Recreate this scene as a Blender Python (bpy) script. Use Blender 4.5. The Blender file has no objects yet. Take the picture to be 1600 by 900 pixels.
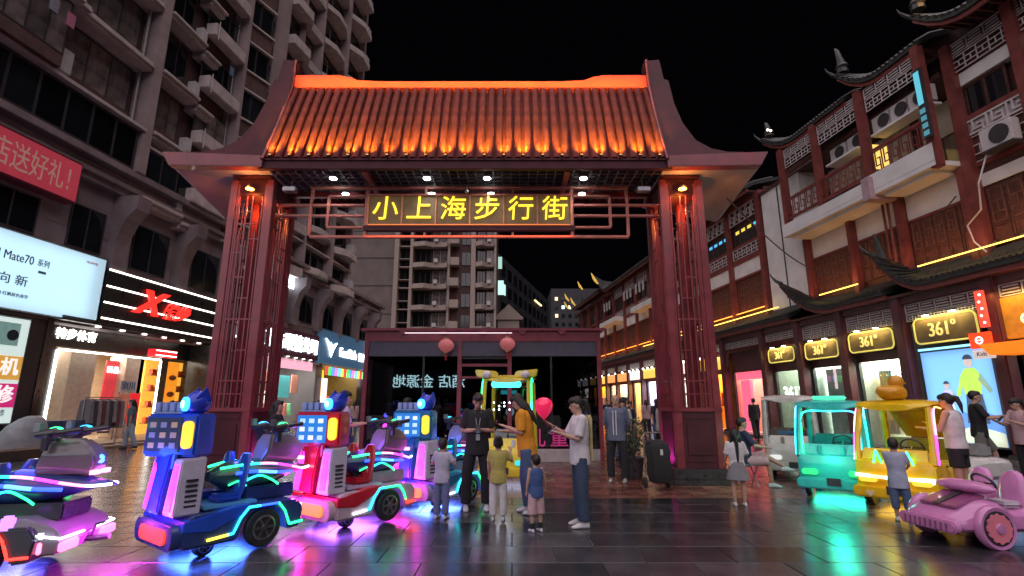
import bpy, bmesh, math, random
from mathutils import Vector, Matrix
random.seed(7)
R = math.radians
scn = bpy.context.scene
COL = scn.collection

# ------------------------------------------------------------------ camera
cam_d = bpy.data.cameras.new('camera'); cam = bpy.data.objects.new('camera', cam_d)
COL.objects.link(cam); scn.camera = cam
cam_d.sensor_width = 36.0; cam_d.lens = 36.0 * 805 / 1600
cam_d.clip_start = 0.05; cam_d.clip_end = 2000
cam.location = (0, 0, 1.55); cam.rotation_euler = (R(90 + 12.6), 0, 0)

# ------------------------------------------------------------------ night sky, city glow
w = bpy.data.worlds.new('World'); scn.world = w; w.use_nodes = True
wn = w.node_tree; wn.nodes.clear()
wo = wn.nodes.new('ShaderNodeOutputWorld'); wb = wn.nodes.new('ShaderNodeBackground')
wb.inputs['Color'].default_value = (0.010, 0.010, 0.016, 1); wb.inputs['Strength'].default_value = 0.08
wn.links.new(wb.outputs[0], wo.inputs['Surface'])
sun_d = bpy.data.lights.new('city_glow', 'SUN'); sun = bpy.data.objects.new('city_glow', sun_d)
COL.objects.link(sun)
sun_d.energy = 3.0; sun_d.angle = R(114); sun_d.color = (1.0, 0.86, 0.92)
sun.rotation_euler = (R(27), 0, R(-28))
scn.view_settings.view_transform = 'Standard'
scn.view_settings.look = 'None'
scn.view_settings.exposure = 0.0
scn.view_settings.gamma = 1.0
scn.render.engine = 'CYCLES'
scn.cycles.max_bounces = 6; scn.cycles.diffuse_bounces = 2; scn.cycles.glossy_bounces = 3
scn.cycles.transmission_bounces = 4; scn.cycles.transparent_max_bounces = 8
scn.cycles.caustics_reflective = False; scn.cycles.caustics_refractive = False
scn.cycles.sample_clamp_indirect = 3.0
scn.cycles.use_denoising = True
try: scn.cycles.use_light_tree = True
except Exception: pass

# ------------------------------------------------------------------ materials
_M = {}
def mat(name, col, rough=0.6, metal=0.0, noise=0.12, scale=6.0, bump=0.0, emit=None, es=0.0, spec=0.5, coat=0.0, rnd=0.0, alpha=1.0, trans=0.0):
    """procedural material: base colour broken up by noise (fbm), optional relief, optional emission, also on prints and walls that are no lamps"""
    if name in _M: return _M[name]
    m = bpy.data.materials.new(name); m.use_nodes = True
    nt = m.node_tree; b = nt.nodes['Principled BSDF']
    tc = nt.nodes.new('ShaderNodeTexCoord')
    nz = nt.nodes.new('ShaderNodeTexNoise'); nz.inputs['Scale'].default_value = scale; nz.inputs['Detail'].default_value = 5
    nt.links.new(tc.outputs['Object'], nz.inputs['Vector'])
    mr = nt.nodes.new('ShaderNodeMapRange'); mr.inputs['To Min'].default_value = 1 - noise * 1.6; mr.inputs['To Max'].default_value = 1 + noise * 1.6
    mr.inputs['From Min'].default_value = 0.25; mr.inputs['From Max'].default_value = 0.75
    nt.links.new(nz.outputs['Fac'], mr.inputs['Value'])
    mx = nt.nodes.new('ShaderNodeMix'); mx.data_type = 'RGBA'; mx.blend_type = 'MULTIPLY'; mx.inputs['Factor'].default_value = 1
    mx.inputs['A'].default_value = (*col, 1)
    src = mr.outputs['Result']
    if rnd > 0:
        oi = nt.nodes.new('ShaderNodeObjectInfo'); m2 = nt.nodes.new('ShaderNodeMapRange')
        m2.inputs['To Min'].default_value = 1 - rnd; m2.inputs['To Max'].default_value = 1 + rnd
        nt.links.new(oi.outputs['Random'], m2.inputs['Value'])
        mm = nt.nodes.new('ShaderNodeMath'); mm.operation = 'MULTIPLY'
        nt.links.new(src, mm.inputs[0]); nt.links.new(m2.outputs['Result'], mm.inputs[1]); src = mm.outputs[0]
    cb = nt.nodes.new('ShaderNodeCombineColor')
    for k in range(3): nt.links.new(src, cb.inputs[k])
    nt.links.new(cb.outputs[0], mx.inputs['B'])
    nt.links.new(mx.outputs['Result'], b.inputs['Base Color'])
    b.inputs['Roughness'].default_value = rough; b.inputs['Metallic'].default_value = metal
    r2 = nt.nodes.new('ShaderNodeMapRange'); r2.inputs['To Min'].default_value = max(0.02, rough - 0.10); r2.inputs['To Max'].default_value = min(1, rough + 0.10)
    nt.links.new(nz.outputs['Fac'], r2.inputs['Value']); nt.links.new(r2.outputs['Result'], b.inputs['Roughness'])
    b.inputs['Specular IOR Level'].default_value = spec
    if coat: b.inputs['Coat Weight'].default_value = coat
    if bump:
        bp = nt.nodes.new('ShaderNodeBump'); bp.inputs['Strength'].default_value = bump; bp.inputs['Distance'].default_value = 0.02
        n2 = nt.nodes.new('ShaderNodeTexNoise'); n2.inputs['Scale'].default_value = scale * 4; n2.inputs['Detail'].default_value = 4
        nt.links.new(tc.outputs['Object'], n2.inputs['Vector'])
        nt.links.new(n2.outputs['Fac'], bp.inputs['Height']); nt.links.new(bp.outputs[0], b.inputs['Normal'])
    if emit:
        b.inputs['Emission Color'].default_value = (*emit, 1); b.inputs['Emission Strength'].default_value = es
    if trans: b.inputs['Transmission Weight'].default_value = trans
    if alpha < 1: b.inputs['Alpha'].default_value = alpha
    _M[name] = m
    return m

def glow(name, col, s):
    """something that gives off light itself"""
    if name in _M: return _M[name]
    m = bpy.data.materials.new(name); m.use_nodes = True
    b = m.node_tree.nodes['Principled BSDF']
    b.inputs['Base Color'].default_value = (*[min(0.6, c * .5 + .05) for c in col], 1)
    b.inputs['Roughness'].default_value = 0.4
    b.inputs['Emission Color'].default_value = (*col, 1); b.inputs['Emission Strength'].default_value = s
    _M[name] = m
    return m

def glass(name, tint=(0.8, 0.85, 0.9), see=0.8):
    if name in _M: return _M[name]
    m = bpy.data.materials.new(name); m.use_nodes = True; nt = m.node_tree
    nt.nodes.clear(); o = nt.nodes.new('ShaderNodeOutputMaterial')
    t = nt.nodes.new('ShaderNodeBsdfTransparent'); t.inputs[0].default_value = (*[c * see for c in tint], 1)
    g = nt.nodes.new('ShaderNodeBsdfGlossy'); g.inputs['Roughness'].default_value = 0.015; g.inputs[0].default_value = (1, 1, 1, 1)
    lw = nt.nodes.new('ShaderNodeLayerWeight'); pw = nt.nodes.new('ShaderNodeMath'); pw.operation = 'POWER'; pw.inputs[1].default_value = 4
    f = nt.nodes.new('ShaderNodeMath'); f.operation = 'MULTIPLY_ADD'; f.inputs[1].default_value = .55; f.inputs[2].default_value = .07
    nt.links.new(lw.outputs['Facing'], pw.inputs[0]); nt.links.new(pw.outputs[0], f.inputs[0])
    x = nt.nodes.new('ShaderNodeMixShader')
    nt.links.new(f.outputs[0], x.inputs[0]); nt.links.new(t.outputs[0], x.inputs[1]); nt.links.new(g.outputs[0], x.inputs[2])
    nt.links.new(x.outputs[0], o.inputs[0]); _M[name] = m
    return m

# ------------------------------------------------------------------ mesh builder
class MB:
    def __init__(s): s.v = []; s.f = []; s.mi = []
    def add(s, vs, fs, mi=0):
        b = len(s.v); s.v += [tuple(v) for v in vs]; s.f += [tuple(b + i for i in f) for f in fs]; s.mi += [mi] * len(fs); return s
    def box(s, x0, x1, y0, y1, z0, z1, mi=0, M=None):
        if x0 > x1: x0, x1 = x1, x0
        if y0 > y1: y0, y1 = y1, y0
        if z0 > z1: z0, z1 = z1, z0
        vs = [Vector((x, y, z)) for z in (z0, z1) for y in (y0, y1) for x in (x0, x1)]
        if M: vs = [M @ v for v in vs]
        return s.add(vs, [(0, 2, 3, 1), (4, 5, 7, 6), (0, 1, 5, 4), (2, 6, 7, 3), (0, 4, 6, 2), (1, 3, 7, 5)], mi)
    def hexa(s, p, mi=0):   # 8 points: bottom ring 4, top ring 4 (both counter-clockwise)
        return s.add(p, [(3, 2, 1, 0), (4, 5, 6, 7), (0, 1, 5, 4), (1, 2, 6, 5), (2, 3, 7, 6), (3, 0, 4, 7)], mi)
    def prism(s, poly, a, b, axis='y', mi=0):
        """outline poly of (u,v) pulled from a to b along axis; y: (x,z)  x: (y,z)  z: (x,y)"""
        def P(u, v, t):
            return (u, t, v) if axis == 'y' else ((t, u, v) if axis == 'x' else (u, v, t))
        n = len(poly)
        vs = [P(u, v, a) for u, v in poly] + [P(u, v, b) for u, v in poly]
        fs = [tuple(range(n))[::-1], tuple(range(n, 2 * n))] + [(i, (i + 1) % n, n + (i + 1) % n, n + i) for i in range(n)]
        return s.add(vs, fs, mi)
    def tube(s, pts, r, seg=8, mi=0, close=False, cap=True):
        pts = [Vector(p) for p in pts]; n = len(pts)
        rr = r if isinstance(r, (list, tuple)) else [r] * n
        rings = []; up = None
        for i, p in enumerate(pts):
            if close: t = pts[(i + 1) % n] - pts[i - 1]
            else: t = pts[min(i + 1, n - 1)] - pts[max(i - 1, 0)]
            if t.length < 1e-9: t = Vector((0, 0, 1))
            t.normalize()
            if up is None:
                up = Vector((0, 0, 1)) if abs(t.z) < .9 else Vector((1, 0, 0))
            a = t.cross(up)
            if a.length < 1e-5: a = t.cross(Vector((0, 1, 0)))
            a.normalize(); b = a.cross(t).normalized(); up = b
            q = rr[i]
            rx, ry = q if isinstance(q, (tuple, list)) else (q, q)
            rings.append([p + a * math.cos(2 * math.pi * k / seg) * rx + b * math.sin(2 * math.pi * k / seg) * ry for k in range(seg)])
        vs = [v for ring in rings for v in ring]; fs = []
        m = n if close else n - 1
        for i in range(m):
            j = (i + 1) % n
            for k in range(seg):
                k2 = (k + 1) % seg
                fs.append((i * seg + k, i * seg + k2, j * seg + k2, j * seg + k))
        if cap and not close:
            fs.append(tuple(range(seg))[::-1]); fs.append(tuple((n - 1) * seg + k for k in range(seg)))
        return s.add(vs, fs, mi)
    def ball(s, c, r, seg=14, rings=9, mi=0, M=None):
        rx, ry, rz = r if isinstance(r, (tuple, list)) else (r, r, r)
        c = Vector(c); vs = [Vector((0, 0, -rz))]; fs = []
        for i in range(1, rings):
            a = -math.pi / 2 + math.pi * i / rings
            for k in range(seg):
                t = 2 * math.pi * k / seg
                vs.append(Vector((rx * math.cos(a) * math.cos(t), ry * math.cos(a) * math.sin(t), rz * math.sin(a))))
        vs.append(Vector((0, 0, rz)))
        if M: vs = [M @ v for v in vs]
        vs = [v + c for v in vs]
        for k in range(seg): fs.append((0, 1 + (k + 1) % seg, 1 + k))
        for i in range(rings - 2):
            for k in range(seg):
                a = 1 + i * seg + k; b = 1 + i * seg + (k + 1) % seg
                fs.append((a, b, b + seg, a + seg))
        L = len(vs) - 1
        for k in range(seg): fs.append((L, L - seg + k, L - seg + (k + 1) % seg))
        return s.add(vs, fs, mi)
    def lathe(s, prof, c=(0, 0, 0), seg=16, mi=0, axis='z'):
        c = Vector(c); vs = []; fs = []; n = len(prof)
        for r, h in prof:
            for k in range(seg):
                t = 2 * math.pi * k / seg
                v = (r * math.cos(t), r * math.sin(t), h)
                if axis == 'y': v = (r * math.cos(t), h, r * math.sin(t))
                if axis == 'x': v = (h, r * math.cos(t), r * math.sin(t))
                vs.append(c + Vector(v))
        for i in range(n - 1):
            for k in range(seg):
                k2 = (k + 1) % seg
                fs.append((i * seg + k, i * seg + k2, (i + 1) * seg + k2, (i + 1) * seg + k))
        fs.append(tuple(range(seg))[::-1]); fs.append(tuple((n - 1) * seg + k for k in range(seg)))
        return s.add(vs, fs, mi)
    def loft(s, rings, mi=0, cap=True):
        n = len(rings[0]); vs = [v for r in rings for v in r]; fs = []
        for i in range(len(rings) - 1):
            for k in range(n):
                k2 = (k + 1) % n
                fs.append((i * n + k, i * n + k2, (i + 1) * n + k2, (i + 1) * n + k))
        if cap: fs.append(tuple(range(n))[::-1]); fs.append(tuple((len(rings) - 1) * n + k for k in range(n)))
        return s.add(vs, fs, mi)
    def mesh(s, name, mats):
        me = bpy.data.meshes.new(name); me.from_pydata([tuple(v) for v in s.v], [], s.f)
        for m in (mats if isinstance(mats, (list, tuple)) else [mats]): me.materials.append(m)
        if any(s.mi): me.polygons.foreach_set('material_index', s.mi)
        me.update()
        return me
    def build(s, name, mats, parent=None, smooth=False, bevel=0.0, sub=0, loc=None, rz=None, label=None, kind=None):
        me = s.mesh(name, mats)
        bm = bmesh.new(); bm.from_mesh(me)
        bmesh.ops.recalc_face_normals(bm, faces=bm.faces)
        if bevel:
            es = [e for e in bm.edges if e.is_manifold and e.calc_face_angle(0) > R(25)]
            if es: bmesh.ops.bevel(bm, geom=es, offset=bevel, segments=2, affect='EDGES', clamp_overlap=True)
        if smooth or bevel:
            for f in bm.faces: f.smooth = True
            for e in bm.edges:
                if e.is_manifold and e.calc_face_angle(0) > R(42): e.smooth = False
        bm.to_mesh(me); bm.free()
        o = bpy.data.objects.new(name, me); COL.objects.link(o)
        if parent: o.parent = parent
        if loc is not None: o.location = loc
        if rz is not None: o.rotation_euler = (0, 0, rz)
        if sub:
            md = o.modifiers.new('sub', 'SUBSURF'); md.levels = sub; md.render_levels = sub
        if label: o['label'] = label
        if kind: o['kind'] = kind
        return o

def thing(name, label, cat, loc=(0, 0, 0), rz=0.0, group=None):
    o = bpy.data.objects.new(name, None); COL.objects.link(o)
    o.empty_display_size = 0.2
    o.location = loc; o.rotation_euler = (0, 0, rz)
    o['label'] = label; o['category'] = cat
    if group: o['group'] = group
    return o
def tag(o, label, cat, group=None):
    o['label'] = label; o['category'] = cat
    if group: o['group'] = group
    return o
def struct(o): o['kind'] = 'structure'; return o
def kids(o): return [c for c in bpy.data.objects if c.parent == o]
def dup(o, loc=None, rz=None, label=None, parent=None, tree=None):
    """a thing (or part) with its parts copied; tree maps parent -> children"""
    c = o.copy(); COL.objects.link(c)
    if loc is not None: c.location = loc
    if rz is not None: c.rotation_euler = (0, 0, rz)
    if label: c['label'] = label
    if parent is not None: c.parent = parent
    for ch in (tree or {}).get(o, kids(o)): dup(ch, parent=c)
    return c
def dup1(o, loc=None, parent=None, rot=None, scale=None):
    """one part copied, mesh shared"""
    c = o.copy(); COL.objects.link(c)
    if parent is not None: c.parent = parent
    if loc is not None: c.location = loc
    if rot is not None: c.rotation_euler = rot
    if scale is not None: c.scale = scale
    return c

def text(body, size, depth, m, name, parent=None, loc=(0, 0, 0), rot=(R(90), 0, 0), align='CENTER', shear=0.0, bold=0.0, sx=1.0, kind=None):
    cu = bpy.data.curves.new(name, 'FONT'); cu.body = body; cu.size = size; cu.extrude = depth / 2
    cu.align_x = align; cu.align_y = 'CENTER'; cu.shear = shear; cu.offset = bold; cu.resolution_u = 3
    o = bpy.data.objects.new(name, cu); COL.objects.link(o)
    dg = bpy.context.evaluated_depsgraph_get(); dg.update()
    me = bpy.data.meshes.new_from_object(o.evaluated_get(dg))
    bpy.data.objects.remove(o); bpy.data.curves.remove(cu)
    if sx != 1.0: me.transform(Matrix.Diagonal((sx, 1, 1, 1)))
    me.materials.clear(); me.materials.append(m)
    o = bpy.data.objects.new(name, me); COL.objects.link(o)
    o.location = loc; o.rotation_euler = rot
    if parent: o.parent = parent
    return o

def lamp(kind, name, loc, energy, col, parent=None, size=0.1, rot=None, spot=90, blend=0.6, sy=None):
    d = bpy.data.lights.new(name, kind); d.energy = energy; d.color = col
    if kind == 'AREA':
        d.shape = 'RECTANGLE'; d.size = size; d.size_y = sy or size
    else: d.shadow_soft_size = size
    if kind == 'SPOT': d.spot_size = R(spot); d.spot_blend = blend
    o = bpy.data.objects.new(name, d); COL.objects.link(o); o.location = loc
    if rot: o.rotation_euler = rot
    if parent: o.parent = parent
    return o
def aim(o, d):
    o.rotation_euler = Vector(d).to_track_quat('-Z', 'Y').to_euler(); return o

def remesh(mb, voxel, smooth=4):
    """union of overlapping shapes as one continuous surface"""
    me = mb.mesh('tmp', [])
    bm = bmesh.new(); bm.from_mesh(me); bmesh.ops.recalc_face_normals(bm, faces=bm.faces); bm.to_mesh(me); bm.free()
    o = bpy.data.objects.new('tmp', me); COL.objects.link(o)
    md = o.modifiers.new('r', 'REMESH'); md.mode = 'VOXEL'; md.voxel_size = voxel; md.use_smooth_shade = True
    sm = o.modifiers.new('s', 'SMOOTH'); sm.factor = 0.5; sm.iterations = smooth
    dg = bpy.context.evaluated_depsgraph_get(); dg.update()
    out = bpy.data.meshes.new_from_object(o.evaluated_get(dg))
    bpy.data.objects.remove(o); bpy.data.meshes.remove(me)
    out.polygons.foreach_set('use_smooth', [True] * len(out.polygons))
    return out
def link_mesh(me, name, m, parent):
    me.materials.clear(); me.materials.append(m)
    o = bpy.data.objects.new(name, me); COL.objects.link(o); o.parent = parent
    return o

def rot2(x, y, a): return (x * math.cos(a) - y * math.sin(a), x * math.sin(a) + y * math.cos(a))
# ------------------------------------------------------------------ palette
m_maroon = mat('maroon_paint', (0.23, 0.040, 0.052), .32, noise=.2, scale=3, bump=.06, coat=.2)
m_maroond = mat('dark_maroon_paint', (0.075, 0.016, 0.024), .6, noise=.25, scale=2, bump=.08, spec=.3)
m_redroof = mat('terracotta_glaze', (0.17, 0.032, 0.027), .62, noise=.3, scale=4, bump=.12, rnd=.2, spec=.25)
m_ridge = mat('vermilion_paint', (0.62, 0.07, 0.025), .45, noise=.12, scale=2)
m_dark = mat('near_black_metal', (0.018, 0.018, 0.022), .4, noise=.3, scale=5)
m_soffit = mat('pale_soffit', (0.60, 0.50, 0.50), .6, noise=.12, scale=2)
m_granite = mat('dark_granite', (0.045, 0.042, 0.045), .3, noise=.4, scale=14)
m_steel = mat('grey_steel', (0.35, 0.36, 0.38), .35, metal=.8, noise=.15)
m_blackrub = mat('black_rubber', (0.02, 0.02, 0.022), .75, noise=.3, scale=12)
m_white = mat('white_plaster', (0.82, 0.82, 0.80), .75, noise=.09, scale=1.2, bump=.05)
g_white = glow('white_lamp', (1.0, 0.97, 0.9), 14)
g_amber = glow('amber_lamp', (1.0, 0.45, 0.06), 16)
g_signY = glow('yellow_letters', (1.0, 0.72, 0.03), 1.5)

# ------------------------------------------------------------------ ground
def stone(name, col, rough):
    m = mat(name, col, rough, noise=.3, scale=2.3, bump=.06, rnd=.28, spec=.75)
    return m
m_base = mat('mortar', (0.03, 0.028, 0.03), .6, noise=.3, scale=8)
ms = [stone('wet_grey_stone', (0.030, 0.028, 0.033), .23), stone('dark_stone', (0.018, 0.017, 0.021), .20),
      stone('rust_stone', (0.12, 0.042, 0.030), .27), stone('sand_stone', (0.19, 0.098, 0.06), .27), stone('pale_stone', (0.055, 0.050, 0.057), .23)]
b = MB(); b.box(-150, 150, -40, 300, -.3, -.012)
ground = struct(b.build('ground', m_base))
TX, TY = 0.90, 0.60
def tile_mb(sx, sy):
    t = MB(); g = .005; c = .003
    x, y = sx / 2 - g, sy / 2 - g
    t.v = [(-x, -y, -.011), (x, -y, -.011), (x, y, -.011), (-x, y, -.011), (-x, -y, -c), (x, -y, -c), (x, y, -c), (-x, y, -c),
           (-x + c, -y + c, 0), (x - c, -y + c, 0), (x - c, y - c, 0), (-x + c, y - c, 0)]
    t.f = [(0, 1, 5, 4), (1, 2, 6, 5), (2, 3, 7, 6), (3, 0, 4, 7), (4, 5, 9, 8), (5, 6, 10, 9), (6, 7, 11, 10), (7, 4, 8, 11), (8, 9, 10, 11)]
    t.mi = [0] * 9
    return t
tmesh = [tile_mb(TX, TY).mesh('paving_tile', m) for m in ms]
hmesh = [tile_mb(TX, TY / 3).mesh('paving_slat', m) for m in ms]
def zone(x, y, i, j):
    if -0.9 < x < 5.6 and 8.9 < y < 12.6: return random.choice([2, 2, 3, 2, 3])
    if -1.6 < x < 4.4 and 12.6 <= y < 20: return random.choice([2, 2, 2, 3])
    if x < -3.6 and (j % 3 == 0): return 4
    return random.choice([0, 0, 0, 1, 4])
n = 0
for j in range(18):
    y = 5.0 + TY * (j + .5)
    for i in range(16):
        x = -7.2 + TX * (i + .5) + (TX / 2 if j % 2 else 0)
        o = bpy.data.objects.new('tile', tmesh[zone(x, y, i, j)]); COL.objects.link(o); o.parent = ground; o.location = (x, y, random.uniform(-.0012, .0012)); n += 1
b = MB()
T = tile_mb(TX, TY)
for j in range(-10, 92):
    y = 5.0 + TY * (j + .5)
    for i in range(-26, 34):
        x = -7.2 + TX * (i + .5) + (TX / 2 if j % 2 else 0)
        if (0 <= i < 16) and (0 <= j < 18): continue
        if x < -17.3 + .097 * y + 0 or x > 15.2 - .121 * y + .5: continue
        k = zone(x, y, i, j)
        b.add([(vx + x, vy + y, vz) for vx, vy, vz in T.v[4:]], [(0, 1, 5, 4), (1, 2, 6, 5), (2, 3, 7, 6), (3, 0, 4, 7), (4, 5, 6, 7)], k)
b.build('far_paving', ms, ground, kind='stuff')

# ------------------------------------------------------------------ gate
GX, GY = -1.0, 10.6
gate = thing('street_gate', 'tall maroon street gate with glowing tiled roof and yellow lettered name board', 'gate', (GX, GY, 0))

def pillar(sgn):
    def X(a): return a * sgn
    p = MB()
    p.box(X(4.12), X(5.33), -.12, 1.34, 0, .10); p.box(X(4.15), X(5.30), -.09, 1.31, .10, .30)
    base = p.build('pillar_base', m_granite, gate, bevel=.012)
    # four corner posts with stepped profile
    for (cx, cy) in ((4.25, 0), (5.2, 0), (4.25, 1.2), (5.2, 1.2)):
        q = MB()
        ix = 1 if cx < 5 else -1; iy = 1 if cy < 1 else -1
        q.box(X(cx), X(cx + ix * .15), cy, cy + iy * .15, .30, 6.38)
        q.box(X(cx + ix * .15), X(cx + ix * .20), cy + iy * .025, cy + iy * .10, .30, 6.30)
        q.box(X(cx + ix * .025), X(cx + ix * .10), cy + iy * .15, cy + iy * .20, .30, 6.30)
        q.build('pillar_post', m_maroon, gate, bevel=.008)
    q = MB()   # closed foot with framed panels
    for (a0, a1, b0, b1) in ((4.40, 5.05, .02, .06), (4.40, 5.05, 1.14, 1.18)):
        q.box(X(a0), X(a1), b0, b1, .30, 1.38); q.box(X(a0 + .04), X(a1 - .04), b0 - .015, b1 + .015, .42, .47); q.box(X(a0 + .04), X(a1 - .04), b0 - .015, b1 + .015, 1.24, 1.29)
        q.box(X(a0 + .08), X(a1 - .08), b0 - .02, b1 + .02, .55, 1.16)
    for a in (4.28, 5.13):
        q.box(X(a), X(a + .04), .15, 1.05, .30, 1.38); q.box(X(a - .015), X(a + .055), .25, .95, .50, 1.2)
    q.build('foot_panel', m_maroond, gate, bevel=.006)
    q = MB(); q.box(X(4.24), X(5.21), -.015, 1.215, 1.38, 1.46); q.build('foot_rail', m_maroon, gate, bevel=.01)
    # grille bars, front/back and both sides
    def bars(face, pos):
        g = MB()
        t = .028
        def bar(u, z0, z1):
            if face == 'f': g.box(X(u), X(u + t), pos, pos + t, z0, z1)
            else: g.box(X(pos), X(pos + t), u, u + t, z0, z1)
        def rail(u0, u1, z):
            if face == 'f': g.box(X(u0), X(u1), pos + .002, pos + t - .002, z, z + t)
            else: g.box(X(pos + .002), X(pos + t - .002), u0, u1, z, z + t)
        us = (4.47, 4.56, 4.68, 4.80, 4.90, 4.97) if face == 'f' else (.24, .36, .48, .60, .72, .84, .94)
        for k, u in enumerate(us):
            bar(u, 1.46, 6.0 if k % 3 != 1 else 5.2)
        lo, hi = us[0] - .07, us[-1] + .09
        for z in (1.72, 1.98, 3.25): rail(lo, hi, z)
        for k, z in enumerate((2.6, 3.7, 4.15, 4.7, 5.0, 5.35, 5.62)):
            a = us[k % (len(us) - 2)]; rail(a, us[(k % (len(us) - 2)) + 2] + t, z)
        return g
    bars('f', .03).build('grille', m_maroon, gate); bars('f', 1.13).build('grille', m_maroon, gate)
    bars('s', 4.29).build('grille', m_maroon, gate); bars('s', 5.12).build('grille', m_maroon, gate)
    q = MB(); q.box(X(4.80), X(4.97), .55, .72, 1.46, 6.1); q.build('inner_column', m_maroon, gate, bevel=.01)
    q = MB()   # head box carrying the beam
    q.box(X(4.36), X(5.08), .06, 1.14, 6.02, 6.42); q.box(X(4.30), X(5.15), -.03, 1.23, 6.42, 6.47)
    q.build('pillar_head', m_maroond, gate, bevel=.01)
    # warm lamp under the head
    l = MB(); l.lathe([(.10, 0), (.075, .05), (.05, .08)], (X(4.72), -.10, 6.12), 14)
    lo = l.build('pillar_lamp', m_dark, gate)
    l = MB(); l.lathe([(.085, -.012), (.085, .0)], (X(4.72), -.10, 6.115), 14); l.build('bulb', glow('pillar_bulb', (1, .36, .05), 16), lo)
    sp = lamp('SPOT', 'pillar_light', (X(4.72), -.14, 6.10), 40, (1, .30, .05), gate, .05, spot=150)
    aim(sp, (0, .35, -1))
    lamp('POINT', 'pillar_glow', (X(4.70), .32, 5.75), 16, (1, .24, .04), gate, .06)
    lamp('POINT', 'pillar_head_glow', (X(4.72), -.22, 6.13), 15, (1, .36, .08), gate, .04)
    pu = lamp('SPOT', 'pillar_foot_light', (X(4.05), .5, .35), 42, (.62, .05, .65), gate, .08, spot=120)
    aim(pu, (sgn * .6, 0, 1))
for s in (-1, 1): pillar(s)

# beams and soffit
q = MB(); q.box(-4.42, 4.42, -.46, -.34, 6.42, 6.60); q.box(-4.42, 4.42, -.49, -.31, 6.60, 6.645); q.build('front_fascia', m_maroond, gate, bevel=.006)
q = MB(); q.box(-4.42, 4.42, 1.54, 1.66, 6.42, 6.64); q.build('rear_fascia', m_maroond, gate, bevel=.006)
q = MB(); q.box(-4.4, 4.4, -.34, 1.54, 6.56, 6.60); q.build('ceiling_board', m_dark, gate)
q = MB()
for k in range(45): x = -4.35 + k * .197; q.box(x, x + .018, -.33, 1.53, 6.50, 6.56)
for k in range(9): y = -.2 + k * .2; q.box(-4.38, 4.38, y, y + .014, 6.503, 6.556)
q.build('soffit_grid', mat('soffit_bar', (.16, .13, .15), .5), gate)
for x in (-2.2, 2.2):
    q = MB(); q.box(x - .06, x + .06, -.33, 1.53, 6.40, 6.52); q.build('cross_beam', m_maroon, gate, bevel=.005)
q = MB(); q.box(-4.3, 4.3, .98, 1.10, 6.38, 6.50); q.build('tie_beam', m_maroon, gate, bevel=.005)
for (y, xs) in ((-.02, (-2.95, -.88, .45, 2.58)), (.85, (-2.95, -.90, .50, 2.66))):
    for x in xs:
        d = MB(); d.lathe([(.075, 0), (.085, .03), (.06, .09)], (x, y, 6.40), 14)
        do = d.build('downlight', m_steel, gate)
        d = MB(); d.lathe([(.078, -.010), (.078, .004)], (x, y, 6.398), 14); d.build('lens', glow('cool_lamp', (.92, 1, .95), 30), do)
        sp = lamp('SPOT', 'downlight_beam', (x, y, 6.38), 30, (.95, .95, 1), gate, .05, spot=110); aim(sp, (0, 0, -1))
# ceiling halo from the lamps' spill
# roof slope profile (front), concave
NP = 12
def slope(t):   # t 0 eave .. 1 ridge
    y = -.40 + 1.0 * (1 - (1 - t) ** 1.0); z = 6.66 + 2.38 * (t ** .92)
    return y, z
# backing sheet under the tiles
q = MB(); pr = [slope(k / NP) for k in range(NP + 1)]
prof = [(y + .03, z - .02) for y, z in pr] + [(y + .09, z - .02) for y, z in pr][::-1]
q.prism(prof, -4.36, 4.36, 'x')
prof = [(2 * .6 - (y + .03), z - .02) for y, z in pr] + [(2 * .6 - (y + .09), z - .02) for y, z in pr][::-1]
q.prism(prof, -4.36, 4.36, 'x')
q.build('roof_deck', m_redroof, gate)
NT = 42; sp_ = 8.66 / NT
tb = MB()
pts = [(0, slope(k / NP)[0] - .01, slope(k / NP)[1]) for k in range(NP + 1)]
# real half-round tiles: each laid over the one below with a small step
rings = []
NS = 1
for k in range(NS):
    for e in [j / 12 for j in range(13)]:
        t = (k + e) / NS; y, z = slope(t); r = .078
        lift = 0
        rings.append([(math.cos(a) * r, y - .02 - lift - math.sin(a) * r * .95 * .92, z + math.sin(a) * r * .35) for a in [math.pi * i / 8 for i in range(9)]])
tb.loft(rings)
tile0 = tb.build('roof_tile', m_redroof, gate, smooth=True)
cap = MB(); y, z = slope(0); cap.lathe([(.072, -.02), (.072, .0), (.05, .004)][::-1], (0, 0, 0), 14, axis='y')
xs = [-4.33 + sp_ * (k + .5) for k in range(NT)]
tile0.location = (xs[0], 0, 0)
for x in xs[1:]: dup1(tile0, (x, 0, 0))
# tiles on the rear slope as one piece of hidden ribs
q = MB()
for x in xs:
    q.box(x - .06, x + .06, 1.62 - .02, 1.64, 6.66, 6.75)
q.build('rear_tile_ends', m_redroof, gate, kind='stuff')
# small up-lights in the troughs
ul = MB(); ul.box(-.035, .035, -.03, .03, 0, .03); ul.box(-.01, .01, -.0, .09, -.012, .0); ulo = ul.build('roof_uplight', m_dark, gate, loc=(0, 0, 0))
le = MB(); le.box(-.028, .028, -.022, .022, .0305, .036); leo = le.build('lens', g_amber, ulo)
first = True
for k in range(0, NT, 2):
    x = -4.33 + sp_ * (k + 1)
    if first: o = ulo; first = False
    else:
        o = dup1(ulo, parent=gate); dup1(leo, parent=o)
    o.location = (x, -.575, 6.648)
    s_ = lamp('SPOT', 'roof_light', (x, -.60, 6.72), 230 + random.uniform(-70, 70), (1, .62, .03), gate, .02, spot=80, blend=1.0)
    aim(s_, (0, .50, 1))
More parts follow.
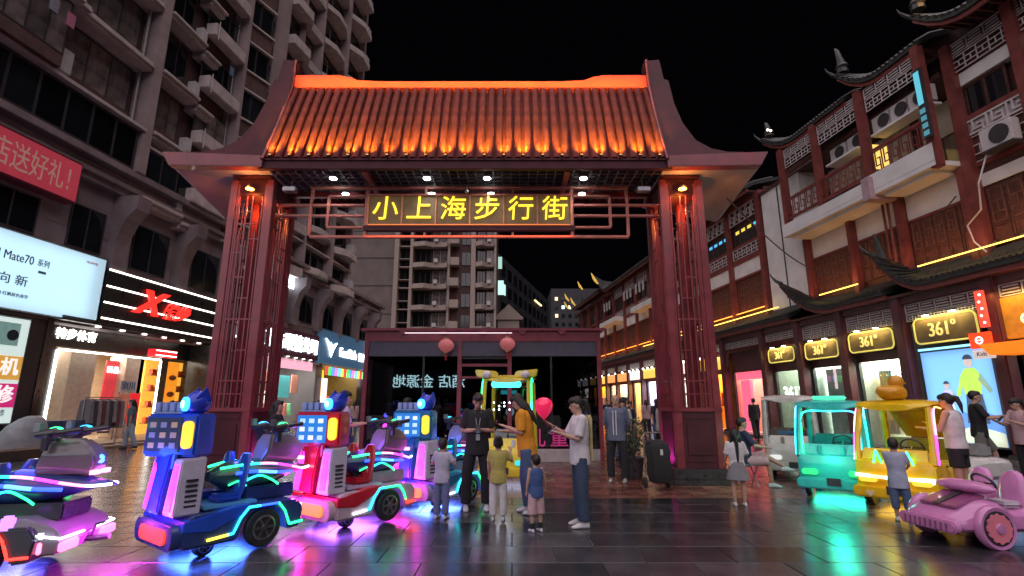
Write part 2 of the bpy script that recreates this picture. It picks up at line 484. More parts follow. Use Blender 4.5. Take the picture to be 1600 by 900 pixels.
# ridge
q = MB()
ridge = [(-4.32, 8.98), (4.32, 8.98), (4.32, 9.33), (3.2, 9.33), (2.98, 9.28), (2.75, 9.19), (2.2, 9.16), (-2.2, 9.16), (-2.75, 9.19), (-2.98, 9.28), (-3.2, 9.33), (-4.32, 9.33)]
q.prism(ridge, .48, .72, 'y')
q.build('ridge', m_ridge, gate, bevel=.01)
a = lamp('AREA', 'ridge_light', (0, .10, 9.02), 45, (1, .22, .02), gate, 8.2, sy=.05); aim(a, (0, 1, .25)); a.data.spread = R(70)
# gable fins sweeping outwards + wings
for s in (-1, 1):
    pl = [(4.28, -.42, 6.50), (4.27, .10, 7.75), (4.26, .55, 8.98), (4.24, .6, 9.74), (4.62, .62, 9.79), (4.69, .6, 9.24), (4.80, .6, 9.20), (4.83, .4, 8.45), (4.92, .2, 7.83), (5.09, -.05, 7.26), (5.36, -.2, 6.98), (5.66, -.3, 6.85), (6.0, -.38, 6.80), (6.0, -.42, 6.62), (4.6, -.42, 6.52)]
    q = MB(); n_ = len(pl)
    fr = [(x * s, y - .10, z) for x, y, z in pl]; bk = [(x * s, y + .22, z) for x, y, z in pl]
    q.add(fr + bk, [tuple(range(n_)), tuple(range(n_, 2 * n_))[::-1]] + [(i, (i + 1) % n_, n_ + (i + 1) % n_, n_ + i) for i in range(n_)])
    q.build('gable_fin', m_maroond, gate, bevel=.015)
    # raised lit rim beside the tiles
    q = MB(); q.tube([(4.30 * s, -.55, 6.60), (4.30 * s, -.02, 7.75), (4.29 * s, .42, 8.98), (4.27 * s, .46, 9.72)], .035, 6); q.build('rim', m_maroon, gate)
    # wing: fascia + pale soffit sloping to the rear
    q = MB()
    q.hexa([(4.3 * s, -.52, 6.44), (6.28 * s, -.52, 6.47), (6.28 * s, -.30, 6.47), (4.3 * s, -.30, 6.44), (4.3 * s, -.52, 6.70), (6.47 * s, -.52, 6.79), (6.47 * s, -.30, 6.79), (4.3 * s, -.30, 6.72)])
    q.build('wing_fascia', m_maroon, gate, bevel=.012)
    q = MB()
    q.hexa([(4.3 * s, -.33, 6.50), (6.30 * s, -.33, 6.53), (6.15 * s, 1.75, 6.02), (4.3 * s, 1.75, 6.40), (4.3 * s, -.33, 6.56), (6.42 * s, -.33, 6.62), (6.27 * s, 1.75, 6.12), (4.3 * s, 1.75, 6.50)])
    q.build('wing_soffit', m_soffit, gate)
    q = MB()
    q.hexa([(4.3 * s, -.30, 6.60), (6.40 * s, -.30, 6.70), (6.2 * s, 1.6, 6.2), (4.3 * s, 1.6, 6.6), (4.3 * s, .4, 7.4), (5.0 * s, .3, 7.2), (5.0 * s, .8, 7.2), (4.3 * s, .8, 7.4)])
    q.build('wing_top', m_maroond, gate)

# name board and its frame
yb = .30; T_ = .055
m_frame = mat('frame_red', (.50, .15, .11), .4, noise=.15, scale=4)
def hb(x0, x1, z, t=T_, y=yb, nm='frame_bar', mm=None): 
    q = MB(); q.box(x0, x1, y, y + .09, z - t / 2, z + t / 2); return q.build(nm, mm or m_frame, gate, bevel=.004)
def vb(x, z0, z1, t=T_, y=yb, nm='frame_bar'):
    q = MB(); q.box(x - t / 2, x + t / 2, y + .003, y + .087, z0, z1); return q.build(nm, m_frame, gate, bevel=.004)
hb(-3.56, 3.63, 6.32); hb(-3.50, 3.60, 5.16)
for s in (-1, 1):
    c = .035
    vb(s * 3.56 + c, 5.187, 6.292); vb(s * 3.17 + c, 5.40, 6.10); vb(s * 2.31 + c, 5.187, 6.292, .07)
    for z in (5.99 + .13, 5.38):
        a0, a1 = sorted((s * 3.17 + c, s * 2.36 + c)); hb(a0, a1, z, .045)
    for z in (5.91, 5.66):
        a0, a1 = sorted((s * 4.30, s * 2.36 + c)); hb(a0, a1, z, .05, yb + .015)
    for x in (.98, ):
        vb(s * x + c, 5.187, 5.26, .05); vb(s * x + c, 6.15, 6.292, .05)
q = MB(); q.box(-2.23, 2.33, yb + .02, yb + .08, 5.44, 6.12)
board = q.build('name_board', mat('board_brown', (.16, .10, .04), .45, noise=.25, scale=3, emit=(.5, .28, .04), es=.07), gate)  # faint board emission stands in for the light of the letters
q = MB(); q.box(-2.30, 2.40, yb - .03, yb + .10, 5.29, 5.41); q.build('board_tray', m_maroond, gate, bevel=.004)
hb(-2.27, 2.37, 6.14, .04, yb - .02); hb(-2.27, 2.37, 5.43, .04, yb - .02, mm=None)
q = MB(); q.box(-2.2, 2.3, yb - .05, yb - .028, 5.412, 5.43); q.build('tray_light', glow('tray_led', (1, .25, .04), .8), gate)
lamp('AREA', 'tray_glow', (.05, yb - .07, 5.22), 9, (1, .22, .03), gate, 4.6, sy=.05).rotation_euler = (0, 0, 0)
for k in range(7):
    x = -2.23 + .76 * k; q = MB(); q.box(x - .018, x + .018, yb - .012, yb + .018, 5.45, 6.12); q.build('board_divider', mat('divider_orange', (.75, .25, .10), .4), gate)
for k, ch in enumerate('小上海步行街'):
    text(ch, .60, .035, g_signY, 'letter', board, (-1.85 + .76 * k, yb - .005, 5.785), shear=.06)
# security camera and cable on the beam
q = MB(); q.tube([(-.02, .28, 6.36), (-.02, .28, 6.22)], .018, 8); q.ball((-.02, .24, 6.20), .05, 10, 7); q.build('beam_camera', m_steel, gate)
for s in (-1, 1):
    q = MB(); q.box(s * 3.9 - .14, s * 3.9 + .14, -.05, .12, 6.10, 6.20); q.tube([(s * 3.9, .1, 6.2), (s * 3.9, .1, 6.42)], .02, 6); q.build('flood_lamp', m_steel, gate, bevel=.01)

# ------------------------------------------------------------------ glass pavilion behind the gate
m_pavg = glass('pavilion_glass', (.75, .8, .9), .22)
pav = thing('glass_pavilion', 'low dark glass pavilion with maroon roof beam standing behind the gate', 'pavilion', (-.85, 15.0, 0))
m_plum = mat('plum_paint', (.30, .055, .085), .4, noise=.15); m_slate = mat('slate_band', (.10, .10, .15), .45, noise=.12)
W = 3.42
q = MB(); q.box(-W, W, -.05, 5, 3.30, 3.60); q.build('roof_beam', m_plum, pav, bevel=.01)
q = MB(); q.box(-W - .12, W + .12, -.15, 5.1, 3.60, 3.68); q.build('roof_cap', m_plum, pav, bevel=.01)
for x in (-2.3, -1.15, 0.0, 1.15, 2.3):
    q = MB(); q.prism([(x - .12, 3.60), (x + .12, 3.60), (x + .05, 3.50), (x - .05, 3.50)], -.14, -.052); q.build('bracket', m_plum, pav)
q = MB(); q.box(-W + .1, W - .1, -.02, .02, 2.88, 3.30); q.build('fascia_band', m_slate, pav)
q = MB(); q.box(-W + .1, W - .1, .05, 4.8, 2.80, 2.88); q.build('ceiling', m_dark, pav)
q = MB(); q.box(-W + .1, W - .1, 4.7, 4.8, 0, 2.88); q.build('back_wall', m_dark, pav)
q = MB(); q.box(-W, W, .05, 4.8, .0, .08); q.build('floor_slab', m_granite, pav)
for x in (-W, -1.72, -.72, .72, 1.95, W - .12):
    q = MB(); t = .12 if abs(x) > 3 or abs(x) < .8 else .05
    q.box(x, x + t, -.06, .06, 0, 2.88 if t < .1 else 3.30); q.build('post', m_plum if t > .1 else m_dark, pav, bevel=.006)
q = MB(); q.box(-.60, .72, -.04, .04, 2.58, 2.66); q.build('door_head', m_plum, pav)
q = MB(); q.box(-.60, .72, -.04, .04, 2.24, 2.30); q.build('door_head', m_plum, pav)
gl = [(-W + .12, -1.72), (-1.67, -.72), (-.60, .06), (.06, .72), (.84, 1.95), (2.0, W - .12)]
for a, c in gl:
    q = MB(); q.box(a + .005, c - .005, -.008, .008, .30, 2.86 if not -.7 < a < .5 else 2.22); q.build('glass_pane', m_pavg, pav)
    q = MB(); q.box(a, c, -.05, .05, 0.0, .30); q.build('sill', mat('pale_sill', (.5, .45, .47), .6), pav)
q = MB(); q.box(-2.25, .85, -.165, -.15, 3.525, 3.543); q.build('tube_light', glow('tube_white', (1, .85, .92), 1.6), pav)
q = MB(); q.box(-3.2, 3.2, 4.45, 4.65, 0, 1.0); q.box(-3, -2, 4.2, 4.6, 0, 1.8); q.build('inside_counter', m_slate, pav)
lamp('AREA', 'inside_fill', (.4, 2.0, 2.75), 16, (1, .85, .8), pav, 4.5, rot=(0, 0, 0), sy=.3)  # added fill lamp, lifts the dark interior behind the glass
# pink standing characters in front of the glass
kid = thing('pink_letter_sign', 'pink standing characters on a pale plinth in front of the dark glass', 'sign', (.95, 14.62, 0))
q = MB(); q.box(-.62, .95, -.12, .12, 0, .33); q.build('plinth', mat('pale_plinth', (.55, .5, .53), .5), kid, bevel=.01)
g_pink = glow('pink_letters', (.85, .03, .30), .28)
for k, ch in enumerate('儿童'):
    text(ch, .52, .09, g_pink, 'letter', kid, (-.28 + .62 * k, -.02, .60))
# lanterns
def lantern(loc, label, group='pink lanterns on the pavilion beam'):
    t = thing('lantern', label, 'lantern', loc, 0, group)
    lm = mat('pink_silk', (.62, .20, .22), .55, noise=.1, emit=(.9, .22, .22), es=.22)
    prof = [(.05, -.19), (.13, -.15), (.20, -.07), (.22, 0), (.20, .07), (.13, .15), (.05, .19)]
    N = 20; q = MB(); rings = []
    for r, z in prof: rings.append([(math.cos(2 * math.pi * k / N) * r * (1 + .06 * (k % 2)), math.sin(2 * math.pi * k / N) * r * (1 + .06 * (k % 2)), z) for k in range(N)])
    q.loft(rings); q.build('shade', lm, t, smooth=True)
    q = MB(); q.lathe([(.07, .19), (.07, .225)], (0, 0, 0), 12); q.lathe([(.07, -.225), (.07, -.19)], (0, 0, 0), 12); q.build('cap', mat('gold_cap', (.6, .42, .2), .4, metal=.6), t)
    q = MB(); q.tube([(0, 0, .22), (0, 0, .34)], .006, 5); q.build('cord', m_dark, t)
    q = MB(); q.lathe([(.012, -.225), (.03, -.27), (.035, -.42)], (0, 0, 0), 8); q.build('tassel', mat('red_tassel', (.45, .03, .04), .7), t)
    return t
lantern((-.85 - 1.03, 14.72, 3.16), 'pink lantern hanging left of the pavilion door from the maroon beam')
lantern((-.85 + .72, 14.72, 3.20), 'pink lantern hanging right of the pavilion door from the maroon beam')
# ------------------------------------------------------------------ left side: apartment block over shops
TH_L = math.atan2(1, .097)
LX0 = -17.43
def fr(label, name, cat, org, th, group=None): return thing(name, label, cat, org, th, group)
class FB(MB):   # box with "o" = distance out of the facade (towards local -y)
    def fb(s, s0, s1, o0, o1, z0, z1): return s.box(s0, s1, -o1, -o0, z0, z1)
m_tower = mat('tower_render', (.42, .33, .33), .75, noise=.14, scale=1.1, bump=.1)
m_towerd = mat('tower_brown_tile', (.12, .065, .06), .7, noise=.2, scale=3, bump=.1)
m_ledge = mat('ledge_cream', (.62, .54, .52), .7, noise=.16, scale=2.2, bump=.08)
m_clad = mat('stone_cladding', (.25, .20, .21), .7, noise=.18, scale=1.4, bump=.12, rnd=.08)
m_fr = mat('window_frame_dark', (.05, .045, .05), .45)
m_frw = mat('window_frame_pale', (.40, .38, .38), .5)
m_wg = mat('dark_window_glass', (.012, .014, .018), .06, noise=.3, scale=1.3, spec=.8, rnd=.5)
m_wgc = mat('curtained_glass', (.17, .14, .135), .12, noise=.4, scale=2.2, spec=.7, rnd=.3)
m_acw = mat('ac_white', (.62, .60, .60), .5, noise=.08)

_pane = {}
def window(par, s0, s1, z0, z1, o, n=3, frm=None, gm=None, t=.05, split=False, lit=None):
    b = FB()
    b.fb(s0, s1, o, o + .06, z0, z0 + t); b.fb(s0, s1, o, o + .06, z1 - t, z1)
    for k in range(n + 1):
        s = s0 + (s1 - s0 - t) * k / n; b.fb(s, s + t, o + .003, o + .057, z0 + t, z1 - t)
    if split: z = z0 + (z1 - z0) * .7; b.fb(s0 + t, s1 - t, o + .006, o + .054, z, z + t * .8)
    w_ = b.build('window', frm or m_fr, par)
    for k in range(n):
        a = s0 + (s1 - s0 - t) * k / n + t; c = s0 + (s1 - s0 - t) * (k + 1) / n
        key = (round(c - a, 2), round(z1 - z0, 2), (gm or m_wg).name if not lit else lit.name)
        if key not in _pane:
            q = MB(); q.box(0, c - a, -.01, .01, t, z1 - z0 - t)
            _pane[key] = q.mesh('pane', lit or gm or (m_wg))
        me = _pane[key]
        p = bpy.data.objects.new('pane', me); COL.objects.link(p); p.parent = w_; p.location = (a, -(o + .03), z0)
    return w_

apt = thing('apartment_building', 'tall pinkish grey apartment block over shops on the left with ledges and bay windows', 'building', (LX0, 0, 0), TH_L)
# walls (solid, set back)
b = FB(); b.fb(5, 48.6, -9, -.02, 4.3, 10.6); b.build('podium_wall', m_clad, apt)
for (a, c) in ((5, 17.6), (27.2, 30.2), (37.0, 38.0), (44.6, 48.6)):
    b = FB(); b.fb(a, c, -4, -.02, 0, 4.3); b.build('ground_wall', mat('shop_dark_wall', (.035, .03, .035), .5, noise=.2), apt)
b = FB(); b.fb(5, 41, -12, -.25, 10.6, 46); b.build('tower_wall', m_towerd, apt)
# cladding slabs of the podium
for k in range(18):
    s = 8 + k * 2.4
    if s > 48: break
    for j, (z0, z1) in enumerate(((6.6, 7.65), (7.67, 8.72), (8.74, 9.5))):
        if s > 30 and j < 1: pass
        b = FB(); b.fb(s + .012, min(s + 2.388, 48.6), -.02, .0 + .012 * ((k + j) % 2), z0, z1); b.build('cladding_panel', m_clad, apt)
b = FB()
b.fb(5, 48.8, 0, .28, 9.52, 9.78); b.fb(5, 48.8, 0, .42, 9.78, 9.98); b.fb(5, 48.8, 0, .16, 9.98, 10.3); b.fb(5, 48.9, 0, .60, 10.3, 10.5); b.fb(5, 48.9, 0, .5, 10.5, 10.62)
b.build('cornice', m_clad, apt, bevel=.015)
s = 19.4
k = 0
while s < 48.4:
    b = FB(); pr = [(-.012, 6.5), (-.34, 6.5), (-.34, 7.6), (-.40, 8.0), (-.62, 8.55), (-.98, 8.95), (-1.02, 9.5), (-.012, 9.5)]
    b.prism(pr, s - .33, s + .33, 'x'); b.build('corbel', m_clad, apt)
    k += 1; s += 3.4
window(apt, 14.6, 16.3, 6.98, 8.25, .015, 2, m_fr)
window(apt, 17.4, 18.8, 6.98, 8.6, .015, 2, m_fr)
s = 19.4
while s < 46:
    window(apt, s + .75, s + 2.65, 6.85, 8.75, .015, 2, m_fr)
    s += 3.4
b = FB(); b.fb(15.9, 17.2, 0, .02, 10.62, 10.63)
# dark glazed strip above the podium
window(apt, 13.2, 19.2, 10.65, 12.35, .35, 6, m_fr, t=.09)
b = FB(); b.fb(13.1, 19.35, -.25, .62, 12.38, 12.52); b.build('ledge', m_ledge, apt, bevel=.01)
window(apt, 19.7, 27.2, 10.65, 11.9, .30, 8, m_fr, t=.07)
b = FB(); b.fb(19.4, 41, -.25, .40, 11.95, 12.06); b.build('ledge', m_ledge, apt)

FH = 2.92
floors = [12.5 + FH * k for k in range(-1, 10)]
def vis(s, z): return z < 2.2 + s * 1.02
# pilasters
for (a, c, o) in ((12.2, 12.7, .5), (19.25, 19.72, .55), (24.72, 25.02, .55), (27.45, 28.9, .35), (32.9, 33.15, .5), (36.9, 37.3, .5), (40.6, 41.0, .3)):
    b = FB(); b.fb(a, c, -.25, o, 10.62, 46)
    b.build('pilaster', m_tower, apt, bevel=.02)
rl_ = random.Random(3)
for z in floors:
    # A: big moulded ledge + window, brown spandrel, white box
    if vis(17, z) and z > 12:
        for (a, c, o) in ((12.9, 15.6, .95), (15.6, 16.05, .75), (16.05, 19.2, .55)):
            b = FB()
            b.fb(a, c, -.25, o, z + FH - .34, z + FH - .22); b.fb(a, c, -.25, o + .10, z + FH - .22, z + FH - .10); b.fb(a, c, -.25, o + .04, z + FH - .10, z + FH + .04)
            b.build('ledge', m_ledge, apt, bevel=.02)
        b = FB(); b.fb(12.8, 15.4, -.2, .8, z + .04, z + .5); b.build('balcony_wall', m_towerd, apt)
        window(apt, 12.8, 15.4, z + .5, z + 2.5, .75, 4, m_fr, gm=m_wgc)
        window(apt, 16.1, 19.0, z + .62, z + 2.5, -.20, 3, m_fr, gm=m_wgc if rl_.random() < .5 else m_wg)
        b = FB(); b.fb(16.0, 19.1, -.24, -.05, z + .04, z + .60); b.build('spandrel', m_towerd, apt)
        b = FB(); b.fb(15.55, 16.0, .0, .55, z + .15, z + 1.0); b.build('air_conditioner', m_acw, apt, bevel=.02)
    # B/C between first two pilasters
    if vis(22, z):
        b = FB(); b.fb(19.75, 22.0, -.25, .50, z - .14, z + .02); b.fb(19.75, 22.0, -.25, .62, z + .02, z + .20); b.build('ledge', m_ledge, apt, bevel=.04)
        b = FB(); b.fb(22.0, 23.1, -.25, .42, z - .42, z - .24); b.fb(22.0, 23.1, -.25, .56, z - .24, z - .06); b.build('ledge', m_ledge, apt, bevel=.04)
        window(apt, 19.8, 21.7, z + .75, z + 2.6, -.18, 3, m_fr, gm=m_wgc if rl_.random() < .4 else m_wg)
        b = FB(); b.fb(19.8, 21.7, -.24, -.02, z + .2, z + .72); b.build('spandrel', m_towerd, apt)
        b = FB(); b.fb(22.2, 24.6, .15, .72, z + .95, z + 1.62); b.build('balcony_parapet', m_ledge, apt, bevel=.03)
        window(apt, 22.3, 24.6, z + 1.66, z + 3.2, .10, 3, m_frw if rl_.random() < .3 else m_fr, gm=m_wgc if rl_.random() < .5 else m_wg)
        b = FB(); b.fb(21.75, 22.1, .0, .4, z + .35, z + 1.0); b.build('air_conditioner', m_acw, apt, bevel=.02)
        if rl_.random() < .5:
            b = FB(); b.tube([(22.3, -.8, z + 1.7), (22.3, -.8, z + .7)], .025, 5); b.build('drain_pipe', m_acw, apt)
    # D: V bays
    if vis(26, z):
        for (zz, hh) in ((z, .10), (z + 1.15, .10)):
            b = FB(); b.prism([(25.05, .25), (27.42, .25), (27.42, -.35), (26.75, -.85), (25.05, -.30)], zz, zz + hh, 'z'); b.build('ledge', m_ledge, apt)
        b = FB(); b.prism([(25.1, .25), (27.4, .25), (27.4, -.25), (26.72, -.72), (25.1, -.2)], z + .1, z + 1.15, 'z'); b.build('spandrel', m_towerd, apt)
        b = FB(); b.prism([(25.12, .2), (27.38, .2), (27.38, -.18), (26.7, -.62), (25.12, -.12)], z + 1.25, z + FH, 'z'); bw = b.build('window', m_wgc if rl_.random() < .3 else m_wg, apt)
        b = FB()
        for (px_, py_) in ((25.12, -.12), (25.9, -.39), (26.7, -.62), (27.2, -.34)): b.box(px_ - .03, px_ + .03, py_ - .04, py_ + .02, z + 1.25, z + FH)
        b.build('mullion', m_fr, bw)
    # E: zigzag balconies
    if vis(33, z):
        b = FB(); b.prism([(28.95, .2), (28.95, -.75), (30.6, -.95), (31.3, -.45), (32.9, -.55), (32.9, .2)], z - .12, z + .55, 'z'); b.build('balcony_parapet', m_ledge, apt, bevel=.02)
        window(apt, 29.0, 30.7, z + .6, z + 2.6, -.1, 2, m_fr)
        window(apt, 30.9, 32.8, z + .6, z + 2.6, -.2, 3, m_fr, gm=m_wgc)
        b = FB(); b.fb(30.7, 30.82, -.2, .35, z + .55, z + FH - .1); b.build('fin_wall', m_tower, apt)
        b = FB(); b.prism([(33.2, .2), (33.2, -.35), (34.4, -.85), (35.8, -.85), (36.85, -.4), (36.85, .2)], z + .5, z + .95, 'z'); b.build('balcony_parapet', m_ledge, apt, bevel=.02)
        window(apt, 33.2, 34.9, z + 1.0, z + 2.9, -.1, 2, m_frw)
        window(apt, 35.0, 36.8, z + 1.0, z + 2.9, -.1, 2, m_fr)
        b = FB(); b.prism([(37.35, .2), (37.35, -.4), (38.6, -1.1), (40.4, -1.0), (40.55, .2)], z + .1, z + .62, 'z'); b.build('balcony_parapet', m_ledge, apt, bevel=.02)
        window(apt, 37.4, 40.4, z + .7, z + 2.6, -.1, 3, m_fr)
        b = FB(); b.fb(40.2, 40.9, .1, .7, z + .9, z + 1.6); b.build('air_conditioner', m_acw, apt, bevel=.02)

# washing and pipes on the tower front
for (s, z, c_) in ((15.2, 13.9, (.55, .2, .3)), (14.6, 14.0, (.3, .3, .34)), (23.2, 17.6, (.12, .2, .3)), (30.2, 19.4, (.4, .36, .3)), (31.9, 22.3, (.1, .1, .12)), (33.9, 16.9, (.5, .48, .45))):
    b = FB(); b.fb(s - .16, s + .16, 1.02, 1.08, z, z + .55); b.build('washing', mat('wash_%.1f' % s, c_, .9, bump=.4), apt, bevel=.03)
for s in (19.05, 24.55, 27.35, 37.0):
    b = FB(); b.tube([(s, -.12, 10.7), (s, -.12, 40)], .05, 7); b.build('rain_pipe', m_frw, apt)

# ---- sign band and shops (all in the facade frame)
def LS(name, label, cat, s, o, z=0, group=None):
    u = Vector((.097, 1, 0)).normalized(); nrm = Vector((1, -.097, 0)).normalized()
    p = Vector((LX0, 0, 0)) + u * s + nrm * o
    return thing(name, label, cat, (p.x, p.y, z), TH_L, group)
def ltext(body, size, m, name, par, s, o, z, depth=.05, **k):
    return text(body, size, depth, m, name, par, (s, -o, z), (R(90), 0, 0), **k)

# phone billboard
bb = LS('billboard', 'large glowing pale blue phone billboard above the left shops', 'billboard', 15.0, 0, 0)
q = FB(); q.fb(-4.5, 3.95, 0, .26, 4.38, 6.86); q.build('frame', mat('silver_trim', (.45, .5, .52), .3, metal=.6), bb, bevel=.01)
mb_ = mat('billboard_face', (.6, .75, .8), .5, noise=.06, scale=.8, emit=(.50, .78, .95), es=.62)
q = FB(); q.fb(-4.45, 3.9, .262, .275, 4.43, 6.81); q.build('screen', mb_, bb)
m_ink = mat('ink', (.02, .03, .05), .6)
ltext('HUAWEI Mate70', .40, m_ink, 'lettering', bb, .18, .285, 6.05, .012, sx=.78)
ltext('系列', .26, m_ink, 'lettering', bb, 1.62, .285, 6.05, .012, sx=.8)
q = FB(); q.fb(1.5, 1.75, .28, .292, 5.72, 5.80); q.build('badge', m_ink, bb)
ltext('自 然 向 新', .36, m_ink, 'lettering', bb, .25, .285, 5.32, .012, sx=1.15)
ltext('鸿蒙智慧影像·红枫原色美学', .13, m_ink, 'lettering', bb, .55, .285, 4.86, .01)
ltext('HUAWEI', .12, mat('red_ink', (.5, .02, .03), .5), 'lettering', bb, 3.35, .285, 6.55, .01)
lb = lamp('AREA', 'billboard_light', (0, -.5, 5.6), 34, (.6, .85, 1), bb, 7, rot=(R(90), 0, 0), sy=2.2)
# red banner
rb = LS('banner_sign', 'faded red banner box with pale characters under the upper windows', 'sign', 14.0, 0)
q = FB(); q.fb(-3, 3.1, .05, .5, 8.35, 9.85); q.build('box', mat('banner_back', (.16, .02, .04), .5), rb, bevel=.01)
q = FB(); q.fb(-2.95, 3.05, .5, .515, 8.42, 9.78); q.build('face', mat('banner_red', (.55, .08, .10), .5, noise=.15, scale=1, emit=(.6, .05, .09), es=.32), rb)
ltext('到店送好礼！', .98, mat('faded_gold', (.45, .30, .25), .6, emit=(.6, .3, .22), es=.3), 'lettering', rb, 1.35, .52, 9.02, .012, sx=.60)

# sports shop
sp = LS('sports_shop', 'black sports shop front with white light lines and a red slanted mark', 'shop', 19.0, 0)
m_blk = mat('black_panel', (.016, .016, .018), .3, noise=.25, scale=3, spec=.6)
g_line = glow('warm_white_tube', (1, .93, .78), 5)
q = FB(); q.fb(0, 6.5, .02, .34, 4.55, 6.55); q.build('sign_panel', m_blk, sp, bevel=.01)
for z in (4.62, 5.22, 5.84, 6.47):
    q = FB(); q.fb(.02, 6.45, .345, .375, z, z + .055); q.build('light_tube', g_line, sp)
g_red = glow('red_letters', (1, .018, .012), 2.2)
ltext('X', 1.35, g_red, 'letter', sp, 1.95, .42, 5.55, .10, shear=.45, bold=.05, sx=1.15)
ltext('特步', .72, g_red, 'letter', sp, 3.55, .42, 5.38, .10, shear=.45, bold=.03)
q = FB(); q.fb(-1.4, 6.5, -3.5, .34, 4.36, 4.52); q.build('canopy', m_blk, sp)
for k in range(6):
    q = MB(); q.lathe([(.09, 4.34), (.09, 4.358)], (.3 + k * 1.1, -.02, 0), 12); q.build('downlight', glow('shop_down', (1, .93, .82), 9), sp)
# shop room behind
m_int = mat('interior_cream', (.62, .50, .40), .6, noise=.1); m_intd = mat('interior_dark', (.07, .06, .06), .5)
m_intw = mat('interior_white', (.75, .73, .70), .5)
q = FB(); q.fb(-1.6, 8.2, -5.2, -5.0, 0, 4.36); q.build('back_wall', m_int, sp)
q = FB(); q.fb(-1.6, -1.4, -5, .02, 0, 4.5); q.build('side_wall', m_blk, sp)
q = FB(); q.fb(6.3, 6.5, -.8, .34, 0, 4.34); q.build('side_pier', m_blk, sp)
q = FB(); q.fb(-1.6, 8.2, -5, .9, 0, .14); q.fb(-1.6, 8.2, .9, 1.25, 0, .07); q.build('step', mat('tan_step', (.33, .26, .20), .4, noise=.2), sp, bevel=.01)
q = FB(); q.fb(-1.4, 6.3, -.85, -.75, 3.55, 4.36); q.fb(-1.4, -.45, -.85, -.75, .14, 3.55); q.build('front_panel', m_blk, sp)
q = FB(); q.fb(4.55, 5.0, -.85, -.75, .14, 3.55); q.build('front_panel', m_blk, sp)
g_w = glow('door_frame_led', (1, .97, .9), 5)
for (a, c, z0, z1) in ((-.45, -.38, .14, 3.42), (4.45, 4.52, .14, 3.42), (-.38, 4.45, 3.42, 3.49)):
    q = FB(); q.fb(a, c, -.74, -.68, z0, z1); q.build('door_light', g_w, sp)
ltext('特步体育', .42, g_w, 'lettering', sp, .25, -.72, 4.0, .03, bold=.006)
for (a, c) in ((.65, 1.75), (3.2, 3.95)):
    q = FB(); q.fb(a, c, -2.0, -1.2, .14, 3.5); q.build('inner_column', m_int, sp, bevel=.02)
q = FB(); q.fb(1.75, 2.3, -2.3, -2.2, .14, 3.5); q.build('inner_panel', m_intd, sp)
m_post = mat('red_poster', (.6, .05, .06), .5, noise=.25, scale=3, emit=(.8, .06, .08), es=.5)  # emission in place of shop light falling on the print
q = FB(); q.fb(2.6, 3.25, -1.6, -1.55, 1.1, 3.3); q.build('poster', m_post, sp)
for k in range(7): 
    q = FB(); q.fb(2.66, 3.2, -1.54, -1.5, .35 + k * .12, .43 + k * .12); q.build('shelf', m_intw if k % 2 else m_intd, sp)
ltext('新品', .3, g_w, 'lettering', sp, 2.9, -1.5, 2.9, .01)
m_oran = mat('orange_poster', (.85, .35, .03), .5, noise=.3, scale=1.5, emit=(1, .32, .02), es=.8)  # unlit print brightened by its own emission
q = FB(); q.fb(4.98, 5.72, -.84, -.76, .4, 3.4); q.build('poster', m_oran, sp)
for k in range(3):
    q = FB(); q.ball((5.35, .72, 1.2 + k * .75), (.24, .05, .13), 10, 6); q.build('poster_print', mat('brown_print', (.35, .12, .04), .5), sp)
# warm inner room on the right
q = FB(); q.fb(5.75, 8.2, -2.6, -2.5, .14, 3.6); q.build('back_wall', mat('warm_wall', (.85, .5, .12), .5, emit=(1, .48, .06), es=.9), sp)  # wall emission stands in for lamplight on it
for k in range(4):
    q = FB(); q.fb(5.8, 8.1, -2.45, -2.2, .6 + k * .75, .66 + k * .75); q.build('shelf', mat('shelf_wood', (.4, .2, .08), .5), sp)
    for j in range(7):
        q = FB(); a = 5.9 + j * .31; q.fb(a, a + .2, -2.4, -2.22, .66 + k * .75, .9 + k * .75); q.build('goods', mat('goods_%d' % (j % 3), ((.7, .12, .06), (.8, .6, .3), (.25, .12, .06))[j % 3], .5), sp)
q = FB(); q.fb(3.3, 4.6, -.4, -.05, 3.52, 3.84); q.build('small_sign', mat('sign_red', (.5, .02, .03), .4, emit=(1, .02, .03), es=.8), sp)
q = FB(); q.fb(3.35, 4.55, -.04, -.03, 3.56, 3.60); q.fb(3.35, 4.55, -.04, -.03, 3.76, 3.80); q.build('trim', g_w, sp)
ltext('X特步', .17, g_red, 'lettering', sp, 3.95, -.02, 3.68, .012, shear=.3)
lamp('AREA', 'shop_light', (2.2, 2.6, 3.9), 520, (1, .86, .68), sp, 4.5, rot=(0, 0, 0), sy=2)
lamp('AREA', 'canopy_light', (3.0, .3, 4.3), 90, (1, .9, .76), sp, 5.5, rot=(0, 0, 0), sy=.6)
q = FB(); q.fb(0, 4.2, -3.4, -1.9, 4.31, 4.35); q.build('ceiling_panel', glow('ceiling_white', (1, .93, .82), 2.4), sp)

# freestanding stand sign + table + rack inside the door
st = LS('stand_sign', 'white backlit word board above a red notice stand in the sports shop doorway', 'sign', 21.1, -.35)
q = FB(); q.fb(-.02, .74, 0, .06, 2.0, 2.42); q.build('board', m_intw, st)
ltext('京川', .34, mat('blue_ink', (.03, .10, .35), .5), 'lettering', st, .36, .07, 2.22, .012)
q = FB(); q.fb(-.05, .45, 0, .05, .95, 1.9); q.build('panel', mat('tan_notice', (.6, .25, .18), .6, emit=(.6, .15, .08), es=.3), st);  # notice is no lamp, emission brightens the print
q = FB(); q.fb(.55, 1.05, 0, .05, .75, 1.95); q.build('panel', mat('notice_red', (.55, .02, .03), .5, emit=(.9, .02, .03), es=.7), st)  # same for the red notice: brightness put in as emission
q = FB(); 
for x in (0, .5, 1.05): q.fb(x - .02, x + .02, .0, .04, .14, 2.0)
q.build('leg', m_steel, st)

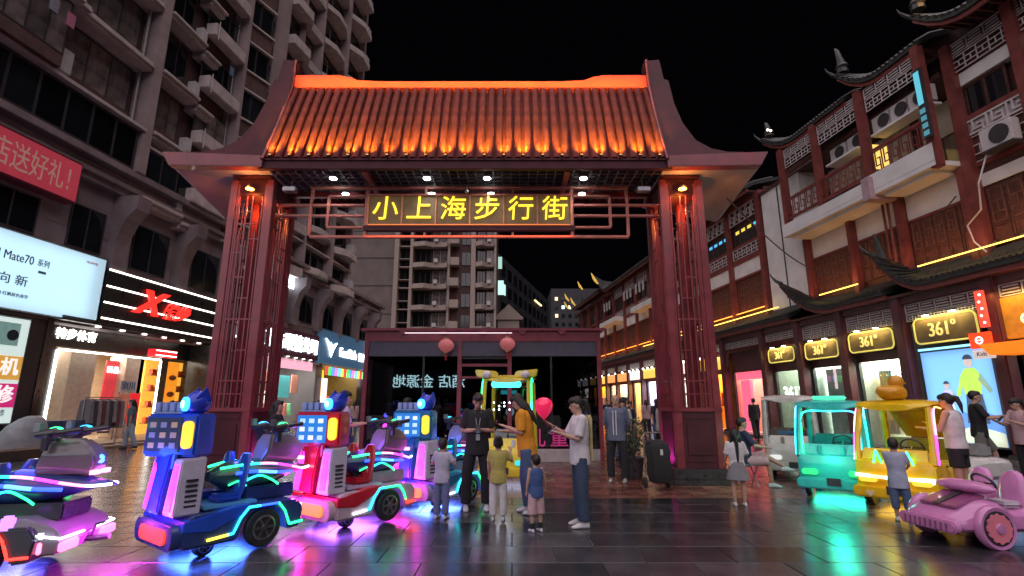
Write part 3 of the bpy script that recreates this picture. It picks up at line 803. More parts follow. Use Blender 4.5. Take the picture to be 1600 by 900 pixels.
# phone repair panel at the far left
pp = LS('light_box_sign', 'white glowing phone repair panel with coloured square characters at the left edge', 'sign', 15.2, 0)
q = FB(); q.fb(-2.4, 1.42, 0, .28, .9, 4.2); q.build('box', mat('panel_side', (.2, .22, .22), .5), pp)
m_lp = mat('panel_face', (.7, .75, .73), .5, emit=(.72, .92, .86), es=.70)
q = FB(); q.fb(-2.35, 1.37, .28, .30, .95, 4.15); q.build('face', m_lp, pp)
q = FB(); q.fb(-.2, 1.1, .30, .31, 3.30, 4.0); q.build('printed_phone', mat('mint_print', (.25, .45, .42), .4, emit=(.3, .55, .5), es=.3), pp)
q = FB(); q.lathe([(.17, 0), (.17, .03)], (.9, -.33, 3.62), 18, axis='y'); q.build('printed_lens', m_ink, pp)
for k, (s_, z_, c_, ch) in enumerate(((.12, 2.62, (.12, .6, .08), '手'), (1.0, 2.62, (.85, .45, .08), '机'), (.12, 1.78, (.05, .35, .6), '维'), (1.0, 1.78, (.75, .03, .22), '修'))):
    q = FB(); q.fb(s_ - .36, s_ + .36, .30, .315, z_ - .36, z_ + .36)
    t_ = q.build('tile_print', mat('print_%d' % k, c_, .5, emit=c_, es=.55), pp, bevel=.0)
    ltext(ch, .56, g_w if False else mat('white_print', (.8, .8, .8), .5, emit=(1, 1, 1), es=.8), 'letter', pp, s_, .32, z_, .012, bold=.012)
ltext('精修维修', .22, mat('navy_ink', (.03, .03, .2), .5), 'lettering', pp, .7, .315, 1.25, .01)

# optician
op = LS('optician_shop', 'optician shop front with white characters on a dark maroon board', 'shop', 28.0, 0)
m_opt = mat('optician_board', (.085, .018, .035), .5, noise=.15)
q = FB(); q.fb(-2.4, 8.6, .02, .24, 4.45, 6.15); q.build('sign_panel', m_opt, op, bevel=.01)
g_cw = glow('cool_white_letters', (.80, .92, 1), 6)
ltext('东方眼镜公司', 1.12, g_cw, 'lettering', op, 5.15, .28, 5.25, .08, bold=.01, sx=.98)
ltext('JITI', .95, g_cw, 'lettering', op, -.1, .28, 5.45, .08, bold=.012)
ltext('鑫', .9, g_cw, 'lettering', op, .2, .14, 9.05, .06, bold=.012)
ltext('眼镜', .75, g_cw, 'lettering', op, 4.1, .14, 9.02, .06, bold=.01)
q = FB(); q.fb(-.8, 9.4, -4.2, -4, 0, 4.4); q.build('back_wall', m_intw, op)
q = FB(); q.fb(-.8, 9.4, -4, .02, 4.2, 4.36); q.build('shop_ceiling', m_intw, op)
q = FB(); q.fb(2.2, 2.45, -4, .1, 0, 4.45); q.build('side_wall', m_intw, op)
q = FB(); q.fb(-.8, 9.4, -4, .3, 0, .1); q.build('shop_floor', m_intw, op)
for (a, c, z0, z1, col) in ((3.4, 4.3, 2.3, 3.5, (.45, .18, .12)), (4.5, 6.6, 1.9, 3.3, (.08, .42, .42)), (6.8, 7.6, 2.2, 3.4, (.45, .2, .14))):
    q = FB(); q.fb(a, c, -.6, -.55, z0, z1); q.build('hanging_poster', mat('poster_%.2f' % a, col, .5, emit=col, es=.5), op)  # poster colour also emitted, as if lit by the shop
for k in range(9):
    q = FB(); a = 3.0 + k * .62; q.lathe([(.10, 1.55), (.16, 1.5), (.20, .8), (.17, .75)], (a, 1.2, 0), 8); q.build('clothes', mat('cloth_%d' % (k % 4), ((.1, .3, .15), (.4, .38, .35), (.08, .08, .1), (.35, .1, .08))[k % 4], .8), op)
q = FB(); q.fb(2.6, 8.4, -.02, .02, 3.7, 4.3); q.build('inner_sign', mat('pink_inner', (.7, .35, .45), .5, emit=(1, .5, .65), es=.9), op)
lamp('AREA', 'shop_light', (5.0, 1.2, 4.1), 800, (1, .94, .84), op, 5.5, rot=(0, 0, 0), sy=2.0)
for k in range(6):
    q = MB(); q.lathe([(.09, 4.42), (.09, 4.44)], (2.9 + k * 1.0, -.1, 0), 10); q.build('downlight', glow('shop_down2', (1, .96, .9), 8), op)

ff = LS('clothes_shop', 'clothes shop with blue board, white bird mark and a yellow lit doorway', 'shop', 37.0, 0)
q = FB(); q.fb(-.3, 8.2, .02, .32, 4.35, 6.75); q.build('sign_panel', mat('blue_board', (.045, .10, .17), .45, noise=.12, emit=(.05, .13, .24), es=.5), ff, bevel=.01)
ltext('FastFish', 1.0, g_cw, 'lettering', ff, 4.55, .36, 5.35, .07, bold=.008, sx=1.02)
ltext('快鱼', .75, g_cw, 'lettering', ff, 7.35, .36, 5.25, .06, sx=.9)
q = FB(); pl = [(.35, 6.15), (.75, 5.75), (1.15, 5.25), (1.35, 4.85), (1.75, 5.45), (2.3, 6.0), (1.85, 5.85), (1.5, 5.6), (1.2, 5.95), (1.05, 5.75), (.75, 6.0)]
q.prism(pl, -.42, -.36); q.build('bird_mark', g_cw, ff)
q = FB(); q.fb(8.35, 8.5, .2, .4, 2.9, 6.6); q.fb(8.35, 9.6, .2, .4, 6.6, 6.75); q.build('light_frame', glow('pink_white_led', (1, .72, .8), 5), ff)
q = FB(); q.fb(9.7, 10.0, -.5, .5, 0, 6.7); q.build('end_pier', m_clad, ff)
cc = [(1, .05, .05), (.05, .9, .2), (.1, .3, 1), (1, .2, .7), (.1, .8, .9), (.8, .8, .1)]
for k in range(16):
    q = FB(); a = .8 + k * .54; q.fb(a, a + .40, .3, .33, 3.55, 4.15); q.build('coloured_flag', glow('flag_%d' % (k % 6), cc[k % 6], 1.6), ff)
q = FB(); q.fb(1.6, 9.7, -3.2, -3, 0, 4.3); q.build('back_wall', mat('yellow_wall', (.85, .55, .08), .5, emit=(1, .58, .04), es=1.3), ff)  # yellow shop light put into the wall as emission
q = FB(); q.fb(-.8, 1.6, -3.2, -3, 0, 4.3); q.build('back_wall', m_intw, ff)
for k in range(6):
    q = FB(); a = 2.0 + k * 1.2; q.fb(a, a + .7, -1.6, -1.2, .9, 1.5 + .3 * (k % 3)); q.build('display', mat('disp_%d' % (k % 2), ((.5, .1, .03), (.8, .6, .2))[k % 2], .5), ff)
lamp('AREA', 'shop_light', (5.5, .6, 4.0), 600, (1, .72, .22), ff, 7, rot=(0, 0, 0), sy=1.6)
q = FB(); q.fb(.9, 1.3, .05, .3, .4, 3.3); q.build('door_column', mat('lit_column', (.7, .5, .5), .5, emit=(1, .8, .8), es=1.5), ff)

# grey coats on a rack, blue crates and covered scooters before the left shops
rk = LS('clothes_rack', 'grey rack of dark hanging clothes outside the sports shop', 'rack', 18.4, .9)
q = MB(); 
for x in (0, 1.5): q.tube([(x, -.3, .05), (x, 0, .1), (x, 0, 1.75)], .02, 6); q.tube([(x, .3, .05), (x, 0, .1)], .02, 6)
q.tube([(0, 0, 1.75), (1.5, 0, 1.75)], .02, 6); q.build('frame', m_steel, rk)
for k in range(9):
    q = MB(); x = .1 + k * .16; h = .75 + .2 * ((k * 7) % 3) * .5
    q.loft([[(x + dx * w_, dy * d_, z) for dx, dy in ((-1, -1), (1, -1), (1, 1), (-1, 1))] for w_, d_, z in ((.03, .05, 1.70), (.05, .22, 1.62), (.07, .24, 1.2), (.08, .26, 1.62 - h))])
    q.build('garment', mat('garment_%d' % (k % 4), ((.22, .20, .21), (.06, .05, .06), (.30, .27, .28), (.16, .05, .06))[k % 4], .85, bump=.3), rk, smooth=True)
cr = LS('crate_stack', 'stacked blue crates beside the phone repair panel', 'crates', 16.6, 1.3)
for i in range(3):
    for j in range(3):
        q = MB(); x0 = i * .42; z0 = .05 + j * .33
        q.box(x0, x0 + .40, -.3, .3, z0, z0 + .30); q.box(x0 + .06, x0 + .34, -.31, -.30, z0 + .06, z0 + .12)
        q.build('crate', mat('crate_blue', (.035, .07, .16), .5, noise=.2, rnd=.25), cr, bevel=.015)
cb = LS('covered_scooter', 'scooter under a pale grey cover at the left edge', 'scooter', 15.9, 1.6)
q = MB(); q.loft([[(math.cos(t) * a * .5 + dx, math.sin(t) * a * .28, z) for t in [2 * math.pi * k / 14 for k in range(14)]] for a, z, dx in ((1.5, .25, 0), (1.45, .6, 0), (1.1, .9, .05), (.7, 1.1, .15), (.35, 1.18, .2))])
q.build('cover', mat('grey_cover', (.28, .30, .32), .6, noise=.2, bump=.5, scale=4), cb, smooth=True)
for x in (-.5, .5):
    q = MB(); q.lathe([(.24, -.05), (.26, 0), (.24, .05)], (x, 0, .26), 18, axis='y'); q.build('wheel', m_blackrub, cb)
cg = LS('kerb_barrier', 'low black kerb barrier in front of the left shops', 'barrier', 14.5, 2.4)  # low barrier, a base with a steel rail
q = MB(); q.box(-1.5, 3.0, -.1, .1, 0, .28); q.build('base', m_dark, cg, bevel=.02)
q = MB(); q.box(-1.5, 3.0, -.06, .06, .28, .34); q.build('rail', m_steel, cg)

# ------------------------------------------------------------------ far buildings
tw = thing('far_apartment_tower', 'far apartment tower with curved cream balconies seen beneath the name board', 'building', (0, 70, 0))
m_far = mat('far_render', (.20, .165, .15), .8, noise=.15, scale=.6); m_farw = mat('far_cream', (.44, .36, .31), .75, noise=.12)
q = MB(); q.box(-27, -16.3, 0, 16, 0, 34); q.build('side_wall', m_far, tw)
for z in (13.5, 17.5, 21.5, 25.5): 
    q = MB(); q.box(-27, -16.3, -.06, -.002, z, z + .10); q.build('joint_band', m_fr, tw)
q = MB(); q.box(-16.3, -2.4, .8, 16, 0, 36); q.build('wall', m_towerd, tw)
for (a, c) in ((-16.5, -15.9), (-14.3, -13.9), (-9.0, -8.7), (-5.75, -5.1), (-2.5, -2.2)):
    q = MB(); q.box(a, c, -.5, .8, 0, 36); q.build('pilaster', m_farw, tw)
for k in range(2, 12):
    z = 2.0 + k * 3.02
    if z > 33: break
    q = MB(); q.box(-15.9, -14.3, -.2, .8, z, z + .14); q.build('ledge', m_farw, tw)
    q = MB(); q.box(-15.9, -14.3, -.21, .8, z + 1.2, z + 1.3); q.build('ledge', m_farw, tw)
    window(tw, -15.8, -14.4, z + .2, z + 1.15, -.7, 2, m_fr)
    window(tw, -15.8, -14.4, z + 1.4, z + 2.9, -.7, 2, m_fr)
    for (a, w_, dz) in ((-13.85, 4.8, 0), (-5.05, 2.6, .1)):
        pr = [(a, .8), (a, -.7), (a + w_ * .35, -1.2), (a + w_ * .55, -.5), (a + w_ * .9, -.5), (a + w_, -.9), (a + w_, .8)]
        q = MB(); q.prism(pr, z + dz - .1, z + dz + .55, 'z'); q.build('balcony_parapet', m_farw, tw)
        window(tw, a + .1, a + w_ * .5, z + .75, z + 2.7, -.6, 3, m_fr, t=.08)
        window(tw, a + w_ * .55, a + w_ - .1, z + .75, z + 2.7, -.6, 2, m_frw, gm=m_wgc, t=.08)
        q = MB(); q.box(a + w_ * .62, a + w_ * .62 + .5, -.9, -.3, z + .56, z + 1.1); q.build('air_conditioner', m_acw, tw)
    q = MB(); q.box(-8.6, -7.4, -.9 - .3 * (k % 2), .5, z + .2, z + 1.3); q.build('bay', m_farw, tw)
    window(tw, -7.2, -5.85, z + .5, z + 2.5, -.75, 2, m_fr, t=.08)
of = thing('office_block', 'dark unlit office block right of the far apartment tower', 'building', (0, 90, 0))
m_off = mat('office_dark', (.035, .035, .04), .6, noise=.2, scale=.4)
q = MB(); q.prism([(-2.3, 0), (9.8, 44), (9.8, 60), (-14, 60), (-14, 0)], 0, 28, 'z'); q.build('wall', m_off, of)
rr_ = random.Random(5)
for (x, z) in ((-1.9, 27.2), (-1.7, 22.8), (-.6, 22.8)):
    pass
vdir = Vector((12.1, 44, 0)).normalized()
for k in range(10):
    for j in range(7):
        p = Vector((-2.3, 0, 0)) + vdir * (1.2 + k * 4.2); z = 3.5 + j * 3.5
        q = MB(); q.box(0, 2.6, -.12, 0, 0, 2.0)
        lit = (k == 0 and j == 5)
        o = q.build('window', glow('far_lit', (.55, .85, .8), 1.1) if lit else m_wg, of); o.location = (p.x, p.y, z); o.rotation_euler = (0, 0, math.atan2(vdir.y, vdir.x))
for (x, z, w_, h_, s_) in ((-3.6, 25.2, 1.3, 2.2, .75), (-3.9, 20.4, 1.9, 2.6, 1.2)):
    q = MB(); q.box(x + .5, x + .5 + w_, -.2, -.05, z, z + h_); q.build('window', glow('far_lit_%d' % int(z), (.5, .85, .75), s_), of)
q = MB(); o = q.box(0, 7, -.3, -.1, 0, .35).build('sign_line', glow('far_line', (1, .75, .35), 2.2), of); p = Vector((-2.3, 0, 0)) + vdir * 28
o.location = (p.x, p.y, 24.6); o.rotation_euler = (0, 0, math.atan2(vdir.y, vdir.x))
oe = thing('distant_block', 'distant black block with a few lit windows near the right hand street', 'building', (0, 200, 0))
q = MB(); q.box(15.5, 40, 0, 20, 0, 46); q.build('wall', m_off, oe)
for j in range(9):
    for k in range(6):
        lit = rr_.random() < .22
        q = MB(); x = 17 + k * 2.6; z = 14 + j * 3.4; q.box(x, x + 1.1, -.25, -.02, z, z + 1.3)
        q.build('window', glow('win_%d' % (k % 3), ((1, .75, .4), (.6, .9, .9), (1, .9, .6))[k % 3], 2.0) if lit else m_wg, oe)
gh = thing('gabled_house', 'small pale gabled roof house just above the pavilion roof', 'building', (0, 78, 0))
q = MB(); q.prism([(-2.2, 0), (1.1, 0), (1.1, 14.2), (-2.2, 14.2)], 0, 8); q.build('wall', m_farw, gh)
q = MB(); q.prism([(-2.7, 14.0), (1.7, 14.0), (1.7, 14.3), (-.5, 16.4), (-2.7, 14.3)], -.3, 8.2); q.build('roof', m_farw, gh)
q = MB(); q.prism([(-12, 0), (-2.6, 0), (-2.6, 12.2), (-7, 13.2), (-12, 12.2)], 3, 10); q.build('annex', m_far, gh)
# ------------------------------------------------------------------ right side: row of timber framed houses over shops
TH_R = math.atan2(-1, .121)
RX0 = 15.35
uR = Vector((-.121, 1, 0)).normalized(); nR = Vector((-1, -.121, 0)).normalized()
def RS(name, label, cat, s, o=0, z=0, group=None):
    p = Vector((RX0, 0, 0)) + uR * s + nR * o
    return thing(name, label, cat, (p.x, p.y, z), TH_R, group)
class RB(MB):   # s grows away from the camera; local x = -s
    def fb(q, s0, s1, o0, o1, z0, z1): return q.box(-s1, -s0, -o1, -o0, z0, z1)
def rwin(par, s0, s1, *a, **k): return window(par, -s1, -s0, *a, **k)
def rtext(body, size, m, name, par, s, o, z, depth=.05, **k):
    return text(body, size, depth, m, name, par, (-s, -o, z), (R(90), 0, 0), **k)
m_post = mat('red_post', (.21, .055, .048), .4, noise=.2, scale=3, bump=.08)
m_wood = mat('carved_wood', (.10, .040, .032), .45, noise=.3, scale=7, bump=.2)
m_woodl = mat('wood_relief', (.20, .10, .07), .45, noise=.3, scale=9, bump=.2)
m_tile = mat('dark_roof_tile', (.035, .038, .036), .45, noise=.3, scale=6, bump=.2)
m_lat = mat('pale_lattice', (.62, .56, .56), .6, noise=.1)
m_latr = mat('red_lattice', (.17, .035, .03), .5, noise=.2)
g_gold = glow('gold_strip', (1, .62, .10), 4)
g_or = glow('orange_strip', (1, .30, .04), 4)

def lattice(q, x0, x1, y, z0, z1, cw, t=.03, d=.03, style=0):
    n = max(1, round((x1 - x0) / cw)); cw = (x1 - x0) / n; h = z1 - z0
    q.box(x0, x1, y - d, y, z0, z0 + t); q.box(x0, x1, y - d, y, z1 - t, z1)
    for k in range(n + 1):
        x = min(x0 + k * cw, x1 - t); q.box(x, x + t, y - d + .001, y - .001, z0 + t, z1 - t)
    for k in range(n):
        a = x0 + k * cw + t; c = x0 + (k + 1) * cw
        if style == 0:
            for f in (.28, .62): q.box(a, c, y - d + .002, y - .002, z0 + h * f, z0 + h * f + t)
            m_ = (a + c) / 2; q.box(m_ - t / 2, m_ + t / 2, y - d + .003, y - .003, z0 + h * .28 + t, z0 + h * .62)
        elif style == 1:   # key pattern
            w_ = c - a
            q.box(a + w_ * .2, a + w_ * .2 + t, y - d + .002, y - .002, z0 + h * .25, z1 - t)
            q.box(a + w_ * .2 + t, a + w_ * .75, y - d + .003, y - .003, z0 + h * .25, z0 + h * .25 + t)
            q.box(a + w_ * .75, a + w_ * .75 + t, y - d + .002, y - .002, z0 + t, z0 + h * .65)
            q.box(a + w_ * .45, a + w_ * .75, y - d + .003, y - .003, z0 + h * .65 - t, z0 + h * .65)
        else:              # louvre steps
            for f in (.2, .45, .7):
                i_ = (f - .1) * .3 * (c - a) ; q.box(a + .02 + i_ * .4, c - .04 - i_ * .4, y - d + .002, y - .002, z0 + h * f, z0 + h * f + t * 1.3)

def eave(par, s0, s1, z, o, up0=0, up1=0, back=1.6, rise=1.1, mat_=None, strip=None, upw=2.0, name='roof'):
    """tiled skirt roof whose ends may sweep up into a point"""
    def lift(s):
        a = max(0, 1 - (s - s0) / upw) if up0 else 0; b_ = max(0, 1 - (s1 - s) / upw) if up1 else 0
        return up0 * a ** 2.6 + up1 * b_ ** 2.6, .30 * (max(a if up0 else 0, b_ if up1 else 0)) ** 2
    N = max(8, int((s1 - s0) / .35)); root = None
    ss = [s0 + (s1 - s0) * k / N for k in range(N + 1)]
    q = MB(); top = []
    rings = []
    for s in ss:
        l, e = lift(s)
        rings.append([Vector((-s, -(o + e), z + l)), Vector((-s, -(o + e), z + l + .14)), Vector((-s, -o * .4, z + .45 * rise + l * .6)), Vector((-s, back, z + rise + l * .15)), Vector((-s, back, z + rise - .15 + l * .15)), Vector((-s, -o * .4, z + .40 * rise - .12 + l * .6))])
    q.loft(rings); root = q.build(name, m_tile, par, smooth=False)
    q = MB()
    n = int((s1 - s0) / .17)
    for k in range(n):
        s = s0 + (s1 - s0) * (k + .5) / n; l, e = lift(s)
        q.tube([(-s, -(o + e) - .03, z + l + .15), (-s, -o * .4, z + .45 * rise + l * .6 + .03), (-s, back * .5, z + .8 * rise + l * .3 + .03)], .055, 6)
    q.build('tile_rib', m_tile, root, kind='stuff')
    q = MB()
    for a, c in zip(ss, ss[1:]):
        la, ea = lift(a); lc, ec = lift(c)
        p = [(-c, -(o + ec) + .06, z + lc - .15), (-a, -(o + ea) + .06, z + la - .15), (-a, -(o + ea) + .14, z + la - .15), (-c, -(o + ec) + .14, z + lc - .15)]
        p += [(x, y_, z_ + .15) for x, y_, z_ in p]
        q.hexa([Vector(v) for v in p])
    q.build('fascia', m_post, root)
    q = MB()
    for k in range(int((s1 - s0) / .3)):
        s = s0 + .15 + k * .3; l, e = lift(s); q.box(-s - .03, -s + .03, -(o + e) + .15, -.02, z + l * .8 - .08, z + l * .8)
    q.build('rafter', m_wood, root, kind='stuff')
    for (u, s) in ((up0, s0), (up1, s1)):
        if u:
            l, e = lift(s); sg = -1 if s == s0 else 1
            q = MB(); q.tube([(-s, -(o + e) + .2, z + l), (-s - sg * .08, -(o + e) - .02, z + l + .14), (-s - sg * .20, -(o + e) - .12, z + l + .36), (-s - sg * .24, -(o + e) - .15, z + l + .52)], [.09, .065, .035, .012], 7)
            q.build('upturned_tip', m_tile, root, smooth=True)
    return root
def finial(par, s, o, z, h):
    q = MB(); q.tube([(-s, -o, z), (-s, -o, z + h * .3), (-s - .05, -o, z + h * .55), (-s - .12, -o, z + h * .85), (-s - .20, -o, z + h)], [.20, .16, .11, .08, .02], 8)
    q.ball((-s, -o, z + h * .22), (.24, .2, .14), 10, 6); q.build('finial', m_tile, par, smooth=True)
def post(par, s, z0, z1, o=.12, w_=.3, m=None):
    q = RB(); q.fb(s - w_ / 2, s + w_ / 2, o - .15, o + .12, z0, z1); return q.build('post', m or m_post, par, bevel=.02)
def wpanels(par, s0, s1, z0, z1, o, n):
    """carved wooden door leaves, one object each"""
    for k in range(n):
        a = s0 + (s1 - s0) * k / n; c = s0 + (s1 - s0) * (k + 1) / n; w_ = c - a
        q = RB(); q.fb(a + .012, c - .012, o - .05, o, z0, z1)
        t = .05; q.fb(a + .012, a + .012 + t, o, o + .025, z0, z1); q.fb(c - .012 - t, c - .012, o, o + .025, z0, z1)
        for z in (z0, z0 + (z1 - z0) * .3, z1 - t): q.fb(a + .012 + t, c - .012 - t, o, o + .022, z, z + t)
        d = q.build('door_leaf', m_wood, par)
        q = RB(); cz = z0 + (z1 - z0) * .66; x0, x1 = -(c - .075), -(a + .075)
        lattice(q, x0, x1, -(o + .003), z0 + (z1 - z0) * .36, z1 - .08, w_, .022, .02, 0)
        q.build('fretwork', m_woodl, d)
def ac(par, s, o, z, w_=.8, h=.58):
    q = RB(); q.fb(s - w_ / 2, s + w_ / 2, o, o + .3, z, z + h); a = q.build('air_conditioner', m_acw, par, bevel=.02)
    q = MB(); q.lathe([(h * .40, -(o + .33)), (h * .40, -(o + .302))], (-s + .1, 0, z + h / 2), 18, axis='y'); q.build('fan_grille', m_fr, a)
    q = RB(); q.fb(s - w_ / 2, s + w_ / 2, o, o + .35, z - .05, z - .012); q.build('bracket', m_fr, a)

# ---------------- near house
hA = RS('timber_house', 'nearest red timber house at the right edge with white key pattern rail', 'building', 0, 0)
q = RB(); q.fb(6, 14.3, -8, -.25, 4.9, 13); q.build('wall', m_wood, hA)
q = RB(); q.fb(8, 14.2, -.25, .02, 10.95, 11.35); q.build('lintel', m_white, hA)
q = RB(); q.fb(8, 14.2, -.25, .0, 7.68, 8.05); q.build('band', m_white, hA)
q = RB(); q.fb(8, 14.2, -.2, .06, 9.78, 9.92); q.fb(8, 14.2, -.2, .045, 8.30, 8.42); q.build('rail', m_post, hA)
q = RB(); q.fb(8, 14.2, -.25, -.03, 8.05, 9.78); q.build('backing', m_wood, hA)
q = RB(); q.fb(8, 14.2, -.025, .0, 9.32, 9.76); q.build('pale_backing', mat('pale_back', (.5, .48, .46), .7), hA)
q = RB(); lattice(q, -14.1, -8, -.02, 9.30, 9.76, .55, .05, .05, 1); q.build('key_pattern_rail', m_lat, hA)
q = RB(); lattice(q, -14.1, -8, -.0, 8.44, 9.26, .42, .028, .03, 0); q.build('lattice_panel', m_lat, hA)
q = RB(); lattice(q, -14.1, -8, -.08, 11.95, 12.35, .5, .03, .03, 2); q.build('louvre_frieze', m_lat, hA)
q = RB(); lattice(q, -14.1, -8, -.08, 11.40, 11.90, .36, .03, .03, 0); q.build('fret_frieze', m_lat, hA)
for (a, c) in ((12.9, 14.1), (11.5, 12.7), (10.1, 11.3)):
    rwin(hA, a, c, 9.95, 10.92, -.15, 2, m_wood, t=.07)
for s in (14.2, 12.35, 9.8): post(hA, s, 5.3, 12.4)
wpanels(hA, 12.5, 14.05, 5.95, 7.62, -.05, 3); wpanels(hA, 10.4, 12.2, 5.95, 7.62, -.05, 3)
ac(hA, 13.1, .15, 8.45, .85, .65)
q = MB(); q.tube([(-13.5, -.35, 8.4), (-13.7, -.55, 7.6), (-13.9, -.4, 6.9), (-14.4, -.35, 6.6), (-14.35, -.3, 6.1), (-14.1, -.25, 5.7)], .025, 5); q.build('hose', m_acw, hA)
eave(hA, 8, 14.1, 12.45, .95, up1=.8, upw=1.6, name='roof'); finial(hA, 14.1, .9, 13.6, 1.1)
# warm lamp on the roof tip
q = MB(); q.ball((-13.6, -.9, 13.75), .10, 8, 6); q.build('roof_lamp', glow('roof_warm', (1, .55, .12), 14), hA)
lamp('POINT', 'roof_lamp_light', (-13.5, -1.0, 13.95), 10, (1, .5, .12), hA, .08)

# ---------------- middle house with white balcony
hB = RS('timber_house', 'red timber house with a deep white balcony slab carrying air conditioners', 'building', 0, 0)
q = RB(); q.fb(14.35, 24.3, -8, -1.2, 4.9, 12.9); q.fb(14.35, 21.6, -1.2, -.05, 4.9, 8.4); q.build('wall', m_wood, hB)
for (a, c) in ((14.5, 16.55), (16.85, 18.75), (19.0, 21.2)):
    q = RB(); q.fb(a, c, -.05, .02, 7.5, 8.42); q.build('white_panel', m_white, hB)
    wpanels(hB, a, c, 5.95, 7.46, 0, 5)
    q = RB(); q.fb(a, c, -.04, .05, 7.44, 7.52); q.build('rail', m_post, hB)
for s in (14.42, 16.7, 18.87, 21.32): post(hB, s, 5.3, 8.42, .15, .24)
for (a, c, o) in ((14.35, 16.75, 1.05), (16.75, 21.4, 1.15)):
    q = RB(); q.fb(a, c, -.1, o, 8.46, 8.62); q.fb(a, c, o - .16, o, 8.62, 9.2 if a < 15 else 9.0); q.build('balcony_slab', m_white, hB, bevel=.01)
    q = RB(); q.fb(a + .3, c - .3, .1, o - .2, 8.34, 8.455); q.build('slab_beam', m_white, hB)
q = RB(); q.fb(16.6, 16.9, .2, 1.25, 8.30, 9.1); q.build('slab_bracket', mat('pink_plaster', (.45, .32, .36), .7), hB)
q = RB(); q.fb(21.42, 24.2, -1.2, .08, 5.8, 11.6); q.build('white_wall', m_white, hB, bevel=.01)
q = RB(); q.fb(22.9, 22.94, .08, .12, 5.8, 11.6); q.build('drain_pipe', m_fr, hB)
for (a, c, o) in ((14.5, 16.6, .95), (17.0, 19.1, 1.05), (19.2, 21.1, 1.05)):
    q = RB(); q.fb(a, c, o - .06, o, 10.0, 10.10); q.fb(a, c, o - .06, o, 9.15, 9.22); q.build('railing', m_post, hB)
    q = RB(); lattice(q, -c, -a, -(o - .04), 9.24, 9.98, .38, .035, .03, 1); q.build('railing_fret', m_post, hB)
for s in (14.42, 16.8, 19.15, 21.25): post(hB, s, 8.6 if s > 14.5 else 8.42, 12.5, .92, .26)
for (a, c) in ((14.6, 16.6), (17.0, 19.0), (19.3, 21.1)):
    q = RB(); lattice(q, -c, -a, -.85, 12.02, 12.42, .5, .03, .03, 2); q.build('louvre_frieze', m_lat, hB)
    q = RB(); lattice(q, -c, -a, -.85, 11.55, 11.98, .34, .03, .03, 0); q.build('fret_frieze', m_lat, hB)
    q = RB(); q.fb(a, c, -1.2, -1.15, 10.3, 11.5); q.build('white_panel', m_white, hB)
    rwin(hB, a + .1, c - .1, 9.0, 10.3, -1.17, 3, m_wood, gm=m_wgc)
for s in (14.9, 15.6, 16.3): ac(hB, s, .35, 10.75)
q = RB(); q.fb(14.5, 16.65, .25, .8, 10.62, 10.69); q.build('shelf', m_white, hB)
for s in (17.7, 18.6): ac(hB, s, .15, 10.75)
q = RB(); q.fb(17.4, 19, .1, .7, 10.62, 10.69); q.build('shelf', m_white, hB)
# lit shop window and a blue lit sign seen from the side
q = RB(); q.fb(16.9, 16.98, .0, .6, 9.6, 10.5); q.build('lit_window', glow('warm_window', (1, .62, .15), 1.3), hB)
bs = RS('hanging_sign', 'narrow cyan lit vertical sign between the two nearest houses', 'sign', 14.3, 1.15, 9.3)
q = MB(); q.box(-.12, .12, -.06, .06, 0, 2.3); q.build('box', m_fr, bs, bevel=.01)
q = MB(); q.box(-.09, .09, -.068, -.061, 1.1, 2.2); q.build('face', glow('cyan_face', (.12, .6, .75), .8), bs)
for k in range(4):
    q = MB(); q.box(-.09, .09, -.068, -.061, .08 + k * .24, .24 + k * .24); q.build('tile', glow('cyan_tile', (.08, .35, .45), .6), bs)
# washing on the balcony
for (s, c_) in ((19.6, (.12, .3, .1)), (20.0, (.05, .05, .06)), (20.5, (.6, .58, .5)), (20.8, (.06, .06, .07))):
    q = RB(); q.fb(s - .15, s + .15, .78, .84, 10.2, 11.2); q.fb(s - .22, s + .22, .785, .835, 10.95, 11.2)
    tag(q.build('hanging_shirt', mat('cloth_%s' % s, c_, .9, bump=.4), None, bevel=.02), {19.6: 'green shirt drying on the white balcony nearest the camera side', 20.0: 'black shirt drying next to the green one on the balcony', 20.5: 'cream shirt drying between two black ones on the balcony', 20.8: 'black shirt drying at the far end of the balcony'}[s], 'shirt').matrix_world = hB.matrix_world
q = RB(); q.tube([(-19.3, -.81, 11.22), (-21.1, -.81, 11.22)], .015, 5); q.build('clothes_rail', m_steel, hB)
q = RB(); q.fb(14.5, 24.3, -8, .15, 11.6, 11.75); q.build('top_band', m_wood, hB)
eave(hB, 14.3, 17.3, 12.5, .95, up1=.9, upw=1.6); finial(hB, 17.3, .9, 13.6, 1.2)
eave(hB, 17.4, 22.0, 12.5, .95, up1=.8, upw=2.0); finial(hB, 22.0, .8, 13.6, .8)
for (s, z) in ((21.3, 13.5), (21.1, 13.35)):
    q = MB(); q.ball((-s, -1.35, z), .05, 6, 5); q.build('roof_bulb', glow('roof_bulb', (1, .8, .55), 8), hB)
q = MB(); q.tube([(-14.6, -.3, 7.6), (-15.2, -.3, 7.2)], .02, 5); q.build('cable', m_fr, hB)
for s in (16.95, 17.15):
    q = MB(); q.tube([(-s, -.32, 8.4), (-s, -.32, 5.6)], .045, 7); q.build('drain_pipe', m_post, hB)

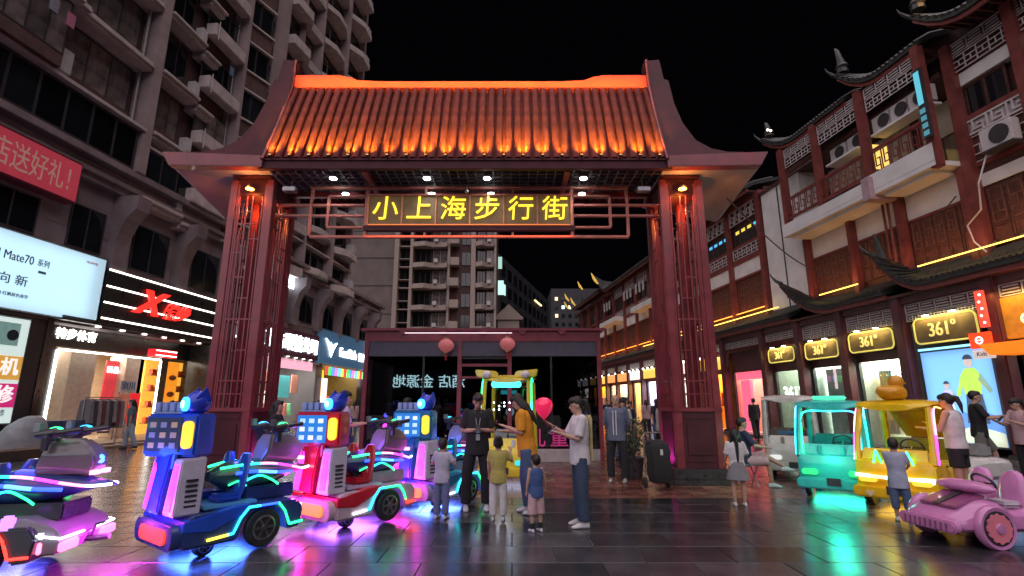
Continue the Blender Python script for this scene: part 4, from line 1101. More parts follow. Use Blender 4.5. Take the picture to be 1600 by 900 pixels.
# ---------------- long far house
hC = RS('timber_house', 'long far red timber house with white panels and small coloured windows', 'building', 0, 0)
q = RB(); q.fb(24.3, 62, -8, -.2, 4.9, 12.2); q.build('wall', m_wood, hC)
s = 24.5; k = 0
g_yel = glow('yellow_win', (.9, .7, .1), 1.0); g_blu = glow('blue_win', (.1, .5, .9), 1.0)
while s < 61:
    c = s + 2.9
    post(hC, s, 5.3, 11.9, .1, .26)
    q = RB(); q.fb(s + .14, c - .14, -.2, .02, 8.02, 8.75); q.build('white_panel', m_white, hC)
    q = RB(); q.fb(s + .14, c - .14, -.2, .06, 8.75, 9.02); q.fb(s + .14, c - .14, -.2, .05, 9.62, 9.74); q.fb(s + .14, c - .14, -.2, .05, 7.92, 8.02); q.build('rail', m_post, hC)
    if s < 45:
        q = RB(); lattice(q, -(c - .16), -(s + .16), -.0, 9.05, 9.60, .42, .04, .04, 0); q.build('fret_panel', m_lat, hC)
        wpanels(hC, s + .16, c - .16, 6.25, 7.9, -.06, 4)
        q = RB(); lattice(q, -(c - .16), -(s + .16), -.04, 10.95, 11.75, .5, .05, .04, 1); q.build('frieze', m_lat, hC)
    w_ = rwin(hC, s + .3, c - .3, 9.78, 10.75, -.12, 4, m_wood, t=.05)
    if k in (0, 1, 4):
        for j in range(4):
            q = RB(); a = s + .42 + j * .56; q.fb(a, a + .34, -.085, -.07, 10.45, 10.62); q.build('coloured_light', g_yel if (k == 0 and j != 0) else g_blu, hC)
    if k > 3 and k % 3 == 1:
        q = RB(); q.fb(s + .3, c + 2.2, 0, .9, 8.6, 9.0); q.build('balcony_slab', m_white, hC); 
    if k in (2, 5, 6, 8):
        for j in range(3):
            q = RB(); q.fb(s + .5 + j * .8, s + .8 + j * .8, .3, .35, 10.2, 11.0); q.build('hanging_cloth', m_acw, hC)
    q = RB(); q.fb(s + .14, c - .14, .1, .14, 6.12, 6.15); q.build('light_strip', g_or, hC)
    s = c; k += 1
q = RB(); q.fb(24.3, 62, -.2, .16, 11.78, 12.0); q.build('top_band', m_post, hC)
eave(hC, 24.3, 50, 12.0, .8, up0=0, up1=1.6, rise=.9); eave(hC, 50.2, 62, 12.3, .9, up1=1.7, rise=1.0)
for (s, z) in ((49.6, 13.5), (49.2, 13.2), (55, 13.9), (61.5, 13.9), (61.8, 13.0), (58.5, 12.8)):
    q = MB(); q.tube([(-s, -1.1, z - .35), (-s, -1.4, z), (-s - .1, -1.6, z + .55)], [.08, .13, .03], 6); q.build('lit_ridge_end', glow('lit_ridge_gold', (1, .6, .10), .55), hC)  # emission on the roof ends imitates lamplight falling on them
for b_, s0, s1, e, st in ((hA, 8, 14.2, .045, 14.3), (hB, 14.5, 21.3, .2, 0), (hC, 24.4, 61, .2, 0)):
    lamp('AREA', 'eave_wash', (-(s0 + s1) / 2, -.55, 5.95), (s1 - s0) * 3.8, (1, .42, .12), b_, s1 - s0, rot=(R(180 - 25), 0, 0), sy=.05)
q = RB(); 
for k in range(14): q.fb(12.2 + k * .7, 12.25 + k * .7, .5, .55, 5.86, 5.9)
q.build('strip_clip', m_fr, hB, kind='stuff')
for (a, c) in ((9, 16.1), (18.6, 20.6), (23.3, 40)):
    q = RB(); q.fb(a, c, .42, .46, 5.80, 5.83); q.build('gold_light_strip', g_gold, hB)

# ---------------- arcade: lower skirt roof, columns, friezes
ar = RS('shop_arcade', 'ground floor arcade of dark red columns under a long tiled skirt roof', 'arcade', 0, 0)
eave(ar, 7.5, 16.9, 5.05, 1.05, up1=1.3, rise=.75, back=-.1, upw=1.6, name='skirt_roof'); finial(ar, 17.0, .8, 6.0, 1.25)
eave(ar, 17.0, 21.9, 5.05, 1.0, up1=1.5, rise=.65, back=-.1, upw=2.6, name='skirt_roof')
eave(ar, 22.0, 61, 5.10, 1.0, rise=.7, back=-.1, name='skirt_roof')
m_colr = mat('arcade_column', (.11, .034, .042), .4, noise=.2, scale=2, bump=.06)
cols = [11.3, 13.9, 16.85, 19.4, 21.85, 24.4, 28.0, 31, 34, 37, 40, 43, 46, 49, 52, 55, 58]
for s in cols:
    q = RB(); q.fb(s - .17, s + .17, .45, .80, .25, 4.95); q.build('column', m_colr, ar, bevel=.03)
    q = RB(); q.fb(s - .24, s + .24, .38, .87, 0, .25); q.build('column_base', m_granite, ar, bevel=.03)
q = RB(); q.fb(7.5, 61, -.2, .85, 4.90, 4.99); q.build('arcade_ceiling', m_wood, ar)
q = RB(); q.fb(7.5, 61, .55, .70, 4.68, 4.90); q.build('arcade_beam', m_colr, ar)
for a, c in zip(cols, cols[1:]):
    a += .18; c -= .18
    if a < 32:
        q = RB(); lattice(q, -c, -a, -.58, 4.32, 4.66, .55 if a < 20 else .6, .03, .03, 2); q.build('louvre_frieze', m_lat, ar)
        q = RB(); lattice(q, -c, -a, -.58, 4.10, 4.30, .22, .02, .03, 0); q.build('fret_frieze', m_lat if a < 20 else m_latr, ar)
        q = RB(); q.fb(a, c, .5, .52, 4.30, 4.68); q.build('frieze_back', m_colr, ar)
    else:
        q = RB(); q.fb(a, c, .5, .6, 4.2, 4.66); q.build('frieze', m_lat, ar)
q = RB(); q.fb(7.5, 61, -.3, .95, 0, .12); q.build('arcade_floor', mat('arcade_stone', (.16, .14, .13), .3, noise=.25), ar, bevel=.01)
q = RB(); q.fb(7.5, 61, -.25, -.05, 4.15, 4.9); q.build('transom_wall', m_wood, ar)

# ---------------- shops on the right
def rshop(label, s0, s1, z1, backc, e, lcol, energy, floor_z=.12, front=True, depth=2.2, glassy=True, name='shop', cat='shop', group=None):
    t = RS(name, label, cat, 0, .36, 0, group)
    mb = mat('shopwall_%d' % int(s0 * 10), backc, .55, noise=.1)
    q = RB(); q.fb(s0 - .0, s1 + .0, -depth - .1, -depth, floor_z, 4.1); q.build('back_wall', mb, t)
    q = RB(); q.fb(s0, s0 + .06, -depth, -.12, floor_z, 4.1); q.build('side_wall', mb, t)
    q = RB(); q.fb(s1 - .06, s1, -depth, -.12, floor_z, 4.1); q.build('side_wall', mb, t)
    q = RB(); q.fb(s0, s1, -depth, -.12, 3.7, 3.76); q.build('shop_ceiling', m_intw, t)
    q = RB(); q.fb(s0, s1, -depth, -.12, floor_z - .1, floor_z + .02); q.build('shop_floor', m_intw, t)
    q = RB(); q.fb(s0, s0 + .06, -.12, .0, floor_z, z1); q.build('frame', m_fr, t)
    q = RB(); q.fb(s1 - .06, s1, -.12, .0, floor_z, z1); q.build('frame', m_fr, t)
    q = RB(); q.fb(s0, s1, -.12, .0, z1, 4.12); q.build('header', m_colr, t)
    lamp('AREA', 'shop_light', (-(s0 + s1) / 2, 1.4, 3.65), energy, lcol, t, s1 - s0 - .3, rot=(0, 0, 0), sy=1.6)
    if glassy:
        q = RB(); q.fb(s0 + .06, s1 - .06, -.07, -.055, floor_z, z1); q.build('glass_pane', glass('shop_glass', (.95, .97, .97), .92), t)
    return t
def hangers(t, s0, s1, z, o, cols_, n, rnd_):
    q = RB(); q.fb(s0, s1, o - .02, o + .02, z, z + .03); q.build('rail', m_steel, t)
    for k in range(n):
        s = s0 + (s1 - s0) * (k + .5) / n; h = .7 + rnd_.random() * .35; w_ = .5 * (s1 - s0) / n
        q = RB()
        q.loft([[(-s + dx * a, -o + dy * b_, zz) for dx, dy in ((-1, -1), (1, -1), (1, 1), (-1, 1))] for a, b_, zz in ((w_ * .15, .04, z), (w_ * .8, .14, z - .08), (w_ * .7, .12, z - h * .6), (w_ * .85, .14, z - h))])
        q.build('hanging_garment', cols_[rnd_.randrange(len(cols_))], t, smooth=True)
rg = random.Random(11)
mg = [mat('g_cream', (.62, .56, .44), .85, bump=.3), mat('g_olive', (.30, .30, .2), .85, bump=.3), mat('g_white', (.7, .7, .66), .85, bump=.3), mat('g_tan', (.45, .33, .2), .85, bump=.3)]
mgr = [mat('g_red', (.6, .08, .07), .85), mat('g_pink', (.7, .3, .28), .85), mat('g_white', (.7, .7, .66), .85), mat('g_peach', (.7, .45, .3), .85)]
sA = rshop('sportswear shop window with cream garments, beside the glowing blue poster', 17.1, 19.25, 3.0, (.7, .72, .58), 0, (.92, 1, .80), 520)
hangers(sA, 17.3, 18.4, 2.5, -.7, mg, 5, rg)
q = RB(); q.fb(18.45, 19.0, -1.0, -.6, .5, 2.7); q.build('display_panel', m_intw, sA)
for k in range(5):
    q = RB(); q.fb(18.45 + k * .12, 18.5 + k * .12, -.6, -.56, .5, 2.7); q.build('slat', mat('mint_slat', (.55, .68, .6), .6), sA)
sB = rshop('sportswear shop window with mint curtain, second from the blue poster', 19.55, 21.7, 2.95, (.62, .72, .62), 0, (.86, 1, .86), 520)
for k in range(12):
    q = RB(); q.tube([(-20.5 - k * .09, .5, .15), (-20.5 - k * .09, .5, 2.9)], .045, 6); q.build('curtain_fold', mat('mint_curtain', (.55, .70, .62), .7), sB)
hangers(sB, 19.8, 20.4, 2.3, -.7, mg, 3, rg)
sC = rshop('sportswear shop window carrying large white numerals on its glass', 22.0, 24.2, 2.95, (.25, .28, .22), 0, (.9, 1, .85), 240)
rtext('361°', .78, glow('white_numerals', (1, 1, 1), 1.8), 'lettering', sC, 23.1, -.03, 1.95, .02, bold=.012, sx=.9)
q = RB(); q.fb(22.2, 22.9, -.6, -.4, .15, 2.9); q.build('grey_column', mat('grey_col', (.35, .35, .34), .5), sC)
sD = rshop('brightly lit pink and red boutique doorway behind the walking man', 24.65, 27.75, 3.1, (.85, .42, .36), 0, (1, .62, .5), 230, glassy=False, depth=4)
q = RB(); q.fb(24.9, 27.6, -.2, -.1, 2.72, 3.1); q.build('banner', mat('pink_banner', (.8, .1, .18), .5, emit=(1, .12, .2), es=1.3), sD)
q = RB(); q.fb(26.7, 27.5, -.4, -.25, .2, 2.7); q.build('pink_panel', mat('pink_panel', (.8, .15, .25), .5, emit=(1, .15, .28), es=.9), sD)
hangers(sD, 24.9, 26.6, 2.5, -1.2, mgr, 7, rg); hangers(sD, 24.9, 26.6, 1.4, -1.0, mgr, 7, rg)
cols4 = [((.85, .38, .06), (1, .55, .15)), ((.8, .8, .75), (1, .95, .85)), ((.85, .3, .05), (1, .45, .1)), ((.8, .75, .85), (.85, .85, 1)), ((.8, .6, .3), (1, .75, .4)), ((.85, .7, .5), (1, .85, .6))]
for k, (a, c) in enumerate(((28.2, 30.8), (31.2, 33.8), (34.2, 36.8), (37.2, 39.8), (40.2, 42.8), (43.2, 48.8), (49.2, 54.8), (55.2, 60.5))):
    bc, lc = cols4[k % 6]
    nm = ['orange lit', 'white lit', 'deep orange lit', 'bluish white lit', 'amber lit', 'cream lit', 'farthest but one orange lit', 'farthest white lit'][k]
    t = rshop('%s far shop of the right hand row, number %s past the boutique' % (nm, ['one', 'two', 'three', 'four', 'five', 'six', 'seven', 'eight'][k]), a, c, 3.1, bc, 0, lc, 420, glassy=False, depth=2.5)
    t['label'] = '%s far shop in the right hand row beyond the pink boutique' % nm
    hangers(t, a + .2, c - .2, 2.2, -.9, mg + mgr, 6, rg)
    q = RB(); q.fb(a + .1, c - .1, .2, .32, 3.35, 4.0); q.build('sign_board', mat('signglow_%d' % (k % 3), ((.8, .45, .08), (.7, .7, .6), (.8, .3, .1))[k % 3], .4, emit=((1, .55, .1), (1, .9, .8), (1, .35, .1))[k % 3], es=1.1), t)
    for j in range(3):
        q = MB(); x = -(a + (c - a) * (j + .5) / 3); q.ball((x, -.45, 4.05), .07, 8, 6); q.build('bulb', glow('arcade_bulb', (1, .92, .8), 12), t)

# gold framed number boards
m_board = mat('bronze_board', (.15, .10, .045), .4, noise=.3, scale=3)
g_border = glow('gold_border', (.75, .62, .12), .8)
def rounded(w_, h, r, n=5):
    pts = []
    for cx, cz, a0 in ((w_ / 2 - r, h / 2 - r, 0), (-w_ / 2 + r, h / 2 - r, 90), (-w_ / 2 + r, -h / 2 + r, 180), (w_ / 2 - r, -h / 2 + r, 270)):
        for k in range(n + 1):
            a = R(a0 + 90 * k / n); pts.append((cx + r * math.cos(a), cz + r * math.sin(a)))
    return pts
def number_board(s0, s1, z, h, label):
    w_ = s1 - s0; t = RS('number_board', label, 'sign', (s0 + s1) / 2, .66, z, 'gold rimmed number boards under the arcade')
    q = MB(); q.prism(rounded(w_, h, .18), -.05, .05); q.build('board', m_board, t)
    q = MB(); pts = rounded(w_ - .03, h - .03, .17); q.tube([(x, -.055, z_) for x, z_ in pts], .028, 6, close=True); q.build('rim', g_border, t)
    text('361°', h * .72, .04, glow('gold_numerals', (1, .80, .25), .65), 'lettering', t, (-.05, -.07, -.02), sx=.85)
    for k in (-1, 1):
        q = MB(); q.lathe([(.09, .03), (.07, .07)], (k * w_ * .22, -.16, h / 2 + .02), 12); l_ = q.build('spot_lamp', m_fr, t)
        q = MB(); q.lathe([(.085, .015), (.085, .03)], (k * w_ * .22, -.16, h / 2 + .02), 12); q.build('lens', glow('board_lens', (1, .98, .8), 16), l_)
    a = lamp('AREA', 'board_light', (0, -.22, h / 2 + .04), 20, (1, .80, .25), t, w_ * .8, sy=.06); aim(a, (0, .45, -1))
    return t
number_board(14.35, 16.35, 3.72, .80, 'largest gold rimmed number board above the blue poster')
number_board(17.15, 19.1, 3.66, .70, 'gold rimmed number board above the cream garments window')
number_board(19.65, 21.5, 3.60, .68, 'gold rimmed number board above the mint curtain window')
number_board(22.2, 24.0, 3.62, .62, 'farthest gold rimmed number board above the window with white numerals')

# blue sport poster
po = RS('poster', 'tall glowing blue poster of two young runners above hills', 'poster', 15.4, .48, 0)
q = MB(); q.box(-1.12, 1.12, -.04, .04, .35, 3.14); q.build('frame', m_fr, po)
g_sky = mat('poster_sky', (.2, .42, .7), .5, noise=.05, scale=.5, emit=(.20, .42, .85), es=.75)
q = MB(); q.box(-1.06, 1.06, -.05, -.04, .40, 3.08); q.build('print', g_sky, po)
def flat(poly, m, nm, y=-.055): q = MB(); q.prism(poly, y - .004, y); return q.build(nm, m, po)
pm = lambda n, c, e=.6: mat('print_' + n, c, .5, emit=c, es=e)
flat([(-1.06, .40), (1.06, .40), (1.06, 1.15), (.7, 1.3), (.35, 1.15), (.0, 1.32), (-.3, 1.12), (-.7, 1.35), (-1.06, 1.1)], pm('hills', (.12, .25, .55)), 'printed_hills')
flat([(-1.06, .40), (1.06, .40), (1.06, .75), (.3, .95), (-.4, .7), (-1.06, .85)], pm('meadow', (.65, .62, .4)), 'printed_meadow', -.06)
def figure(cx, cz, k, top, legs, hair):
    flat([(cx - .20 * k, cz + .05), (cx - .24 * k, cz + .45 * k), (cx - .12 * k, cz + .62 * k), (cx + .12 * k, cz + .62 * k), (cx + .24 * k, cz + .45 * k), (cx + .18 * k, cz + .05)], top, 'printed_jacket', -.066)
    flat([(cx + .22 * k, cz + .5 * k), (cx + .42 * k, cz + .12 * k), (cx + .36 * k, cz + .06 * k), (cx + .16 * k, cz + .35 * k)], pm('sleeve', (.25, .3, .15)), 'printed_sleeve', -.070)
    flat([(cx - .22 * k, cz + .5 * k), (cx - .40 * k, cz + .02 * k), (cx - .33 * k, cz - .02 * k), (cx - .16 * k, cz + .35 * k)], top, 'printed_sleeve', -.070)
    flat([(cx - .18 * k, cz + .05), (cx + .18 * k, cz + .05), (cx + .24 * k, cz - .6 * k), (cx + .1 * k, cz - .6 * k), (cx, cz - .1 * k), (cx - .14 * k, cz - .6 * k), (cx - .26 * k, cz - .6 * k)], legs, 'printed_legs', -.066)
    flat([(cx + math.cos(a) * .10 * k, cz + .76 * k + math.sin(a) * .13 * k) for a in [2 * math.pi * j / 12 for j in range(12)]], pm('skin', (.6, .38, .28), .5), 'printed_face', -.072)
    flat([(cx + math.cos(a) * .115 * k, cz + .82 * k + math.sin(a) * .11 * k) for a in [math.pi * j / 8 for j in range(9)]], hair, 'printed_hair', -.076)
figure(.42, 1.75, 1.25, pm('lime', (.45, .62, .05)), pm('dark', (.06, .07, .1), .3), pm('hair', (.04, .04, .05), .1))
figure(-.35, 1.45, .80, pm('lilac', (.5, .42, .75)), pm('pale', (.6, .6, .7)), pm('hair', (.04, .04, .05), .1))
q = MB(); q.box(-1.1, 1.1, -.07, -.03, 3.14, 3.2); q.build('top_light', glow('poster_top', (.25, .75, 1), 2.2), po)
lamp('AREA', 'poster_glow', (0, -.2, 1.7), 22, (.45, .7, 1), po, 2.0, rot=(R(90), 0, 0), sy=2.6)
# red flag sign with round mark, white plate
rf = RS('red_flag_sign', 'small red flag sign with round white mark over a white plate at the poster corner', 'sign', 14.15, .95, 3.0)
q = MB(); q.box(-.28, .28, -.05, .05, 0, .42); q.build('box', mat('flag_red', (.8, .05, .02), .5, emit=(1, .06, .01), es=1.2), rf, bevel=.01)
q = MB(); q.tube([(math.cos(a) * .09, -.06, .21 + math.sin(a) * .09) for a in [2 * math.pi * k / 12 for k in range(12)]], .018, 6, close=True); q.tube([(-.05, -.06, .21), (.05, -.06, .21)], .015, 5); q.build('round_mark', glow('mark_white', (1, 1, 1), 1.5), rf)
q = MB(); q.box(-.26, .28, -.05, .05, -.28, -.04); q.build('plate', mat('plate_white', (.7, .65, .62), .5, emit=(1, .9, .85), es=.5), rf, bevel=.01)
text('Kids', .16, .012, mat('plate_ink', (.3, .1, .1), .5), 'lettering', rf, (.0, -.055, -.16))
# orange board at the right edge
ob = RS('orange_board', 'orange lit board with cream letters at the right edge over an orange awning', 'sign', 12.7, .55, 3.75)
q = MB(); q.box(-1.2, .98, -.08, .08, -.55, .55); q.build('board', mat('orange_board', (.55, .22, .03), .4, noise=.2, emit=(.8, .32, .02), es=.35), ob, bevel=.02) 
text('Coffee', .42, .03, glow('cream_letters', (1, .85, .45), 1.6), 'lettering', ob, (-.05, -.10, -.1), align='CENTER')
q = MB(); q.hexa([(-1.0, -.75, -.98), (1.1, -.75, -.98), (1.1, 0, -.98), (-1.0, 0, -.98), (-1.3, -.7, -.68), (1.25, -.7, -.68), (1.25, 0, -.60), (-1.3, 0, -.60)]); q.build('awning', mat('orange_awning', (.8, .2, .02), .5, emit=(1, .22, .01), es=.9), ob, bevel=.01)
a = lamp('AREA', 'board_light', (-.1, -.35, .66), 16, (1, .6, .15), ob, 2, sy=.08); aim(a, (0, .5, -1))
q = MB(); q.lathe([(.14, .68), (.10, .74)], (0.3, -.3, 0), 12); q.build('spot_lamp', glow('board_lens', (1, .98, .8), 16), ob)
sE = rshop('orange and white lit shop under the orange board at the right edge', 9.0, 13.7, 3.0, (.55, .55, .5), 0, (.9, .95, 1), 90)
hangers(sE, 11, 13.4, 2.4, -.8, mg, 8, rg)
# hanging little sign boards on chains below the frieze
for (s, lb) in ((21.6, 'dark hanging wooden tag beside the mint curtain shop'), (24.3, 'dark hanging wooden tag above the pink boutique corner'), (27.2, 'dark hanging wooden tag past the boutique doorway')):
    t = RS('hanging_tag', lb, 'sign', s, .9, 3.7, 'wooden tags hung from the arcade beam')
    q = MB(); q.box(-.10, .10, -.03, .03, -.35, .35); q.build('board', m_wood, t, bevel=.01)
    q = MB(); q.tube([(0, 0, .35), (0, 0, .98)], .012, 5); q.build('chain', m_fr, t)
# red corner lanterns strings / neon tag near the orange board
nt = RS('neon_tag', 'vertical red neon tag with white dots beside the big number board', 'sign', 14.0, .9, 3.55)
q = MB(); q.box(-.10, .10, -.05, .05, 0, 1.0); q.build('box', mat('neon_tag_red', (.7, .06, .03), .5, emit=(1, .10, .06), es=.9), nt)
for k in range(5):
    q = MB(); q.ball((.0 if k % 2 else .05, -.06, .12 + k * .19), .03, 6, 5); q.build('bulb', glow('tag_bulb', (1, .9, .8), 5), nt)

# black overhead cable from the gate to the balcony
cv = MB(); pts = [Vector((4.9, 11.0, 6.1)).lerp(Vector((12.4, 19.0, 6.3)), t) + Vector((0, 0, -.5 * math.sin(math.pi * t))) for t in [k / 12 for k in range(13)]]
cv.tube(pts, .018, 5); tag(cv.build('overhead_cable', m_fr), 'thin black cable sagging from the gate to the right hand houses', 'cable')
# ------------------------------------------------------------------ people
def cl(name, col, rough=.85): return mat('cloth_' + name, col, rough, noise=.12, scale=9, bump=.35)
m_skin = mat('skin', (.50, .30, .22), .5, noise=.06, scale=12)
m_hair = mat('black_hair', (.012, .010, .010), .45, noise=.3, scale=20, bump=.4)
m_eye = mat('eye_dark', (.01, .01, .01), .2); m_lip = mat('lip', (.30, .09, .08), .5)
m_shoe_w = mat('shoe_white', (.6, .6, .62), .5, noise=.1); m_shoe_b = mat('shoe_black', (.02, .02, .022), .5)

def person(label, loc, yaw, H=1.7, arms=None, legs=None, bow=0, turn=0, lean=0, top=None, top_len=.80, sleeve=.45, bottom=None, bot_len=1.0, wide=.02,
           skirt=None, hair='short', shoes=None, child=False, vox=.010, slim=1.0, group=None, socks=None, sit=False, face=True, open_jacket=None, hairm=None):
    t = thing('person', label, 'person', loc, R(yaw), group)
    K = H / 1.72; hs = 1.32 if child else 1.0
    shz = 1.36 if child else 1.42; hz = 1.36 + .245 if not child else 1.36 + .175
    HIP = 0.90 if not child else .84
    k_len = (HIP - .09) / 2
    arms = arms or [((-.12, .02, -1), (0, -.12, -1)), ((.12, .02, -1), (0, -.12, -1))]
    legs = legs or [((-.05, 0, -1), (0, .02, -1)), ((.05, 0, -1), (0, .02, -1))]
    base_z = 0.0
    hips = [Vector((-.088, 0, HIP)), Vector((.088, 0, HIP))]
    knees = [h + Vector(l[0]).normalized() * k_len for h, l in zip(hips, legs)]
    ank = [kn + Vector(l[1]).normalized() * k_len for kn, l in zip(knees, legs)]
    low = min(a.z for a in ank) - .085
    drop = Vector((0, 0, -low))
    ML = Matrix.Translation(Vector((0, 0, HIP))) @ Matrix.Rotation(R(lean), 4, 'X') @ Matrix.Translation(Vector((0, 0, -HIP)))
    S = Matrix.Scale(K, 4)
    def U(p): return S @ (ML @ Vector(p) + drop)       # upper body
    def Lw(p): return S @ (Vector(p) + drop)
    sw = (.168 if not child else .155) * slim
    sh = [Vector((-sw, 0, shz)), Vector((sw, 0, shz))]
    al = .28 if not child else .25
    elb = [s + Vector(a[0]).normalized() * al for s, a in zip(sh, arms)]
    wr = [e + Vector(a[1]).normalized() * (al - .03) for e, a in zip(elb, arms)]
    neck = Vector((0, .005, shz + .05))
    MH = ML @ Matrix.Translation(neck) @ Matrix.Rotation(R(turn), 4, 'Z') @ Matrix.Rotation(R(bow), 4, 'X') @ Matrix.Translation(-neck)
    hc = Vector((0, -.012, hz))
    def Hd(p, rel=True): return S @ (MH @ (hc + Vector(p) * hs) + drop)
    def ring(z, rx, ry, cy=0, n=14, f=U): return [f((math.cos(2 * math.pi * k / n) * rx * slim, math.sin(2 * math.pi * k / n) * ry + cy, z)) for k in range(n)]
    RH = (MH.to_3x3()).to_4x4()
    def hball(b, p, r, seg=14, rg=9): b.ball(Hd(p), [q * hs * K for q in r], seg, rg, M=RH)
    # ---- body: one continuous surface
    b = MB()
    tz = [(HIP - .06, .145, .11, 0), (HIP + .03, .158, .118, 0), (HIP + .16, .135, .10, -.005), (HIP + .32, .155, .112, 0), (shz - .06, .165, .105, 0), (shz + .015, .12, .08, .005), (shz + .05, .055, .055, .01)]
    b.loft([ring(*r) for r in tz])
    b.tube([U(neck - Vector((0, 0, .06))), Hd((0, .015, -.06))], [.056 * K, .050 * K * hs], 10)
    hball(b, (0, .01, .015), (.074, .092, .100)); hball(b, (0, -.028, -.05), (.052, .058, .062), 12, 8)
    hball(b, (0, -.092, -.012), (.012, .018, .020), 8, 6)
    for s in (-1, 1): hball(b, (s * .074, .01, -.01), (.012, .02, .03), 8, 6)
    for i in (0, 1):
        b.ball(U(sh[i]), .052 * K, 10, 7)
        b.tube([U(sh[i]), U(sh[i].lerp(elb[i], .5)), U(elb[i]), U(elb[i].lerp(wr[i], .35)), U(wr[i])], [q * K for q in (.050, .043, .036, .037, .025)], 10)
        b.ball(U(elb[i]), .036 * K, 8, 6)
        d = (wr[i] - elb[i]).normalized(); sd = -1 if i == 0 else 1
        inn = Vector((-sd, 0, 0)); nrm = d.cross(inn)
        if nrm.length < .2: inn = Vector((0, -1, 0)); nrm = d.cross(inn)
        nrm.normalize(); wd = nrm.cross(d).normalized()      # across the palm (towards the other hand)
        if wd.dot(Vector((0, -1, 0))) < 0 and abs(d.z) > .6: wd = -wd
        pc = wr[i] + d * .045
        b.tube([U(wr[i] - d * .01), U(pc), U(wr[i] + d * .085)], [(.022 * K, .022 * K), (.034 * K, .020 * K), (.036 * K, .018 * K)], 8)
        side = d.cross(wd).normalized()
        for f in range(4):
            o_ = wd * (.026 - f * .0175); L_ = (.062, .072, .066, .05)[f]
            r0 = wr[i] + d * .08 + o_; r1 = r0 + d * L_ * .55 + side * .004; curl = inn * .010 + Vector((0, 0, -.004))
            r2 = r1 + (d * .75 + inn * .55).normalized() * L_ * .5
            b.tube([U(r0), U(r1), U(r2)], [.0105 * K, .0098 * K, .0085 * K], 6)
        th0 = wr[i] + d * .03 + wd * .028
        b.tube([U(th0), U(th0 + (d * .6 + wd * .8).normalized() * .035), U(th0 + (d * .9 + wd * .4).normalized() * .062)], [.014 * K, .011 * K, .009 * K], 6)
        b.tube([Lw(hips[i]), Lw(hips[i].lerp(knees[i], .5)), Lw(knees[i]), Lw(knees[i].lerp(ank[i], .3)), Lw(ank[i])], [q * K * (1.08 if child else 1) for q in (.082, .070, .052, .054, .034)], 10)
        ft = ank[i] + Vector((0, -.02, -.05))
        b.tube([Lw(ank[i] + Vector((0, .04, -.05))), Lw(ft), Lw(ft + Vector((0, -.12, -.01)))], [.030 * K, .036 * K, .028 * K], 8)
    link_mesh(remesh(b, vox, 3), 'body', m_skin, t)
    # ---- clothes
    if top:
        b = MB(); g = .022
        z0 = HIP - .10 + (1 - top_len) * .0
        if top_len > .9: z0 = HIP - .18
        if top_len < .7: z0 = HIP + .0
        rr = [(z0, .165 + g, .12 + g, 0), (HIP + .03, .162 + g, .12 + g, 0), (HIP + .16, .145 + g, .108 + g, -.005), (HIP + .32, .158 + g, .115 + g, 0), (shz - .06, .168 + g, .108 + g, 0), (shz + .02, .125 + g, .085 + g, .005), (shz + .045, .072, .068, .01)]
        b.loft([ring(*r) for r in rr])
        if sleeve > 0:
            for i in (0, 1):
                b.ball(U(sh[i]), .064 * K, 10, 7)
                P = [sh[i]]; 
                if sleeve <= .5: P += [sh[i].lerp(elb[i], sleeve), sh[i].lerp(elb[i], sleeve * 2)]; rr_ = [.066, .064, .066]
                else: P += [sh[i].lerp(elb[i], .5), elb[i], elb[i].lerp(wr[i], (sleeve - .5) * 2)]; rr_ = [.066, .060, .055, .046]
                b.tube([U(p) for p in P], [q * K for q in rr_], 10)
                if sleeve > .5: b.ball(U(elb[i]), .054 * K, 8, 6)
        o = link_mesh(remesh(b, max(vox, .012), 3), 'jacket' if sleeve > .8 else 'shirt', top, t)
    if bottom:
        b = MB(); g = .018
        b.loft([ring(z, rx + g, ry + g, 0, 14, Lw) for z, rx, ry in ((HIP + .10, .140, .105), (HIP + .02, .156, .118), (HIP - .08, .150, .115), (HIP - .12, .10, .09))])
        for i in (0, 1):
            f = bot_len
            if f <= .5: P = [hips[i], hips[i].lerp(knees[i], f), hips[i].lerp(knees[i], 2 * f)]; rr_ = [.098, .096, .094]
            else:
                e = (f - .5) * 2; P = [hips[i], hips[i].lerp(knees[i], .5), knees[i], knees[i].lerp(ank[i], e * .5), knees[i].lerp(ank[i], e * .98)]
                rr_ = [.098, .084 + wide * .5, .064 + wide, .056 + wide * 1.2, .050 + wide * 1.3]
            b.tube([Lw(p) for p in P], [q * K for q in rr_], 12)
        link_mesh(remesh(b, max(vox, .012), 3), 'trousers' if bot_len > .6 else 'shorts', bottom, t)
    if skirt:
        b = MB(); n = 28
        def rg_(z, r, w_): return [Lw((math.cos(2 * math.pi * k / n) * r * (1 + w_ * (k % 2)), math.sin(2 * math.pi * k / n) * r * .85 * (1 + w_ * (k % 2)), z)) for k in range(n)]
        b.loft([rg_(HIP + .13, .155, 0), rg_(HIP - .02, .19, .02), rg_(HIP - .26, .245, .05), rg_(HIP - .27, .20, .05)])
        b.build('skirt', skirt, t, smooth=True)
    if shoes:
        for i in (0, 1):
            b = MB(); a = ank[i]
            fwd = Vector((0, -1, 0))
            b.loft([[Lw((a.x + dx * w_, a.y - y_, a.z + dz)) for dx, dz in ((-1, -.085), (-1, h * .4 - .085), (-.6, h - .085), (.6, h - .085), (1, h * .4 - .085), (1, -.085))] for y_, w_, h in ((-.075, .026, .06), (-.05, .036, .095), (.03, .040, .10), (.10, .046, .062), (.155, .040, .045), (.178, .022, .028))])
            b.build('shoe', shoes, t, smooth=True, sub=1)
            if socks:
                b = MB(); b.tube([Lw(a + Vector((0, .005, -.01))), Lw(a.lerp(knees[i], .3))], [.045 * K, .052 * K], 10); b.build('sock', socks, t, smooth=True)
    hm = hairm or m_hair
